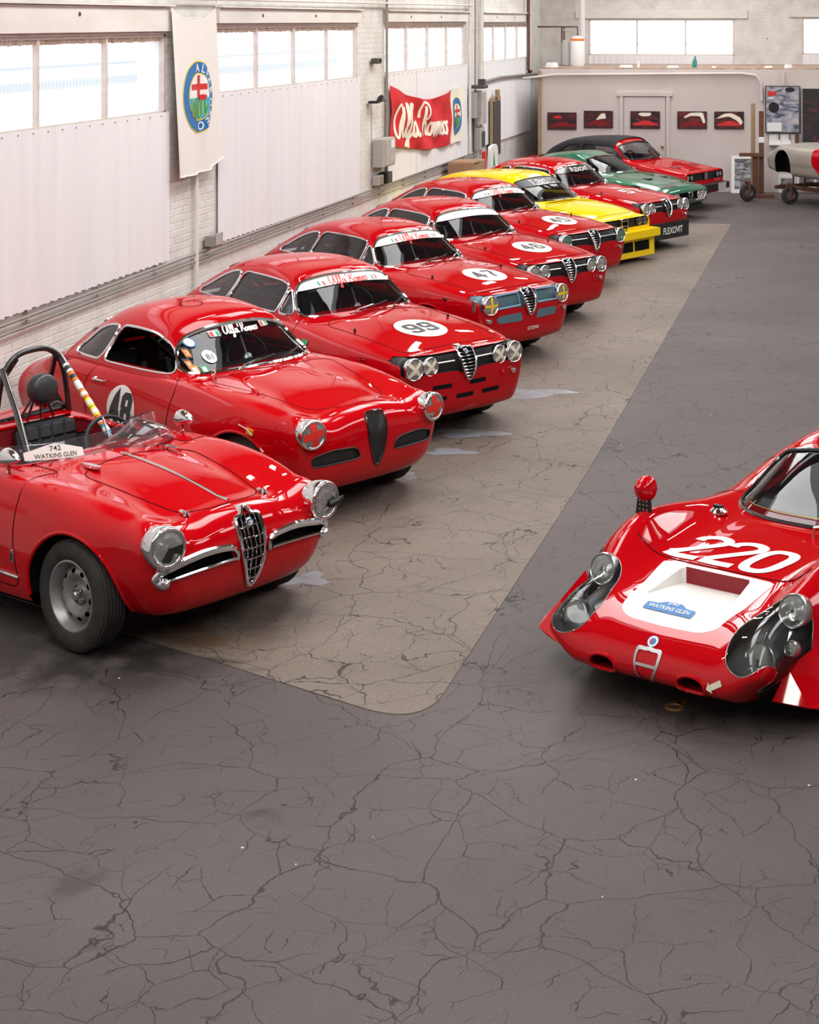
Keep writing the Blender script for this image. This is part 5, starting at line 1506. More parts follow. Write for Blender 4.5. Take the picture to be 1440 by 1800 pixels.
def make_yellow(label, loc, rz):
    root = thing('racing_hatchback', label, 'car', loc, rz)
    top = [(.55, .70), (.2, .775), (-.4, .845), (-.6, .86), (-2.6, .90), (-3.0, .88), (-3.25, .84)]
    crest = [(.55, .675), (.2, .745), (-.4, .815), (-.6, .83), (-2.6, .86), (-3.25, .82)]
    hw = [(.55, .74), (0, .81), (-2.4, .82), (-3.25, .72)]; zmax = [(.55, .56), (0, .60), (-3.25, .60)]
    g = (-.42, -1.02, -2.2, -3.1, .85, 1.26, .66, .52)
    s = dict(lines=std_lines(.55, -3.25, top, crest, hw, zmax, bot=.20, shoulder=.045), u0=.55, u1=-3.25, nose=dict(depth=.14, p=5, q=7, tc=.2), tail=dict(depth=.1, p=3, q=4), bow=(.05, .05),
             arches=[(0, .33), (-2.4, .33)], zsill=.22, wheels=[(0, .68), (-2.4, .68)], R=.30, cabhole=[(-.66, -.58), (-.66, .58), (-2.6, .58), (-2.6, -.58)], cab=(-.62, -2.6, .64, .82),
             hood=[(.50, 0), (.48, .50), (-.30, .58), (-.38, .50), (-.36, 0)], door=[(-.60, .27), (-.56, .80), (-1.70, .84), (-1.76, .5), (-1.65, .27)],
             gh=simple_gh(*g), windows=simple_windows(*g, split=-1.75), trimmat='blackg', trimr=.008)
    sh = body_shell(s['lines'], .55, -3.25, s['nose'], s['tail'], m=4, nu=80, bow0=.05, bow1=.05, T=24); bv = sh.bvh()
    f2 = sdf(rpoly([(-.70, .515), (.70, .515), (.70, .655), (-.70, .655)], .02))
    sh, fl, wl, _i = recess(sh, lambda a: np.maximum(f2(a[:, [1, 2]]), .35 - a[:, 0]), .05)
    g_ = obj('radiator_grille', fl, 'mesh', root); obj('grille_surround', wl, 'yellow', g_)
    common_body(root, s, sh, 'yellow', 'seamg')
    def U(v, z, o=0.0):
        h = bv.ray_cast(Vector((3, v, z)), Vector((-1, 0, 0)), 4)[0]; return (h[0] + o, v, z)
    for sg in (1, -1):
        for v in (.60, .44): headlight(root, U(sg * v, .585, -.02), .062, 'glassd', depth=.03, bez='blackg')
    shield(root, bv, .075, .66, .46, off=.02, bars=3, r=.007, depth=.05)
    bm_ = M([(.70, -.79, .37), (.82, -.74, .36), (.82, .74, .36), (.70, .79, .37), (.70, -.79, .47), (.82, -.74, .47), (.82, .74, .47), (.70, .79, .47), (.3, -.82, .37), (.3, .82, .37), (.3, -.82, .47), (.3, .82, .47)],
            [(0, 1, 5, 4), (1, 2, 6, 5), (2, 3, 7, 6), (8, 0, 4, 10), (3, 9, 11, 7), (10, 4, 5, 6, 7, 11), (8, 9, 3, 2, 1, 0)])
    obj('bumper', bm_, 'yellow', root, smooth=False)
    dm_ = M([(.66, -.74, .10), (.74, -.70, .08), (.74, .70, .08), (.66, .74, .10), (.66, -.74, .37), (.73, -.70, .37), (.73, .70, .37), (.66, .74, .37), (.3, -.76, .12), (.3, .76, .12), (.3, -.76, .37), (.3, .76, .37)],
            [(0, 1, 5, 4), (1, 2, 6, 5), (2, 3, 7, 6), (8, 0, 4, 10), (3, 9, 11, 7)])
    ad = obj('air_dam', dm_, 'yellow', root, smooth=False)
    for v0, v1 in ((-.50, -.18), (-.14, .16), (.20, .56)):
        obj('dam_opening', M([(.745, v0, .17), (.745, v1, .17), (.738, v1, .31), (.738, v0, .31)], [(0, 1, 2, 3)]), 'dark', ad, smooth=False)
    out, R = greenhouse(root, s, 'yel_gh', 'yellow')
    ws, pc = out['windscreen'][0]
    st_ = sunstrip(root, pc, 1.085, .03, txt=False, matn='decalk', flags=False)
    obj('strip_lettering', drape_mesh(pc.bvh(), to_plane(text('FLEXOVIT', .085, .014, .95), (0, 0, 1.125), (0, 1, 0), (0, 0, .75)), (-1, 0, 0), .008), 'decalw', st_)
    interior(root, dict(s, cagez=1.12, cagev=.44))
    return root

def make_green(label, loc, rz):
    root = thing('sports_coupe', label, 'car', loc, rz)
    top = [(.45, .64), (.2, .69), (-.3, .755), (-.65, .79), (-.8, .80), (-2.4, .86), (-2.8, .82), (-3.1, .74)]
    crest = [(.45, .60), (.2, .655), (-.3, .725), (-.7, .755), (-2.2, .80), (-3.1, .70)]
    hw = [(.45, .74), (0, .81), (-2.3, .83), (-3.1, .72)]; zmax = [(.45, .48), (0, .52), (-3.1, .55)]
    g = (-.62, -1.28, -2.0, -3.0, .775, 1.155, .66, .50)
    s = dict(lines=std_lines(.45, -3.1, top, crest, hw, zmax, bot=.19, shoulder=.06), u0=.45, u1=-3.1, nose=dict(depth=.26, p=2.6, q=3.6, tc=.1), tail=dict(depth=.12, p=3, q=3.5), bow=(.03, .08),
             arches=[(0, .34), (-2.35, .34)], zsill=.20, wheels=[(0, .68), (-2.35, .68)], R=.305, cabhole=[(-.86, -.56), (-.86, .56), (-2.4, .56), (-2.4, -.56)], cab=(-.82, -2.4, .62, .74),
             hood=[(.42, 0), (.36, .48), (-.45, .58), (-.58, .50), (-.56, 0)], door=[(-.70, .26), (-.66, .74), (-1.9, .78), (-1.95, .5), (-1.85, .26)],
             gh=simple_gh(*g), windows=simple_windows(*g, split=-1.95), trimmat='chrome', trimr=.008)
    sh = body_shell(s['lines'], .45, -3.1, s['nose'], s['tail'], m=4, nu=80, bow0=.03, bow1=.08, T=24); bv = sh.bvh()
    f2 = sdf(rpoly([(-.60, .37), (.60, .37), (.62, .50), (-.62, .50)], .04))
    sh, fl, wl, _i = recess(sh, lambda a: np.maximum(f2(a[:, [1, 2]]), .3 - a[:, 0]), .06)
    g_ = obj('radiator_grille', fl, 'dark', root); obj('grille_surround', wl, 'chrome', g_)
    common_body(root, s, sh, 'green', 'seamg')
    def U(v, z, o=0.0):
        h = bv.ray_cast(Vector((3, v, z)), Vector((-1, 0, 0)), 4)[0]; return (h[0] + o, v, z)
    for sg in (1, -1):
        for v in (.53, .38): headlight(root, U(sg * v, .435, -.02), .062, depth=.03)
        P = drape(bv, [(.62 - .10 * k, sg * v, 0) for k, v in ((0, .25), (0, .50), (1.4, .58), (1.9, .40), (1.6, .22))], (0, 0, -1), .006)
        lid = M([(float(a), float(b), 0) for a, b in ((.60, .24), (.56, .52), (.46, .60), (.42, .42), (.45, .22))], [(0, 1, 2, 3, 4)])
        lid = M([(a, sg * b, c) for a, b, c in lid.V], lid.F)
        obj('headlamp_slat_cover', drape_mesh(bv, bmesh_subdiv(lid, .04), (0, 0, -1), .006), 'darkbox', root)
        obj('bumper_bar', tube([U(sg * v, .345, .02) for v in (.16, .3, .45, .60, .70)], .022, 8), 'chrome', root)
        obj('bonnet_duct', box(drape(bv, [(-.05, sg * .26, 0)], (0, 0, -1), .0)[0], (.20, .14, .012), bev=.004), 'black', root)
        p = drape(bv, [(.1, 0, .55)], (0, -sg, 0), .005)[0]; obj('side_marker', box(p, (.09, .012, .03)), 'amber', root)
    shield(root, bv, .06, .50, .36, off=.02, bars=3, r=.006, depth=.05)
    obj('front_spoiler', box((.58, 0, .20), (.05, 1.2, .12), bev=.01), 'black', root)
    for i in range(6):
        for sg in (1, -1): obj('pillar_slat', box((-2.12 - i * .055, sg * (.60 - .012 * i), .96 - .012 * i), (.03, .05, .12)), 'black', root)
    out, R = greenhouse(root, s, 'gre_gh', 'green')
    interior(root, dict(s, cage=False, tubmat='black'))
    return root

def make_convertible(label, loc, rz):
    root = thing('convertible', label, 'car', loc, rz)
    top = [(.60, .735), (.2, .79), (-.4, .87), (-.6, .89), (-2.6, .92), (-3.2, .86)]
    crest = [(.60, .72), (.2, .775), (-.4, .85), (-2.6, .89), (-3.2, .84)]
    hw = [(.60, .76), (0, .80), (-2.3, .80), (-3.2, .74)]; zmax = [(.60, .58), (0, .62), (-3.2, .62)]
    g = (-.46, -.92, -2.0, -2.75, .875, 1.285, .69, .58)
    s = dict(lines=std_lines(.60, -3.2, top, crest, hw, zmax, bot=.22, shoulder=.035, cv=.66), u0=.60, u1=-3.2, nose=dict(depth=.10, p=6, q=9, tc=.2), tail=dict(depth=.08, p=5, q=6), bow=(.03, .03),
             arches=[(0, .33), (-2.4, .33)], zsill=.24, wheels=[(0, .68), (-2.4, .68)], R=.30, cabhole=[(-.66, -.58), (-.66, .58), (-2.4, .58), (-2.4, -.58)], cab=(-.62, -2.4, .66, .84),
             hood=[(.58, 0), (.56, .56), (-.34, .62), (-.42, .56), (-.40, 0)], door=[(-.62, .28), (-.58, .84), (-1.75, .88), (-1.80, .5), (-1.70, .28)],
             gh=simple_gh(*g), windows=simple_windows(*g, split=-1.72), trimmat='black', trimr=.010)
    sh = body_shell(s['lines'], .60, -3.2, s['nose'], s['tail'], m=4, nu=80, bow0=.03, bow1=.03, T=24); bv = sh.bvh()
    f2 = sdf(rpoly([(-.71, .545), (.71, .545), (.71, .685), (-.71, .685)], .015))
    sh, fl, wl, _i = recess(sh, lambda a: np.maximum(f2(a[:, [1, 2]]), .35 - a[:, 0]), .04)
    g_ = obj('radiator_grille', fl, 'mesh', root); obj('grille_surround', wl, 'black', g_)
    common_body(root, s, sh, 'red', 'seam')
    def U(v, z, o=0.0):
        h = bv.ray_cast(Vector((3, v, z)), Vector((-1, 0, 0)), 4)[0]; return (h[0] + o, v, z)
    for sg in (1, -1):
        for v in (.64, .51): headlight(root, U(sg * v, .612, -.02), .052, depth=.03, bez='black')
    obj('grille_emblem', box(U(0, .61, -.01), (.02, .10, .13), bev=.004), 'alu', root)
    B = M([(.82, -.68, .36), (.90, -.56, .36), (.90, .56, .36), (.82, .68, .36), (.82, -.68, .47), (.90, -.56, .47), (.90, .56, .47), (.82, .68, .47), (.45, -.84, .36), (.45, .84, .36), (.45, -.84, .47), (.45, .84, .47)],
          [(0, 1, 5, 4), (1, 2, 6, 5), (2, 3, 7, 6), (8, 0, 4, 10), (3, 9, 11, 7), (10, 4, 5, 6, 7, 11), (8, 9, 3, 2, 1, 0)])
    obj('bumper', B, 'black', root, smooth=False)
    obj('number_plate', box((.91, .25, .40), (.01, .30, .15)), 'greybox', root)
    for sg in (1, -1):
        obj('bonnet_vent', drape_mesh(bv, bmesh_subdiv(M([(.30, sg * .20, 0), (.30, sg * .48, 0), (.14, sg * .50, 0), (.14, sg * .20, 0)], [(0, 1, 2, 3)]), .05), (0, 0, -1), .005), 'redin', root)
    # soft top: the roof skin in fabric behind a red windscreen frame
    g0 = relax(grid_shell(s['gh'], 6, 5), 1)
    out, R = greenhouse(root, s, 'con_gh', 'red')
    soft = cut(g0, lambda a: a[:, 0] + .98)[0]
    for nm, ax, pts, rr, lim, gm in s['windows'][1:]:
        f3 = sdf(rpoly(pts, rr, 4))
        soft = cut(soft, (lambda a, f3=f3: np.maximum(f3(a[:, [0, 2]]), .25 - np.abs(a[:, 1]))) if ax == 'y' else (lambda a, f3=f3, lim=lim: np.maximum(f3(a[:, [1, 2]]), a[:, 0] - lim)))[1]
    obj('soft_top', soft.offset(.018), 'fabric', root, label='black fabric soft top')
    wipers(root, out['windscreen'][0][1].bvh(), [((0, -.25, .90), (0, .2, .94)), ((0, .2, .90), (0, .55, .95))], (-1, 0, 0))
    interior(root, dict(s, cage=False, head=True, tubmat='black'))
    return root
# ---------------------------------------------------------------- surfaces of the hall
def nodes(m):
    m.use_nodes = True; nt = m.node_tree
    return nt, nt.nodes['Principled BSDF'], nt.nodes.new, nt.links.new
def floor_mat(name, c1, c2, crack, seed, specks=True, stains=()):
    m = bpy.data.materials.new(name); nt, b, N, L = nodes(m)
    geo = N('ShaderNodeNewGeometry'); mp = N('ShaderNodeMapping'); mp.inputs['Location'].default_value = (seed, seed * .7, 0)
    L(geo.outputs['Position'], mp.inputs[0])
    n1 = N('ShaderNodeTexNoise'); n1.inputs['Scale'].default_value = .55; n1.inputs['Detail'].default_value = 7; L(mp.outputs[0], n1.inputs[0])
    r1 = N('ShaderNodeValToRGB'); r1.color_ramp.elements[0].position = .35; r1.color_ramp.elements[1].position = .68
    r1.color_ramp.elements[0].color = (*c1, 1); r1.color_ramp.elements[1].color = (*c2, 1); L(n1.outputs[0], r1.inputs[0])
    # grit
    n2 = N('ShaderNodeTexNoise'); n2.inputs['Scale'].default_value = 95; n2.inputs['Detail'].default_value = 3; L(mp.outputs[0], n2.inputs[0])
    mr = N('ShaderNodeMapRange'); mr.inputs[1].default_value = .3; mr.inputs[2].default_value = .7; mr.inputs[3].default_value = .80; mr.inputs[4].default_value = 1.20; L(n2.outputs[0], mr.inputs[0])
    mul = N('ShaderNodeMix'); mul.data_type = 'RGBA'; mul.blend_type = 'MULTIPLY'; mul.inputs[0].default_value = 1
    L(r1.outputs[0], mul.inputs[6]); L(mr.outputs[0], mul.inputs[7]); col = mul.outputs[2]
    # crack network
    dn = N('ShaderNodeTexNoise'); dn.inputs['Scale'].default_value = 1.6; dn.inputs['Detail'].default_value = 5; L(mp.outputs[0], dn.inputs[0])
    sub = N('ShaderNodeVectorMath'); sub.operation = 'SUBTRACT'; sub.inputs[1].default_value = (.5, .5, .5); L(dn.outputs[1], sub.inputs[0])
    sc = N('ShaderNodeVectorMath'); sc.operation = 'SCALE'; sc.inputs['Scale'].default_value = .40; L(sub.outputs[0], sc.inputs[0])
    ad = N('ShaderNodeVectorMath'); ad.operation = 'ADD'; L(mp.outputs[0], ad.inputs[0]); L(sc.outputs[0], ad.inputs[1])
    masks = []
    for s_, w, th in ((1.45, .0050, .36), (2.7, .0066, .43), (5.2, .0095, .52)):
        v = N('ShaderNodeTexVoronoi'); v.feature = 'DISTANCE_TO_EDGE'; v.inputs['Scale'].default_value = s_; L(ad.outputs[0], v.inputs[0])
        lt = N('ShaderNodeMapRange'); lt.inputs[1].default_value = w * .35; lt.inputs[2].default_value = w; lt.inputs[3].default_value = 1; lt.inputs[4].default_value = 0; L(v.outputs[0], lt.inputs[0])
        mn = N('ShaderNodeTexNoise'); mn.inputs['Scale'].default_value = s_ * .9; mn.inputs['Detail'].default_value = 4; L(geo.outputs['Position'], mn.inputs[0])
        mm = N('ShaderNodeMapRange'); mm.inputs[1].default_value = th; mm.inputs[2].default_value = th + .05; L(mn.outputs[0], mm.inputs[0])
        mu = N('ShaderNodeMath'); mu.operation = 'MULTIPLY'; L(lt.outputs[0], mu.inputs[0]); L(mm.outputs[0], mu.inputs[1]); masks.append(mu.outputs[0])
    mx0 = N('ShaderNodeMath'); mx0.operation = 'MAXIMUM'; L(masks[0], mx0.inputs[0]); L(masks[1], mx0.inputs[1])
    mx = N('ShaderNodeMath'); mx.operation = 'MAXIMUM'; L(mx0.outputs[0], mx.inputs[0]); L(masks[2], mx.inputs[1])
    mc = N('ShaderNodeMix'); mc.data_type = 'RGBA'; L(mx.outputs[0], mc.inputs[0]); L(col, mc.inputs[6]); mc.inputs[7].default_value = (*crack, 1); col = mc.outputs[2]
    rough = .62
    for (x, y, rx, ry, c, strength) in stains:      # oil and rust marks, each with a place of its own
        mp2 = N('ShaderNodeMapping'); mp2.vector_type = 'POINT'; mp2.inputs['Location'].default_value = (-x / rx, -y / ry, 0); mp2.inputs['Scale'].default_value = (1 / rx, 1 / ry, 0); L(ad.outputs[0], mp2.inputs[0])
        mp2.inputs['Location'].default_value = (-(x + seed) / rx, -(y + seed * .7) / ry, 0)
        ln = N('ShaderNodeVectorMath'); ln.operation = 'LENGTH'; L(mp2.outputs[0], ln.inputs[0])
        mr2 = N('ShaderNodeMapRange'); mr2.inputs[1].default_value = .55; mr2.inputs[2].default_value = 1.0; mr2.inputs[3].default_value = strength; mr2.inputs[4].default_value = 0; L(ln.outputs['Value'], mr2.inputs[0])
        nn = N('ShaderNodeTexNoise'); nn.inputs['Scale'].default_value = 5; nn.inputs['Detail'].default_value = 6; L(mp.outputs[0], nn.inputs[0])
        m3 = N('ShaderNodeMapRange'); m3.inputs[1].default_value = .36; m3.inputs[2].default_value = .56; L(nn.outputs[0], m3.inputs[0])
        mu = N('ShaderNodeMath'); mu.operation = 'MULTIPLY'; L(mr2.outputs[0], mu.inputs[0]); L(m3.outputs[0], mu.inputs[1])
        q = N('ShaderNodeMix'); q.data_type = 'RGBA'; L(mu.outputs[0], q.inputs[0]); L(col, q.inputs[6]); q.inputs[7].default_value = (*c, 1); col = q.outputs[2]
    if specks:
        v = N('ShaderNodeTexVoronoi'); v.inputs['Scale'].default_value = 7.5; L(mp.outputs[0], v.inputs[0])
        lt = N('ShaderNodeMath'); lt.operation = 'LESS_THAN'; lt.inputs[1].default_value = .05; L(v.outputs[0], lt.inputs[0])
        sep = N('ShaderNodeSeparateColor'); L(v.outputs['Color'], sep.inputs[0])
        gt = N('ShaderNodeMath'); gt.operation = 'GREATER_THAN'; gt.inputs[1].default_value = .86; L(sep.outputs[0], gt.inputs[0])
        mu = N('ShaderNodeMath'); mu.operation = 'MULTIPLY'; L(lt.outputs[0], mu.inputs[0]); L(gt.outputs[0], mu.inputs[1])
        q = N('ShaderNodeMix'); q.data_type = 'RGBA'; L(mu.outputs[0], q.inputs[0]); L(col, q.inputs[6]); q.inputs[7].default_value = (.6, .56, .52, 1); col = q.outputs[2]
    L(col, b.inputs['Base Color']); b.inputs['Roughness'].default_value = rough; b.inputs['Specular IOR Level'].default_value = .35
    bp = N('ShaderNodeBump'); bp.inputs['Strength'].default_value = .35; bp.inputs['Distance'].default_value = .006
    s2 = N('ShaderNodeMath'); s2.operation = 'SUBTRACT'; L(n2.outputs[0], s2.inputs[0]); L(mx.outputs[0], s2.inputs[1])
    L(s2.outputs[0], bp.inputs['Height']); L(bp.outputs[0], b.inputs['Normal'])
    return m
def brick_mat(name, c, axis='x', bump=.5):
    m = bpy.data.materials.new(name); nt, b, N, L = nodes(m)
    geo = N('ShaderNodeNewGeometry'); sp = N('ShaderNodeSeparateXYZ'); cb = N('ShaderNodeCombineXYZ')
    L(geo.outputs['Position'], sp.inputs[0]); L(sp.outputs['Y' if axis == 'x' else 'X'], cb.inputs[0]); L(sp.outputs['Z'], cb.inputs[1])
    br = N('ShaderNodeTexBrick'); br.inputs['Scale'].default_value = 1; br.inputs['Brick Width'].default_value = .215; br.inputs['Row Height'].default_value = .075; br.inputs['Mortar Size'].default_value = .006; br.inputs['Mortar Smooth'].default_value = .4
    L(cb.outputs[0], br.inputs[0])
    n = N('ShaderNodeTexNoise'); n.inputs['Scale'].default_value = 3.0; n.inputs['Detail'].default_value = 8; L(geo.outputs['Position'], n.inputs[0])
    r = N('ShaderNodeValToRGB'); r.color_ramp.elements[0].position = .30; r.color_ramp.elements[1].position = .62
    r.color_ramp.elements[0].color = (c[0] * .80, c[1] * .78, c[2] * .76, 1); r.color_ramp.elements[1].color = (*c, 1); L(n.outputs[0], r.inputs[0])
    # chips where the paint has come off
    n3 = N('ShaderNodeTexNoise'); n3.inputs['Scale'].default_value = 9; n3.inputs['Detail'].default_value = 8; L(geo.outputs['Position'], n3.inputs[0])
    gt = N('ShaderNodeMapRange'); gt.inputs[1].default_value = .69; gt.inputs[2].default_value = .73; L(n3.outputs[0], gt.inputs[0])
    q = N('ShaderNodeMix'); q.data_type = 'RGBA'; L(gt.outputs[0], q.inputs[0]); L(r.outputs[0], q.inputs[6]); q.inputs[7].default_value = (.36, .30, .26, 1)
    L(q.outputs[2], b.inputs['Base Color']); b.inputs['Roughness'].default_value = .7
    bp = N('ShaderNodeBump'); bp.inputs['Strength'].default_value = bump; bp.inputs['Distance'].default_value = .012; bp.invert = True
    L(br.outputs['Fac'], bp.inputs['Height']); L(bp.outputs[0], b.inputs['Normal'])
    return m
def streak_mat(name, c, dark, scale=(1, 7, .35)):
    """white paint with faint vertical grime runs"""
    m = bpy.data.materials.new(name); nt, b, N, L = nodes(m)
    geo = N('ShaderNodeNewGeometry'); mp = N('ShaderNodeMapping'); mp.inputs['Scale'].default_value = scale; L(geo.outputs['Position'], mp.inputs[0])
    n = N('ShaderNodeTexNoise'); n.inputs['Scale'].default_value = 1; n.inputs['Detail'].default_value = 7; L(mp.outputs[0], n.inputs[0])
    r = N('ShaderNodeValToRGB'); r.color_ramp.elements[0].position = .28; r.color_ramp.elements[1].position = .60
    r.color_ramp.elements[0].color = (*dark, 1); r.color_ramp.elements[1].color = (*c, 1); L(n.outputs[0], r.inputs[0])
    L(r.outputs[0], b.inputs['Base Color']); b.inputs['Roughness'].default_value = .6
    return m
def pane_mat(name, tint, transp):
    m = bpy.data.materials.new(name); m.use_nodes = True; nt = m.node_tree; nt.nodes.clear(); N, L = nt.nodes.new, nt.links.new
    o = N('ShaderNodeOutputMaterial'); t = N('ShaderNodeBsdfTransparent'); t.inputs[0].default_value = (*tint, 1)
    d = N('ShaderNodeBsdfTranslucent'); d.inputs[0].default_value = (*tint, 1); g = N('ShaderNodeBsdfGlossy'); g.inputs['Roughness'].default_value = .25
    a = N('ShaderNodeMixShader'); a.inputs[0].default_value = 1 - transp; L(t.outputs[0], a.inputs[1]); L(d.outputs[0], a.inputs[2])
    c = N('ShaderNodeMixShader'); c.inputs[0].default_value = .04; L(a.outputs[0], c.inputs[1]); L(g.outputs[0], c.inputs[2]); L(c.outputs[0], o.inputs[0])
    return m
MAT['floor'] = floor_mat('dark_cracked_floor', (.064, .051, .050), (.092, .074, .073), (.013, .011, .010), 3.0,
    stains=((-4.4, 8.9, .9, .5, (.020, .017, .015), .9), (-4.9, 9.0, .6, .5, (.05, .043, .038), .8), (-.9, 9.1, 1.1, .8, (.060, .052, .050), .5), (-2.6, 7.2, .12, .1, (.03, .025, .02), .8), (-3.2, 6.6, .12, .2, (.035, .028, .024), .7)))
MAT['patch'] = floor_mat('tan_cracked_floor', (.128, .100, .082), (.190, .150, .124), (.022, .017, .014), 11.0, specks=False,
    stains=((-3.72, 9.35, .42, .22, (.14, .075, .035), .75), (-4.2, 9.7, .75, .35, (.022, .018, .016), .95), (-3.45, 9.75, .35, .45, (.09, .072, .058), .6), (-2.9, 12.3, .3, .5, (.11, .088, .072), .5), (-3.0, 15.75, .45, .22, (.12, .085, .06), .55), (-3.5, 8.95, .3, .12, (.03, .025, .02), .8)))
MAT['brickw'] = brick_mat('white_painted_brick', (.74, .72, .69), 'x')
MAT['brickb'] = brick_mat('white_painted_brick_back', (.74, .71, .68), 'y')
MAT['brickp'] = streak_mat('painted_brick_piece', (.76, .735, .70), (.66, .63, .60), (3, 3, 3))
MAT['sheet'] = streak_mat('white_corrugated_sheet', (.82, .81, .815), (.775, .76, .77))
MAT['lintel'] = streak_mat('cream_board', (.76, .72, .68), (.66, .62, .57), (2, 1.2, 4))
MAT['plaster'] = streak_mat('painted_plasterboard', (.62, .55, .53), (.56, .495, .475), (1.2, 1, .6))
MAT['pane'] = pane_mat('translucent_corrugated_pane', (.96, .98, 1.0), .55)
MAT['ceil'] = mat('ceiling_boards', (.40, .30, .20), .8, noise=(3, .4, (.30, .22, .14)))
MAT['beam'] = mat('ceiling_timber', (.16, .13, .11), .8)
MAT['frame'] = mat('weathered_window_frame', (.55, .45, .40), .7, noise=(8, .5, (.68, .62, .58)))
MAT['rustw'] = mat('rusty_edge', (.28, .15, .09), .85, noise=(9, .5, (.50, .40, .34)))
MAT['wet'] = mat('wet_patch_painted_sheen', (.27, .28, .32), .30, 0, .0, spec=.6, noise=(7, .3, (.20, .19, .20)))  # bluish reflection of the windows put into the base colour of the puddles
MAT['rail'] = mat('outside_rail_paint', (.10, .15, .20), .6)
MAT['teal'] = mat('teal_panel', (.03, .22, .20), .5)

# ---------------------------------------------------------------- room shell
X0 = -7.1
def slab(name, m, material, parent=None, kind='structure', **k):
    return obj(name, m, material, parent, kind=kind, **k)
def vpoly(pts, t, x):      # (y, z) outline on the left wall
    return plate(pts, t, 'x').move(x, 0, 0)
slab('floor', box((3.5, 15.0, -.10), (22.0, 47.0, .20)), 'floor', smooth=False)
pp_ = rpoly([(-7.1, 10.86), (-2.16, 8.27), (-2.08, 13.0), (-2.12, 29.27), (-7.1, 29.27)], [0, .42, 0, .05, 0], 10)
slab('floor', plate([tuple(p) for p in pp_], .004, 'z'), 'patch', smooth=False)
# left wall with window openings
bays = [(11.3, 16.75, 2.60, 3.42), (18.13, 23.53, 2.73, 3.50), (24.93, 30.28, 2.74, 3.51), (31.62, 36.35, 2.74, 3.50)]
wl = M()
TOP = 6.8
def wbox(y0, y1, z0, z1): wl.add(box((X0 - .15, (y0 + y1) / 2, (z0 + z1) / 2), (.30, y1 - y0, z1 - z0)))
prev = -8.5
for y0, y1, z0, z1 in bays:
    wbox(prev, y0, 0, TOP); wbox(y0, y1, 0, z0); wbox(y0, y1, z1, TOP); prev = y1
wbox(prev, 38.2, 0, TOP)
wall_left = slab('wall_left', wl, 'brickw', smooth=False)
# individual painted bricks where the photograph shows them, nearest first
bw, bh = .215, .075
cells = []
def brick_zone(y0, y1, z0, z1):
    r0, r1 = int(z0 / bh), int(z1 / bh)
    for r in range(r0, r1):
        off = (r % 2) * bw / 2
        k0 = int((y0 - off) / bw) + 1
        y = k0 * bw + off
        while y + bw <= y1 + .03:
            cells.append((y + bw / 2, (r + .5) * bh)); y += bw
brick_zone(16.76, 18.12, 1.12, 3.66); brick_zone(13.0, 31.5, .45, .97); brick_zone(23.54, 24.92, 1.12, 3.66); brick_zone(30.30, 31.6, 1.12, 3.66)
def vis(c): return (c[0] ** 2 + 49) ** .5 + (2.2 if c[1] < .62 else 0)
cells.sort(key=vis)
rnd = random.Random(5)
bmesh_src = None
bshape = box((0, 0, 0), (.010, bw - .008, bh - .007), bev=.0025)
for y, z in cells[:300]:
    o = obj('brick', bshape if bmesh_src is None else bmesh_src, 'brickp', wall_left)
    if bmesh_src is None: bmesh_src = o.data
    o.location = (X0 - .0015 + rnd.uniform(-.001, .002), y, z); o.rotation_euler = (rnd.uniform(-.012, .012), rnd.uniform(-.02, .02), 0)
rest = M()
for y, z in cells[300:]: rest.add(box((X0 - .0015 + rnd.uniform(-.001, .0015), y, z), (.010, bw - .008, bh - .007)))
obj('brickwork', rest, 'brickp', wall_left, smooth=False, kind='stuff')
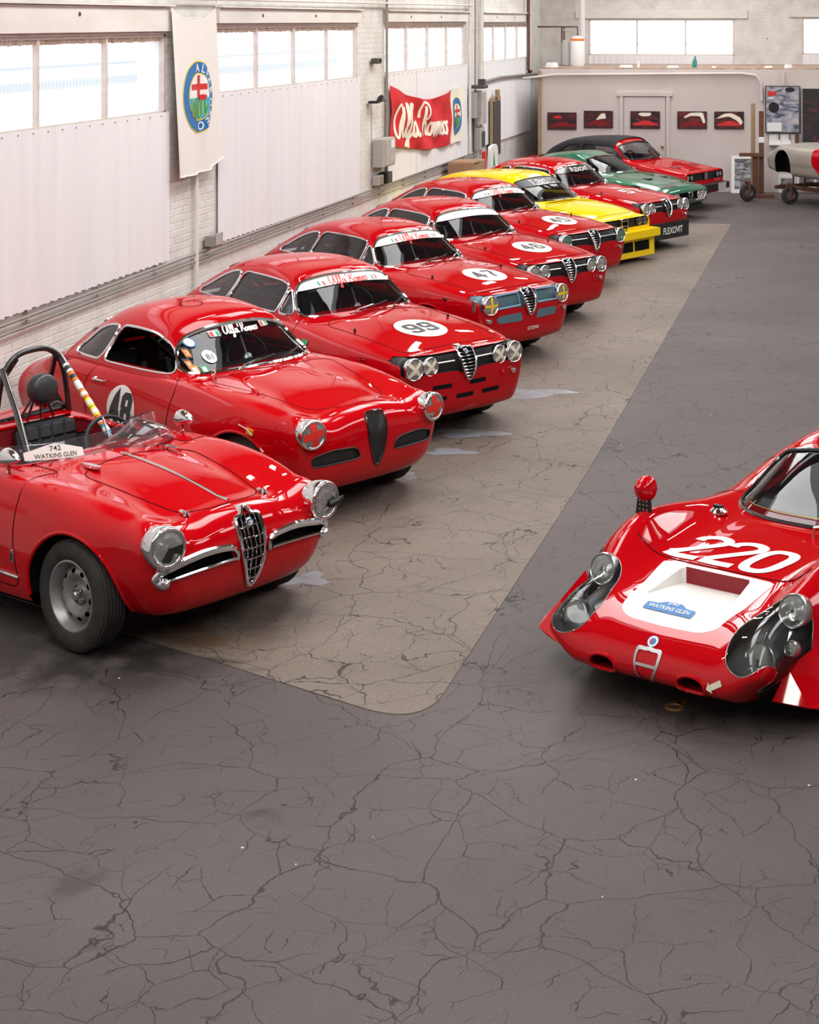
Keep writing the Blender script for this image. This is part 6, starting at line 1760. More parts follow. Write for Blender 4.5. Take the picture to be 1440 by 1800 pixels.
# corrugated sheets, lintels and windows of each bay
win_n = 0
for bi, (y0, y1, z0, z1) in enumerate(bays):
    npan = 3; zb = 1.07 if bi < 3 else 1.15
    for k in range(npan):
        a, b = y0 + (y1 - y0) * k / npan, y0 + (y1 - y0) * (k + 1) / npan + .03
        if bi == 3 and k == 0: pass
        ys = np.arange(a, b, .0168); V = []; F = []
        for j, y in enumerate(ys):
            x = X0 + .035 + .010 * math.cos(2 * PI * y / .067) + .004 * (k % 2)
            V += [(x, y, zb + .006 * math.sin(y * 40)), (x, y, z0 + .015)]
        F = [(2 * j, 2 * j + 2, 2 * j + 3, 2 * j + 1) for j in range(len(ys) - 1)]
        obj('corrugated_sheet', M(V, F), 'sheet', wall_left, angle=0)
    nails = M()
    for y in np.arange(y0 + .1, y1, .27): nails.add(box((X0 + .05, y, z0 - .02), (.008, .010, .010)))
    obj('nail_row', nails, 'rust', wall_left, kind='stuff')
    # lintel board
    slab('trim_%d' % (bi + 1), box((X0 + .03, (y0 + y1) / 2, (z1 + .03 + 3.70) / 2), (.06, y1 - y0 + .06, 3.70 - z1 - .03)), 'lintel', smooth=False)
    lip = box((X0 + .05, (y0 + y1) / 2, 3.715), (.10, y1 - y0 + .08, .02))
    obj('board_cap', lip, 'lintel', bpy.data.objects['trim_%d' % (bi + 1)], smooth=False)
    for y in (y0 + (y1 - y0) * .25, y0 + (y1 - y0) * .62): obj('bolt', lathe([(0, .012), (.02, .008), (.02, 0)], 8, 'x').move(X0 + .06, y, 3.62), 'rust', bpy.data.objects['trim_%d' % (bi + 1)])
    # window: frame, mullions, corrugated translucent panes
    w = slab('window_%d' % (bi + 1), M(), 'frame')
    fr = M()
    for a, b, c, d in ((y0, y1, z1 - .03, z1), (y0, y1, z0, z0 + .025), (y0, y0 + .035, z0, z1), (y1 - .035, y1, z0, z1)): fr.add(box((X0 - .03, (a + b) / 2, (c + d) / 2), (.06, b - a, d - c)))
    bpy.data.objects.remove(w); w = slab('window_%d' % (bi + 1), fr, 'frame', smooth=False)
    for k in range(4):
        a, b = y0 + (y1 - y0) * k / 4, y0 + (y1 - y0) * (k + 1) / 4
        if k: obj('mullion', box((X0 - .03, a, (z0 + z1) / 2), (.05, .045 if bi == 0 else .030, z1 - z0 - .03)), 'frame', w, smooth=False)
        ys = np.arange(a + .02, b - .01, .0168); V = []
        for y in ys:
            x = X0 - .05 + .008 * math.cos(2 * PI * y / .067); V += [(x, y, z0 + .02), (x, y, z1 - .02)]
        obj('pane', M(V, [(2 * j, 2 * j + 2, 2 * j + 3, 2 * j + 1) for j in range(len(ys) - 1)]), 'pane', w, angle=0)
    fringe = M(); yy = y0 + .02
    while yy < y1 - .04:
        fringe.add(box((X0 - .02, yy, z1 - .045 - .01 * rnd.random()), (.02, .028, .055))); yy += .067
    obj('rusty_fringe', fringe, 'rustw', w, smooth=False, kind='stuff')
# outside rails seen through the panes
for z, r in ((3.12, .018), (2.93, .05)):
    t = obj('outside_rail', tube([(X0 - 1.1, 8, z - .05), (X0 - 1.1, 40, z)], r, 8), 'rail')
    tag(t, 'pale blue %s rail outside, seen through the translucent side windows' % ('upper thin' if r < .03 else 'lower thick'), 'rail')
# back: office wall with ledge, window wall behind it
slab('wall_back', box((3.4, 34.90, 1.27), (19.9, .20, 2.54)), 'plaster', smooth=False)
slab('ceiling', box((3.4, 36.5, 2.55), (19.9, 3.3, .04)), 'rustw', smooth=False).name = 'trim_5'
slab('wall_office_side', box((-6.48, 36.4, 1.27), (.10, 3.0, 2.54)), 'plaster', smooth=False)
slab('trim_6', box((-6.55, 34.80, 1.25), (.07, .10, 2.5)), 'wood', smooth=False)
wb = M(); Yb = 38.0; wins = [(-6.02, -2.68, 2.77, 3.58), (-1.14, 2.4, 2.80, 3.61), (4.0, 7.4, 2.8, 3.61), (9.0, 12.4, 2.8, 3.61)]
prev = -7.4
def bbox(x0, x1, z0, z1): wb.add(box(((x0 + x1) / 2, Yb + .15, (z0 + z1) / 2), (x1 - x0, .30, z1 - z0)))
for x0, x1, z0, z1 in wins:
    bbox(prev, x0, 0, TOP); bbox(x0, x1, 0, z0); bbox(x0, x1, z1, TOP); prev = x1
bbox(prev, 14.3, 0, TOP)
wall_rear = slab('wall_rear', wb, 'brickb', smooth=False)
for i, (x0, x1, z0, z1) in enumerate(wins):
    fr = M()
    for a, b, c, d in ((x0, x1, z1 - .02, z1), (x0, x1, z0, z0 + .02), (x0, x0 + .03, z0, z1), (x1 - .03, x1, z0, z1)): fr.add(box(((a + b) / 2, Yb + .04, (c + d) / 2), (b - a, .06, d - c)))
    w = slab('window_%d' % (i + 5), fr, 'frame', smooth=False)
    for k in range(3):
        a, b = x0 + (x1 - x0) * k / 3, x0 + (x1 - x0) * (k + 1) / 3
        if k: obj('mullion', box((a, Yb + .04, (z0 + z1) / 2), (.03, .05, z1 - z0)), 'frame', w, smooth=False)
        obj('pane', box(((a + b) / 2, Yb + .06, (z0 + z1) / 2), (b - a - .04, .006, z1 - z0 - .03)), 'pane', w, smooth=False)
    slab('trim_%d' % (i + 7), box(((x0 + x1) / 2, Yb - .02, z1 + .12), (x1 - x0 + .6, .06, .18)), 'lintel', smooth=False)
    ys = np.arange(x0, x1, .0335); V = []
    for j, x in enumerate(ys): V += [(x, Yb - .03 + .012 * (j % 4 > 1), 2.50), (x, Yb - .03 + .012 * (j % 4 > 1), z0)]
    obj('corrugated_sheet', M(V, [(2 * j, 2 * j + 2, 2 * j + 3, 2 * j + 1) for j in range(len(ys) - 1)]), 'sheet', wall_rear, angle=0)
rail2 = obj('outside_rail', tube([(-8, Yb + 1.5, 3.0), (13, Yb + 1.5, 3.0)], .035, 8).add(tube([(-6.0, Yb + 1.5, 3.15), (-4.4, Yb + 1.5, 3.15)], .015, 6)), 'rail')
tag(rail2, 'pale blue rail outside the rear windows', 'rail')
slab('wall_right', box((14.15, 14.9, 3.4), (.30, 46.6, 6.8)), 'brickb', smooth=False)
slab('wall_front', box((3.5, -8.35, 3.4), (21.5, .30, 6.8)), 'brickb', smooth=False)
cl = M()
for x0, x1 in ((-7.3, -4.9), (-2.3, 3.2), (5.8, 14.3)): cl.add(box(((x0 + x1) / 2, 14.9, 6.9), (x1 - x0, 46.9, .10)))
for k in range(9):
    for xa in (-3.6, 4.5):
        pass
slab('ceiling', cl, 'ceil', smooth=False)
cl2 = M(); ys_ = [1.0, 6.5, 12.0, 17.5, 23.0, 28.5, 34.0]
for xa in (-3.6, 4.5):
    pv = -8.5
    for y in ys_: cl2.add(box((xa, (pv + y - 2.3) / 2, 6.9), (2.6, y - 2.3 - pv, .10))); pv = y + 2.3
    cl2.add(box((xa, (pv + 38.2) / 2, 6.9), (2.6, 38.2 - pv, .10)))
slab('ceiling', cl2, 'ceil', smooth=False)
for y in (-1.5, 4.0, 9.8, 15.2, 20.7, 26.2, 31.7):
    slab('trim_11', box((3.5, y, 6.15), (21.0, .25, .35)), 'beam', smooth=False)

# ---------------------------------------------------------------- fittings on the left wall
def pipe(name, pts, r, m, label, cat='pipe', clips=()):
    t = obj(name, tube(pts, r, 8), m); tag(t, label, cat)
    for c in clips: obj('clip', box(c, (.025, .035, .04), bev=.005), m, t)
    return t
cl_ = [(X0 + .035, y, 1.045) for y in np.arange(12.4, 30, 1.35)]
pipe('wall_conduit', [(X0 + .045, 9.0, .985), (X0 + .045, 17.9, 1.045), (X0 + .045, 31.0, 1.085)], .015, 'conduit', 'upper grey conduit running along the left wall behind the cars', 'conduit', cl_)
pipe('wall_conduit', [(X0 + .045, 9.0, .905), (X0 + .045, 17.9, .965), (X0 + .045, 31.0, 1.005)], .014, 'conduit', 'lower grey conduit running along the left wall behind the cars', 'conduit', [(a, b, c - .08) for a, b, c in cl_])
pipe('wall_conduit', [(X0 + .09, 8.0, 3.76), (X0 + .09, 30.6, 3.84)], .016, 'lintel', 'thin cream conduit high above the side windows', 'conduit')
pipe('vertical_pipe', [(X0 + .06, 24.86, 6.7), (X0 + .06, 24.86, 1.12)], .022, 'conduit', 'grey vertical conduit beside the red banner down to the socket', 'pipe')
pipe('vertical_pipe', [(X0 + .05, 17.45, 1.9), (X0 + .05, 17.45, .2)], .028, 'brickp', 'white painted downpipe under the white banner', 'pipe')
for k, (y, r) in enumerate(((30.36, .03), (30.81, .016), (31.32, .035), (31.45, .022))):
    pipe('vertical_pipe', [(X0 + .07, y, 6.7), (X0 + .07, y, 1.1 if k != 2 else .1)], r, ('lintel', 'conduit', 'lintel', 'frame')[k],
         ('cream vertical pipe right of the red banner, nearest of four', 'thin grey vertical pipe behind the meter boxes', 'thick cream pipe beyond the meter boxes', 'brownish pipe at the edge of the last window bay')[k])
pipe('hooked_pipe', [(X0 + .10, 35.83, 6.7), (X0 + .10, 35.83, 2.50), (X0 + .10, 35.95, 2.45), (X0 + .10, 36.15, 2.45)], .035, 'rust', 'dark brown pipe hanging down with a short hooked end near the back corner')
pipe('wall_conduit', [(X0 + .07, 31.3, 2.38), (X0 + .07, 33.0, 2.42), (X0 + .07, 37.9, 2.36)], .030, 'conduit', 'grey pipe running level to the back corner', 'conduit')
pipe('ledge_pipe', [(-6.9, 34.72, 2.34), (-6.2, 34.72, 2.42), (-2.3, 34.72, 2.46), (-2.0, 34.72, 2.42), (-1.90, 34.72, 2.28), (-1.88, 34.72, 1.9)], .030, 'plaster', 'painted pipe under the ledge, bending down beside the framed picture')
pipe('ledge_pipe', [(-1.42, 34.72, 2.5), (-1.42, 34.72, 2.26)], .02, 'plaster', 'short vertical pipe above the framed picture')
def wbx(name, y0, y1, z0, z1, d, m, label, cat, parts=()):
    t = thing(name, label, cat, (X0 + (.03 if name != 'dark_board' else .075), (y0 + y1) / 2, z0))
    obj('housing', box((d / 2, 0, (z1 - z0) / 2), (d, y1 - y0, z1 - z0), bev=.008), m, t)
    for nm, c, s, mm in parts: obj(nm, box(c, s, bev=.002), mm, t)
    return t
wbx('junction_box', 17.72, 17.96, 1.075, 1.20, .12, 'conduit', 'grey junction box on the conduit under the white banner', 'junction box', [('cover', (.125, 0, .08), (.01, .2, .13), 'greybox'), ('screw', (.132, .08, .13), (.006, .015, .015), 'alu')])
wbx('switch_box', 24.20, 24.45, 1.11, 1.26, .10, 'greybox', 'small grey socket box left of the black one on the conduit', 'socket', [('cover', (.105, 0, .08), (.01, .18, .12), 'conduit')])
wbx('switch_box', 24.52, 24.82, 1.11, 1.28, .13, 'black', 'small black socket box at the foot of the vertical conduit', 'socket', [('cover', (.135, 0, .10), (.01, .2, .15), 'darkbox')])
eb = wbx('electrical_cabinet', 24.20, 24.82, 1.38, 1.80, .17, 'greybox', 'grey electrical cabinet with a small white sticker left of the red banner', 'cabinet', [('door', (.175, .03, .21), (.012, .52, .38), 'greybox'), ('sticker', (.183, .15, .33), (.003, .2, .12), 'paper')])
obj('cabinet_mark', to_plane(rect(-.10, -.035, .10, -.005).add(rect(-.06, .01, .10, .035)), (.184, .10, .12), (0, 1, .0), (0, 0, 1)), 'frame', eb)
lampb = thing('wall_lamp', 'small black lamp on the wall with a hanging cable', 'lamp', (X0 + .03, 24.1, 2.36))
obj('lamp_shade', lathe([(.01, .10), (.05, .08), (.09, 0), (.085, 0), (.04, .07)], 16, 'z').move(.14, .1, 0), 'black', lampb)
obj('bracket', box((.07, -.05, .0), (.14, .16, .035), bev=.004), 'black', lampb)
obj('cable', tube([(.02, -.05, -.02), (.02, -.02, -.5), (.02, .04, -1.0), (.02, .0, -1.25)], .006, 5), 'conduit', lampb)
wbx('bracket_lamp', 24.12, 24.34, 2.92, 3.0, .10, 'darkbox', 'tiny dark bracket on the wall above the black lamp', 'bracket', [('hook', (.11, .03, .05), (.02, .03, .05), 'black')])
m1 = wbx('meter_box', 30.42, 30.77, 1.75, 2.22, .16, 'greybox', 'grey meter box right of the red banner', 'meter box', [('door', (.165, 0, .24), (.012, .30, .40), 'conduit')])
m2 = wbx('meter_box', 30.85, 31.26, 1.60, 2.26, .16, 'frame', 'brownish fuse box beside the grey meter box', 'fuse box', [('door', (.165, 0, .33), (.012, .30, .56), 'greybox')])
m3 = wbx('meter_box', 30.86, 31.22, 1.13, 1.55, .13, 'greybox', 'pale box with a dark panel under the fuse boxes', 'fuse box', [('dark_panel', (.14, .05, .2), (.012, .22, .28), 'darkbox')])
sw_ = wbx('bell_bracket', 30.42, 30.76, 2.30, 2.36, .30, 'darkbox', 'dark bracket with a bell above the meter box', 'bracket', [('bell', (.20, .08, .10), (.12, .14, .14), 'darkbox')])
hb = wbx('dark_board', 32.05, 32.85, .90, 2.06, .05, 'wood', 'tall dark board in a wooden frame leaning on the left wall', 'board', [('face', (.055, 0, .56), (.015, .68, 1.04), 'darkbox'), ('top_block', (.07, .0, 1.22), (.06, .2, .16), 'wood')])

# hanging banners
def cloth(fn, ny, nz, m, name):
    V = [fn(i / ny, j / nz) for j in range(nz + 1) for i in range(ny + 1)]
    return M(V, [(j * (ny + 1) + i, j * (ny + 1) + i + 1, (j + 1) * (ny + 1) + i + 1, (j + 1) * (ny + 1) + i) for j in range(nz) for i in range(ny)])
def b1(s, t):     # s across 0..1, t up 0..1
    y0, y1 = 16.70 - .02 * t + .05 * (1 - t), 17.95 + .06 * (1 - t) - .16 * max(0, .12 - t)
    zt = 3.70 - .13 * math.sin(PI * s); zb = 1.93 + .0 - .02 * math.sin(PI * s) + .12 * s ** 3
    fold = .030 * math.sin(s * 21 + .6) * (1 - t) ** 1.1 + .016 * math.sin(s * 9 + 1.5 * t + 1) + .012 * math.sin(s * 33) * (1 - t)
    sw = .05 * math.sin(PI * t) * math.sin(s * PI * 2)
    return (X0 + .085 + fold * .8 + .05 * (1 - t), y0 + (y1 - y0) * s, zb + (zt - zb) * t - .02 * sw)
bm1 = cloth(b1, 48, 50, 'cloth', '')
ban = obj('hanging_banner', bm1, 'cloth'); tag(ban, 'long white cloth banner with a round blue emblem hanging on the pillar', 'banner')
obj('banner_hem', tube([b1(s, 0) for s in np.linspace(0, 1, 25)], .010, 6), 'cloth', ban)
obj('banner_cord', tube([b1(0, 1), (X0 + .06, 16.68, 3.76)], .005, 5).add(tube([b1(1, 1), (X0 + .06, 18.0, 3.77)], .005, 5)), 'cloth', ban)
bb1 = bm1.bvh()
EC = (X0, 17.36, 2.74)
def emb(m, mt, nm, off, sx=1.0, sy=1.0, c=EC, bv=None, par=None):
    a = m.arr() * np.array((sx, sy, 1)); q = bmesh_subdiv(M(a, m.F), .05)
    return obj(nm, drape_mesh(bv or bb1, to_plane(q, c, (0, 1, 0), (0, 0, 1)), (-1, 0, 0), off), mt, par or ban)
def emblem(c, R_, bv, par, letters=True, sx=1.0, off=.004):
    k = lambda m, mt, nm, o: emb(m, mt, nm, off + o, sx, 1, c, bv, par)
    k(disc(R_, 48, 2), 'decaly', 'emblem_rim', 0); k(disc(R_ * .965, 48, 2), 'decalb', 'emblem_ring', .003)
    k(disc(R_ * .66, 40, 2), 'decaly', 'emblem_inner_rim', .006)
    full_ = disc(R_ * .625, 48, 4)
    up, lo = cut(full_, lambda a: -a[:, 1] - .02 * R_)
    k(up, 'decalw', 'emblem_field', .009); k(lo, 'decalt', 'emblem_field', .009)
    k(rect(-.50 * R_, .20 * R_, .42 * R_, .36 * R_).add(rect(-.07 * R_, .0 * R_, .07 * R_, .60 * R_)), 'decalr', 'emblem_cross', .012)
    sn = cr([(-.50, -.42), (-.44, -.12), (-.34, -.42), (-.26, -.52), (-.20, -.10), (-.08, -.10), (-.04, -.50), (.08, -.52), (.12, -.12), (.24, -.08), (.26, -.45), (.36, -.25)], 5) * R_
    k(ribbon(sn, .115 * R_), 'decaly', 'serpent_outline', .012); k(ribbon(sn, .075 * R_), 'decalg', 'serpent', .015)
    k(M([(a * R_, b * R_, 0) for a, b in ((.02, -.08), (.30, -.08), (.34, .04), (.22, -.01), (.16, .07), (.10, -.01), (-.02, .04))], [tuple(range(7))]), 'decalr', 'crown', .018)
    if letters:
        for ch, a in zip('ALFA', (97, 70, 46, 24)):
            pass
        for ch, a in zip('ALFAROMEO', (94, 72, 52, 32, 10, -13, -37, -60, -82)):
            t = text(ch, .23 * R_, .02); th = math.radians(a)
            t = t.tf(Matrix.Rotation(th - PI / 2, 4, 'Z')).move(R_ * .81 * math.cos(th), R_ * .81 * math.sin(th), 0)
            k(t, 'decalw', 'emblem_letter', .008)
emblem(EC, .39, bb1, ban)
def b2(s, t, full=False):
    y = 24.98 + (28.85 - 24.98) * s
    zt = 2.57 - .31 * math.sin(PI * min(1, s * .97) * .78) - .05 * s * (1 - s); zb = 1.65 - .26 * math.sin(PI * s * .55) + .0
    fold = .035 * math.sin((s * 1.6 + t * .9) * 9) * math.sin(PI * s) ** .5 + .02 * math.sin((s * 3 - t) * 8)
    return (X0 + .09 + fold * .8, y, zb + (zt - zb) * t)
bm2 = cloth(b2, 60, 24, '', '')
fl_ = obj('wall_flag', bm2, 'clothr'); tag(fl_, 'red cloth banner with white script lettering on the left wall', 'banner')
bb2 = bm2.bvh()
def b3(s, t):
    a, b = np.array(b2(1, t)), np.array((X0 + .09, 29.75 + .04 * t, 1.40 + .98 * t))
    p = a * (1 - s) + b * s; p[0] += .02 * math.sin(s * 9 + t * 3) * math.sin(PI * s); return tuple(p)
bm3 = cloth(b3, 14, 20, '', ''); c3 = obj('banner_end', bm3, 'clothcr', fl_, label='cream end panel with a round emblem')
emblem((X0, 29.24, 1.86), .34, bm3.bvh(), c3, letters=False, sx=.95, off=.005)
sm_ = script_words(3.4, .34, 6); a_ = sm_.arr(); a_[:, 1] = a_[:, 1] * .66 + .0 * a_[:, 0] - .045 * a_[:, 0]
for off, wt, mt in ((.004, 0, 'clothcr'),):
    o = obj('script_lettering', drape_mesh(bb2, to_plane(bmesh_subdiv(M(a_, sm_.F), .08), (X0, 26.9, 1.86), (0, 1, 0), (0, 0, 1)), (-1, 0, 0), .008), 'clothcr', fl_, label='cream script lettering across the red cloth')
obj('flag_cord', tube([b2(0, 1), (X0 + .04, 24.92, 2.66)], .005, 5).add(tube([b3(1, 1), (X0 + .04, 29.9, 2.46)], .005, 5)), 'clothcr', fl_)

# things standing between the cars and the wall
cb = thing('cardboard_box', 'brown cardboard box behind the yellow car by the left wall', 'box', (-6.76, 28.95, 0), 0)
obj('box_stack', box((0, 0, .38), (.5, .95, .76), bev=.01), 'wood', cb); obj('carton', box((0, 0, .93), (.46, .9, .32), bev=.008), 'card', cb)
obj('flap', box((.02, -.22, 1.097), (.46, .44, .012)).tf(Matrix.Translation((0, 0, 0))), 'card', cb)
sg_ = thing('folded_sign', 'white, red and teal folded panels with a green tree mark behind the green car', 'sign', (-6.72, 30.05, 0), 0)
obj('stand', box((0, 0, .40), (.26, .7, .80), bev=.01), 'darkbox', sg_)
obj('white_panel', plate([tuple(p) for p in rpoly([(-.32, .80), (.28, .80), (.33, 1.2), (.2, 1.30), (-.26, 1.28)], .08)], .06, 'x').move(.16, 0, 0), 'paper', sg_)
obj('red_panel', box((.12, -.40, 1.0), (.06, .14, .42), bev=.01), 'decalr', sg_); obj('teal_panel', box((.10, .38, 1.03), (.06, .22, .44), bev=.03), 'teal', sg_)
obj('tree_mark', M([(.225, a, b) for a, b in ((-.12, .88), (.06, .88), (.02, .98), (.03, .99), (-.01, 1.10), (-.03, 1.20), (-.06, 1.10), (-.10, .99), (-.08, .98))], [tuple(range(9))]), 'decalg', sg_)

# back wall: door, five prints, framed pictures
d1 = slab('door_1', box((-4.33, 34.785, .985), (.86, .04, 1.95)), 'plaster', smooth=False)
for x, w_ in ((-4.815, .07), (-3.835, .07)): obj('door_frame', box((x, 34.775, 1.0), (w_, .06, 2.05)), 'plaster', d1, smooth=False)
obj('door_frame', box((-4.325, 34.775, 2.02), (1.16, .07, .08)), 'plaster', d1, smooth=False)
obj('door_handle', lathe([(0, -.06), (.028, -.055), (.03, -.03), (.012, -.02), (.012, 0)], 14, 'y').move(-3.95, 34.765, .93), 'brass', d1)
def photo_mat(name, pal, seed, sc=4.0):
    m = bpy.data.materials.new(name); nt, b, N, L = nodes(m)
    tc = N('ShaderNodeTexCoord'); mp = N('ShaderNodeMapping'); mp.inputs['Location'].default_value = (seed, 0, seed * .3); mp.inputs['Scale'].default_value = (1, 1, 2.0); L(tc.outputs['Object'], mp.inputs[0])
    n = N('ShaderNodeTexNoise'); n.inputs['Scale'].default_value = sc; n.inputs['Detail'].default_value = 4; n.inputs['Distortion'].default_value = 1.5; L(mp.outputs[0], n.inputs[0])
    r = N('ShaderNodeValToRGB'); e = r.color_ramp.elements
    e[0].position = .34; e[0].color = (*pal[0], 1); e[1].position = .66; e[1].color = (*pal[-1], 1)
    for i, c in enumerate(pal[1:-1]):
        k = e.new(.34 + .32 * (i + 1) / (len(pal) - 1)); k.color = (*c, 1)
    L(n.outputs[0], r.inputs[0]); L(r.outputs[0], b.inputs['Base Color']); b.inputs['Roughness'].default_value = .4
    return m
prints = [(-6.385, -5.768, 'maroon car against a dark ground, leftmost of five', 0), (-5.611, -4.996, 'red car with a pale figure on it, second from the left', 1), (-4.624, -4.001, 'red car with a pale shape above, hung on the door', 2), (-3.643, -3.024, 'pale arching figure over a dark red car, right of the door', 3), (-2.87, -2.254, 'bright arching shape over a red car, rightmost of five', 4)]
for x0, x1, lb, i in prints:
    cx = (x0 + x1) / 2; yy = 34.775 if i != 2 else 34.74
    t = thing('photo_print', 'photo print of a ' + lb, 'picture', (cx, yy, 1.30), 0, 'photo prints along the back wall')
    W_, H_ = x1 - x0, .36; z_ = .008 if i else -.03
    obj('print_board', box((0, 0, H_ / 2 + z_), (W_, .02, H_), bev=.003), 'black', t)
    pm = photo_mat('print_dark', ((.012, .008, .010), (.05, .012, .016), (.16, .02, .025)), i * 3.1, 5)
    obj('print_face', box((0, -.012, H_ / 2 + z_), (W_ - .02, .004, H_ - .02)), pm, t)
    Z = lambda pts, mt, nm, o: obj(nm, M([(a * W_ / 2, -.016 - o, H_ / 2 + z_ + b * H_ / 2) for a, b in pts], [tuple(range(len(pts)))]), mt, t, smooth=False)
    car = [(-.85, -.62), (-.80, -.42), (-.45, -.30), (-.15, -.08), (.25, -.08), (.52, -.30), (.84, -.42), (.86, -.65)]
    Z([tuple(p) for p in rpoly(car, .08)], 'decalr' if i in (2, 4) else 'redin', 'car_shape', .0)
    arcs = {0: [(-.7, .5), (-.2, .65), (.1, .45), (-.2, .2)], 1: [(-.2, -.1), (.2, .7), (.45, .75), (.55, .1), (.1, .05)], 2: [(-.5, .65), (-.3, .85), (.45, .82), (.35, .45), (-.2, .4)],
            3: [(-.55, .35), (-.1, .85), (.75, .88), (.92, -.3), (.75, -.35), (.55, .45), (-.1, .5), (-.5, .2)], 4: [(-.95, .1), (-.35, .75), (.15, .85), (.75, .35), (.95, -.25), (.8, -.55), (.5, .0), (.0, .45), (-.5, .3), (-.8, .2)]}[i]
    Z([tuple(p) for p in rpoly(arcs, .18)], 'clothcr' if i else 'decalr', 'figure_shape', .001)
fp_ = thing('framed_picture', 'large framed racing poster with grey car photographs and a red label', 'picture', (-1.45, 34.74, 1.23))
obj('frame', box((0, 0, .49), (.72, .04, .98), bev=.005), 'darkbox', fp_)
obj('poster', box((0, -.022, .49), (.67, .006, .93)), photo_mat('poster_grey', ((.05, .05, .07), (.20, .21, .28), (.36, .36, .42), (.50, .44, .44)), 2.0, 3.2), fp_)
obj('red_label', box((-.22, -.027, .82), (.19, .004, .09)), 'decalr', fp_); obj('caption', box((-.24, -.027, .73), (.10, .004, .03)), 'paper', fp_)
obj('tyre_shape', lathe([(.0, 0), (.11, 0)], 24, 'y').move(-.18, -.028, .53), 'black', fp_); obj('tyre_shape', lathe([(.0, 0), (.10, 0)], 20, 'y').sc(1, 1, .5).move(.15, -.028, .90), 'black', fp_)
obj('text_panel', box((-.17, -.027, .13), (.30, .004, .18)), 'paper', fp_)
dbd = thing('dark_poster_board', 'big black framed board at the right end of the back wall', 'picture', (-.35, 34.75, 1.05))
obj('frame', box((0, 0, .55), (1.42, .04, 1.14), bev=.005), 'greybox', dbd)
obj('face', box((0, -.022, .55), (1.38, .006, 1.10)), photo_mat('poster_black', ((.012, .012, .014), (.02, .02, .024), (.03, .02, .026), (.10, .02, .03)), 5, 3), dbd)
sh_ = thing('wall_shelf', 'white bracket shelf under the framed racing poster', 'shelf', (-1.40, 34.70, 1.0))
obj('board', box((0, 0, 0), (.66, .16, .03)), 'paper', sh_); obj('back_panel', box((0, .07, .10), (.66, .01, .22)), 'paper', sh_)
for x in (-.12, .10): obj('shelf_bracket', box((x, 0, .16), (.02, .10, .12)), 'darkbox', sh_)
obj('end_block', box((.25, 0, .12), (.09, .12, .20)), 'rust', sh_)
lp = thing('leaning_picture', 'white framed black and white photograph leaning on the back wall', 'picture', (-2.22, 34.52, 0), 0)
fr_ = box((0, 0, .385), (.56, .03, .77), bev=.004).tf(Matrix.Rotation(-.12, 4, 'X')); obj('frame', fr_, 'paper', lp)
obj('photograph', box((.02, -.018, .40), (.46, .004, .62)).tf(Matrix.Rotation(-.12, 4, 'X')), photo_mat('print_bw', ((.05, .05, .055), (.16, .16, .17), (.40, .40, .42)), 9, 5), lp)
wc = thing('picture_stack', 'pale pictures lying low behind the stripped body', 'picture', (-.9, 34.6, 0))
for x, z, w_, h_ in ((-.45, .2, .35, .38), (-.05, .3, .4, .5), (.5, .25, .5, .42)):
    obj('frame', box((x, 0, z), (w_, .02, h_), bev=.003), 'paper', wc); obj('photograph', box((x, -.013, z), (w_ * .75, .004, h_ * .6)), photo_mat('print_bw2', ((.08, .08, .09), (.3, .3, .32)), x * 7, 6), wc)

# clutter on the ledge
tk = thing('water_tank', 'white upright tank with pipes on the ledge by the corner', 'tank', (-5.95, 36.0, 2.57))
obj('tank_body', lathe([(0, .66), (.10, .64), (.15, .58), (.155, .05), (.14, 0), (0, 0)], 24, 'z'), 'paper', tk)
obj('side_tank', lathe([(0, .55), (.07, .53), (.09, .45), (.09, 0)], 16, 'z').move(-.26, 0, .03), 'greybox', tk)
obj('tank_pipe', tube([(-.05, 0, .62), (-.05, 0, .75), (-.3, 0, .78)], .018, 6), 'greybox', tk); obj('red_band', lathe([(.152, .0), (.157, .01), (.157, .04), (.152, .05)], 20, 'z').move(0, 0, .55), 'decalo', tk)
flue = pipe('flue_pipe', [(-6.08, 37.4, 2.57), (-6.08, 37.4, 6.7)], .07, 'paper', 'white flue pipe rising from the ledge beside the window')
fr2 = pipe('pipe_frame', [(-7.0, 36.9, 3.42), (-6.1, 36.9, 3.42), (-6.1, 36.9, 2.60)], .018, 'rust', 'thin rusty pipe frame standing on the ledge in the corner')
obj('upright', tube([(-6.45, 36.9, 3.42), (-6.45, 36.9, 2.57)], .018, 6).add(tube([(-6.40, 36.9, 3.42), (-6.40, 36.9, 2.57)], .018, 6)), 'rust', fr2)
bt = obj('green_bottle', lathe([(0, .0), (.05, .0), (.05, .13), (.03, .17), (.018, .20), (.018, .24), (0, .24)], 16, 'z').tf(Matrix.Rotation(.1, 4, 'Y')).move(-3.33, 35.2, 2.57), 'teal'); tag(bt, 'small green bottle standing on the ledge under the rear window', 'bottle')
for i, (x, w_, h_) in enumerate(((-6.35, .3, .10), (-4.75, .35, .05), (-4.50, .07, .13), (-3.75, .30, .04), (-2.9, .12, .03), (-1.75, .2, .04), (-1.35, .22, .07))):
    rg = random.Random(i); P = [(w_ / 2 * math.cos(a) * rg.uniform(.7, 1), .09 * math.sin(a) * rg.uniform(.7, 1)) for a in np.linspace(0, 2 * PI, 11)[:-1]]
    m_ = plate(P, h_, 'z'); m_.V = [(a * (.8 if c > 0 else 1), b * (.8 if c > 0 else 1), c) for a, b, c in m_.V]
    o = obj('crumpled_sheet', m_.move(x, 35.1, 2.57), 'paper', smooth=False)
    tag(o, ('pale crumpled bag on the ledge in the left corner', 'white flat plastic sheet on the ledge under the window', 'small white block standing beside the plastic sheet', 'white plastic sheet on the ledge, above the door', 'small pale scrap on the ledge right of the bottle', 'white scrap on the ledge above the framed poster', 'pale folded cloth on the ledge above the black board')[i], 'sheet')

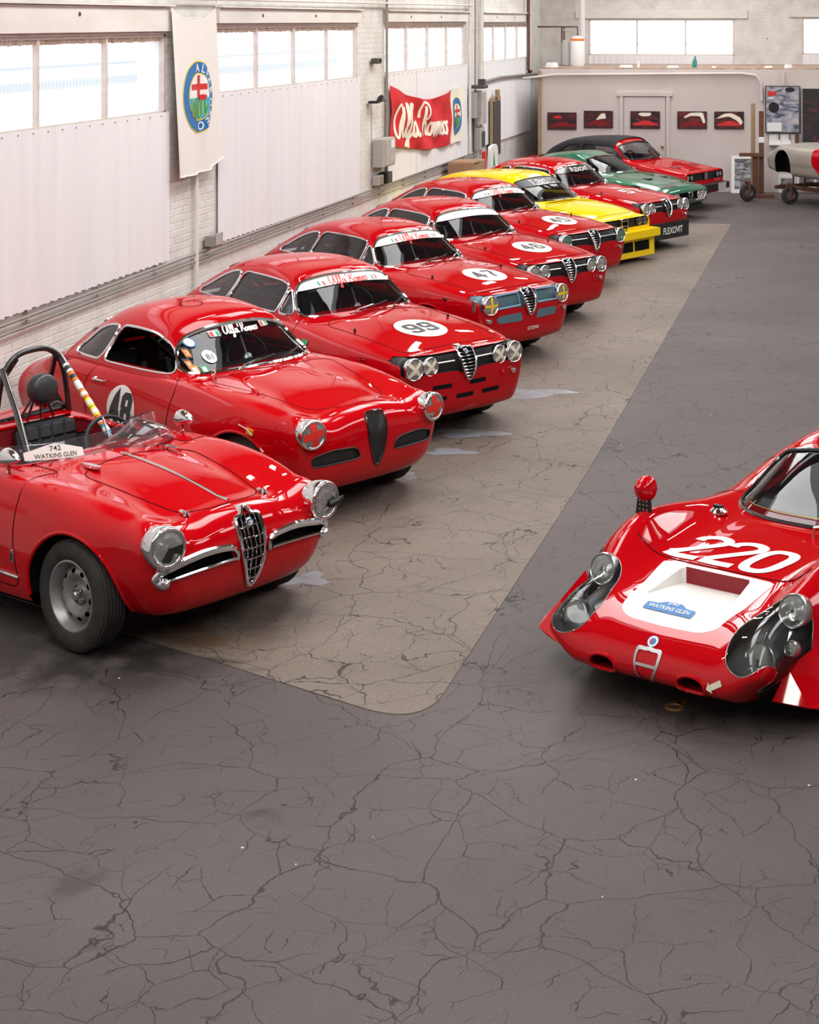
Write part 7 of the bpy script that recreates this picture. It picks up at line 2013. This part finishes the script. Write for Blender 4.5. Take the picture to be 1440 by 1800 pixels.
# stripped body on a dolly at the right edge
def make_shell(loc, rz):
    root = thing('stripped_car_body', 'bare metal car body with a red door on a rusty dolly', 'car body', loc, rz)
    top = [(2.9, .55), (2.3, .66), (1.7, .72), (.6, .70), (0, .70), (-.4, .66), (-.62, .58)]
    crest = [(2.9, .50), (2.3, .64), (1.7, .69), (.6, .67), (0, .68), (-.4, .64), (-.62, .54)]
    hw = [(2.9, .62), (2.0, .74), (0, .74), (-.62, .60)]
    s = dict(arches=[(0, .30)], zsill=.14, zc=.30, lip=.010)
    sh = body_shell(std_lines(2.9, -.62, top, crest, hw, [(2.9, .35), (-.62, .40)], bot=.12, shoulder=.06), 2.9, -.62, dict(depth=.3, p=2.5, q=2.5), dict(depth=.18, p=2.4, q=2.5), m=4, nu=60, T=20, bow1=.1)
    up = lambda m: m.move(0, 0, .46)
    res = {}
    sh = wheel_openings(sh, s, res)
    fd = sdf(rpoly([(1.10, .20), (.92, .40), (.94, .69), (1.9, .72), (1.95, .3), (1.8, .18)], .08)); dm, sh = cut(sh, lambda a: np.maximum(fd(a[:, [0, 2]]), .45 - np.abs(a[:, 1])))
    fc = sdf(rpoly([(.75, -.5), (.75, .5), (1.7, .5), (1.7, -.5)], .15)); _c, sh = cut(sh, lambda a: np.maximum(fc(a[:, :2]), .5 - a[:, 2]))
    obj('body', up(sh), 'clay', root)
    for p in cut(dm, lambda a: a[:, 1]): obj('door', up(p), 'red', root)
    for a, b in zip(res['lip'], res['liner']): k = obj('wheel_arch_lip', up(a), 'clay', root); obj('wheel_arch_liner', up(b), 'dark', k)
    fr = M()
    for v in (-.35, .35): fr.add(box((.9, v, .30), (2.8, .06, .08)))
    fr.add(box((-.35, 0, .30), (.07, 1.2, .07))).add(box((2.0, 0, .30), (.07, 1.2, .07)))
    fr.add(tube([(-.1, -.35, .3), (-.1, -.35, .60)], .02, 6)).add(tube([(.25, -.35, .3), (.25, -.35, .62)], .02, 6)).add(tube([(-.1, .35, .3), (-.1, .35, .60)], .02, 6))
    d = obj('dolly_frame', fr, 'rust', root, smooth=False)
    return root
make_shell((-.83, 33.0, 0), -.85)
def dolly_wheel(loc, label, rz):
    t = thing('dolly_wheel', label, 'wheel', loc, rz, None)
    obj('tyre', lathe([(.09, -.04), (.13, -.05), (.165, -.035), (.175, 0), (.165, .035), (.13, .05), (.09, .04)], 28, 'y').move(0, 0, .175), 'rubber', t)
    obj('rim', lathe([(0, .02), (.04, .03), (.06, .0), (.095, .03)], 20, 'y').move(0, 0, .175).add(lathe([(0, -.02), (.04, -.03), (.06, .0), (.095, -.03)], 20, 'y').move(0, 0, .175)), 'steel', t)
    obj('fork', box((0, -.07, .24), (.05, .02, .30)).add(box((0, .07, .24), (.05, .02, .30))).add(box((0, 0, .39), (.06, .16, .02))), 'rust', t)
dolly_wheel((-2.06, 33.0, 0), 'small black tyred caster wheel left of the stripped body', .5)
dolly_wheel((-1.22, 32.6, 0), 'small black tyred caster wheel under the stripped body', .4)
st_ = thing('rusty_post_frame', 'rusty steel post frame with a crossbar left of the stripped body', 'frame', (-1.84, 33.85, 0), .1)
obj('post', box((0, 0, .88), (.10, .08, 1.70)), 'rust', st_, smooth=False); obj('post', box((-.16, .15, .95), (.09, .06, 1.86)), 'wood', st_, smooth=False)
obj('white_wrap', box((0, -.005, 1.15), (.115, .09, .12), bev=.01), 'paper', st_)
obj('crossbar', box((-.20, -.1, .86), (.50, .07, .07)), 'rust', st_, smooth=False); obj('foot', box((0, 0, .03), (.5, .4, .06)), 'rust', st_, smooth=False)
obj('side_plate', box((-.12, -.06, .45), (.12, .04, .75)), 'rust', st_, smooth=False)

# puddles on the tan floor, their pale window sheen painted in
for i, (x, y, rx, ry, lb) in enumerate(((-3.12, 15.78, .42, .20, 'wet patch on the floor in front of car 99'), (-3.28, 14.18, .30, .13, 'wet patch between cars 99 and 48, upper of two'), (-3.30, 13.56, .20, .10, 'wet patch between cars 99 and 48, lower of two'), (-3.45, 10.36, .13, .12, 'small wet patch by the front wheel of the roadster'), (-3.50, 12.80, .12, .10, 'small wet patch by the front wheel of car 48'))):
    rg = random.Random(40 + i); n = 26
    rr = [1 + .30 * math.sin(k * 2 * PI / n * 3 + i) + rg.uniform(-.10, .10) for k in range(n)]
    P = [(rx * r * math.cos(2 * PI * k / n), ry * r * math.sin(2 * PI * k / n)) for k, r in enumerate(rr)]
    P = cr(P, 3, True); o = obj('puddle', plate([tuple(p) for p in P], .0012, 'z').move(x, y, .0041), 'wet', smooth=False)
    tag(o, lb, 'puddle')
# ---------------------------------------------------------------- the cars
G_ = 'red racing coupes in the row'
make_spider('open red roadster with a black roll hoop and low clear screen, nearest at the left', (-4.011, 9.647, .004), -.5251)
make_sprint('rounded red coupe with number 48 on the door and red taped headlights', (-3.955, 12.136, .004), -.5754)
make_gt('red coupe number 99 with four headlights crossed with pale tape', (-3.835, 14.469, .004), -.6625, 'quad', '99', group=G_)
make_gt('red coupe number 47 with yellow crossed headlights and blue grille', (-3.958, 17.575, .004), -.5692, 'blue', '47', group=G_)
make_gt('red coupe number 46 with four clear headlights and plain white sun strip', (-3.867, 19.773, .004), -.6333, 'quadlow', '46', group=G_)
make_gt('red coupe number 45 with greenish headlights beside the yellow car', (-4.01, 22.45, .004), -.585, 'two', '45', group=G_)
make_yellow('yellow racing hatchback with a deep front air dam', (-3.93, 24.6, .004), -.50)
make_gt('red coupe number 57 with black air dam and dark lettered sun strip', (-3.505, 26.30, .004), -.49, 'quadlow', '57', group=G_, flex=True)
make_green('dark green low sports coupe with slatted headlamp lids near the back wall', (-3.53, 30.1, 0), -.45)
make_convertible('red angular convertible with a black soft top by the back wall', (-3.41, 32.0, 0), -.41)
make_proto('low red racing prototype number 220 with white nose panel at the right edge', (-.676, 9.185, 0), -2.0472)
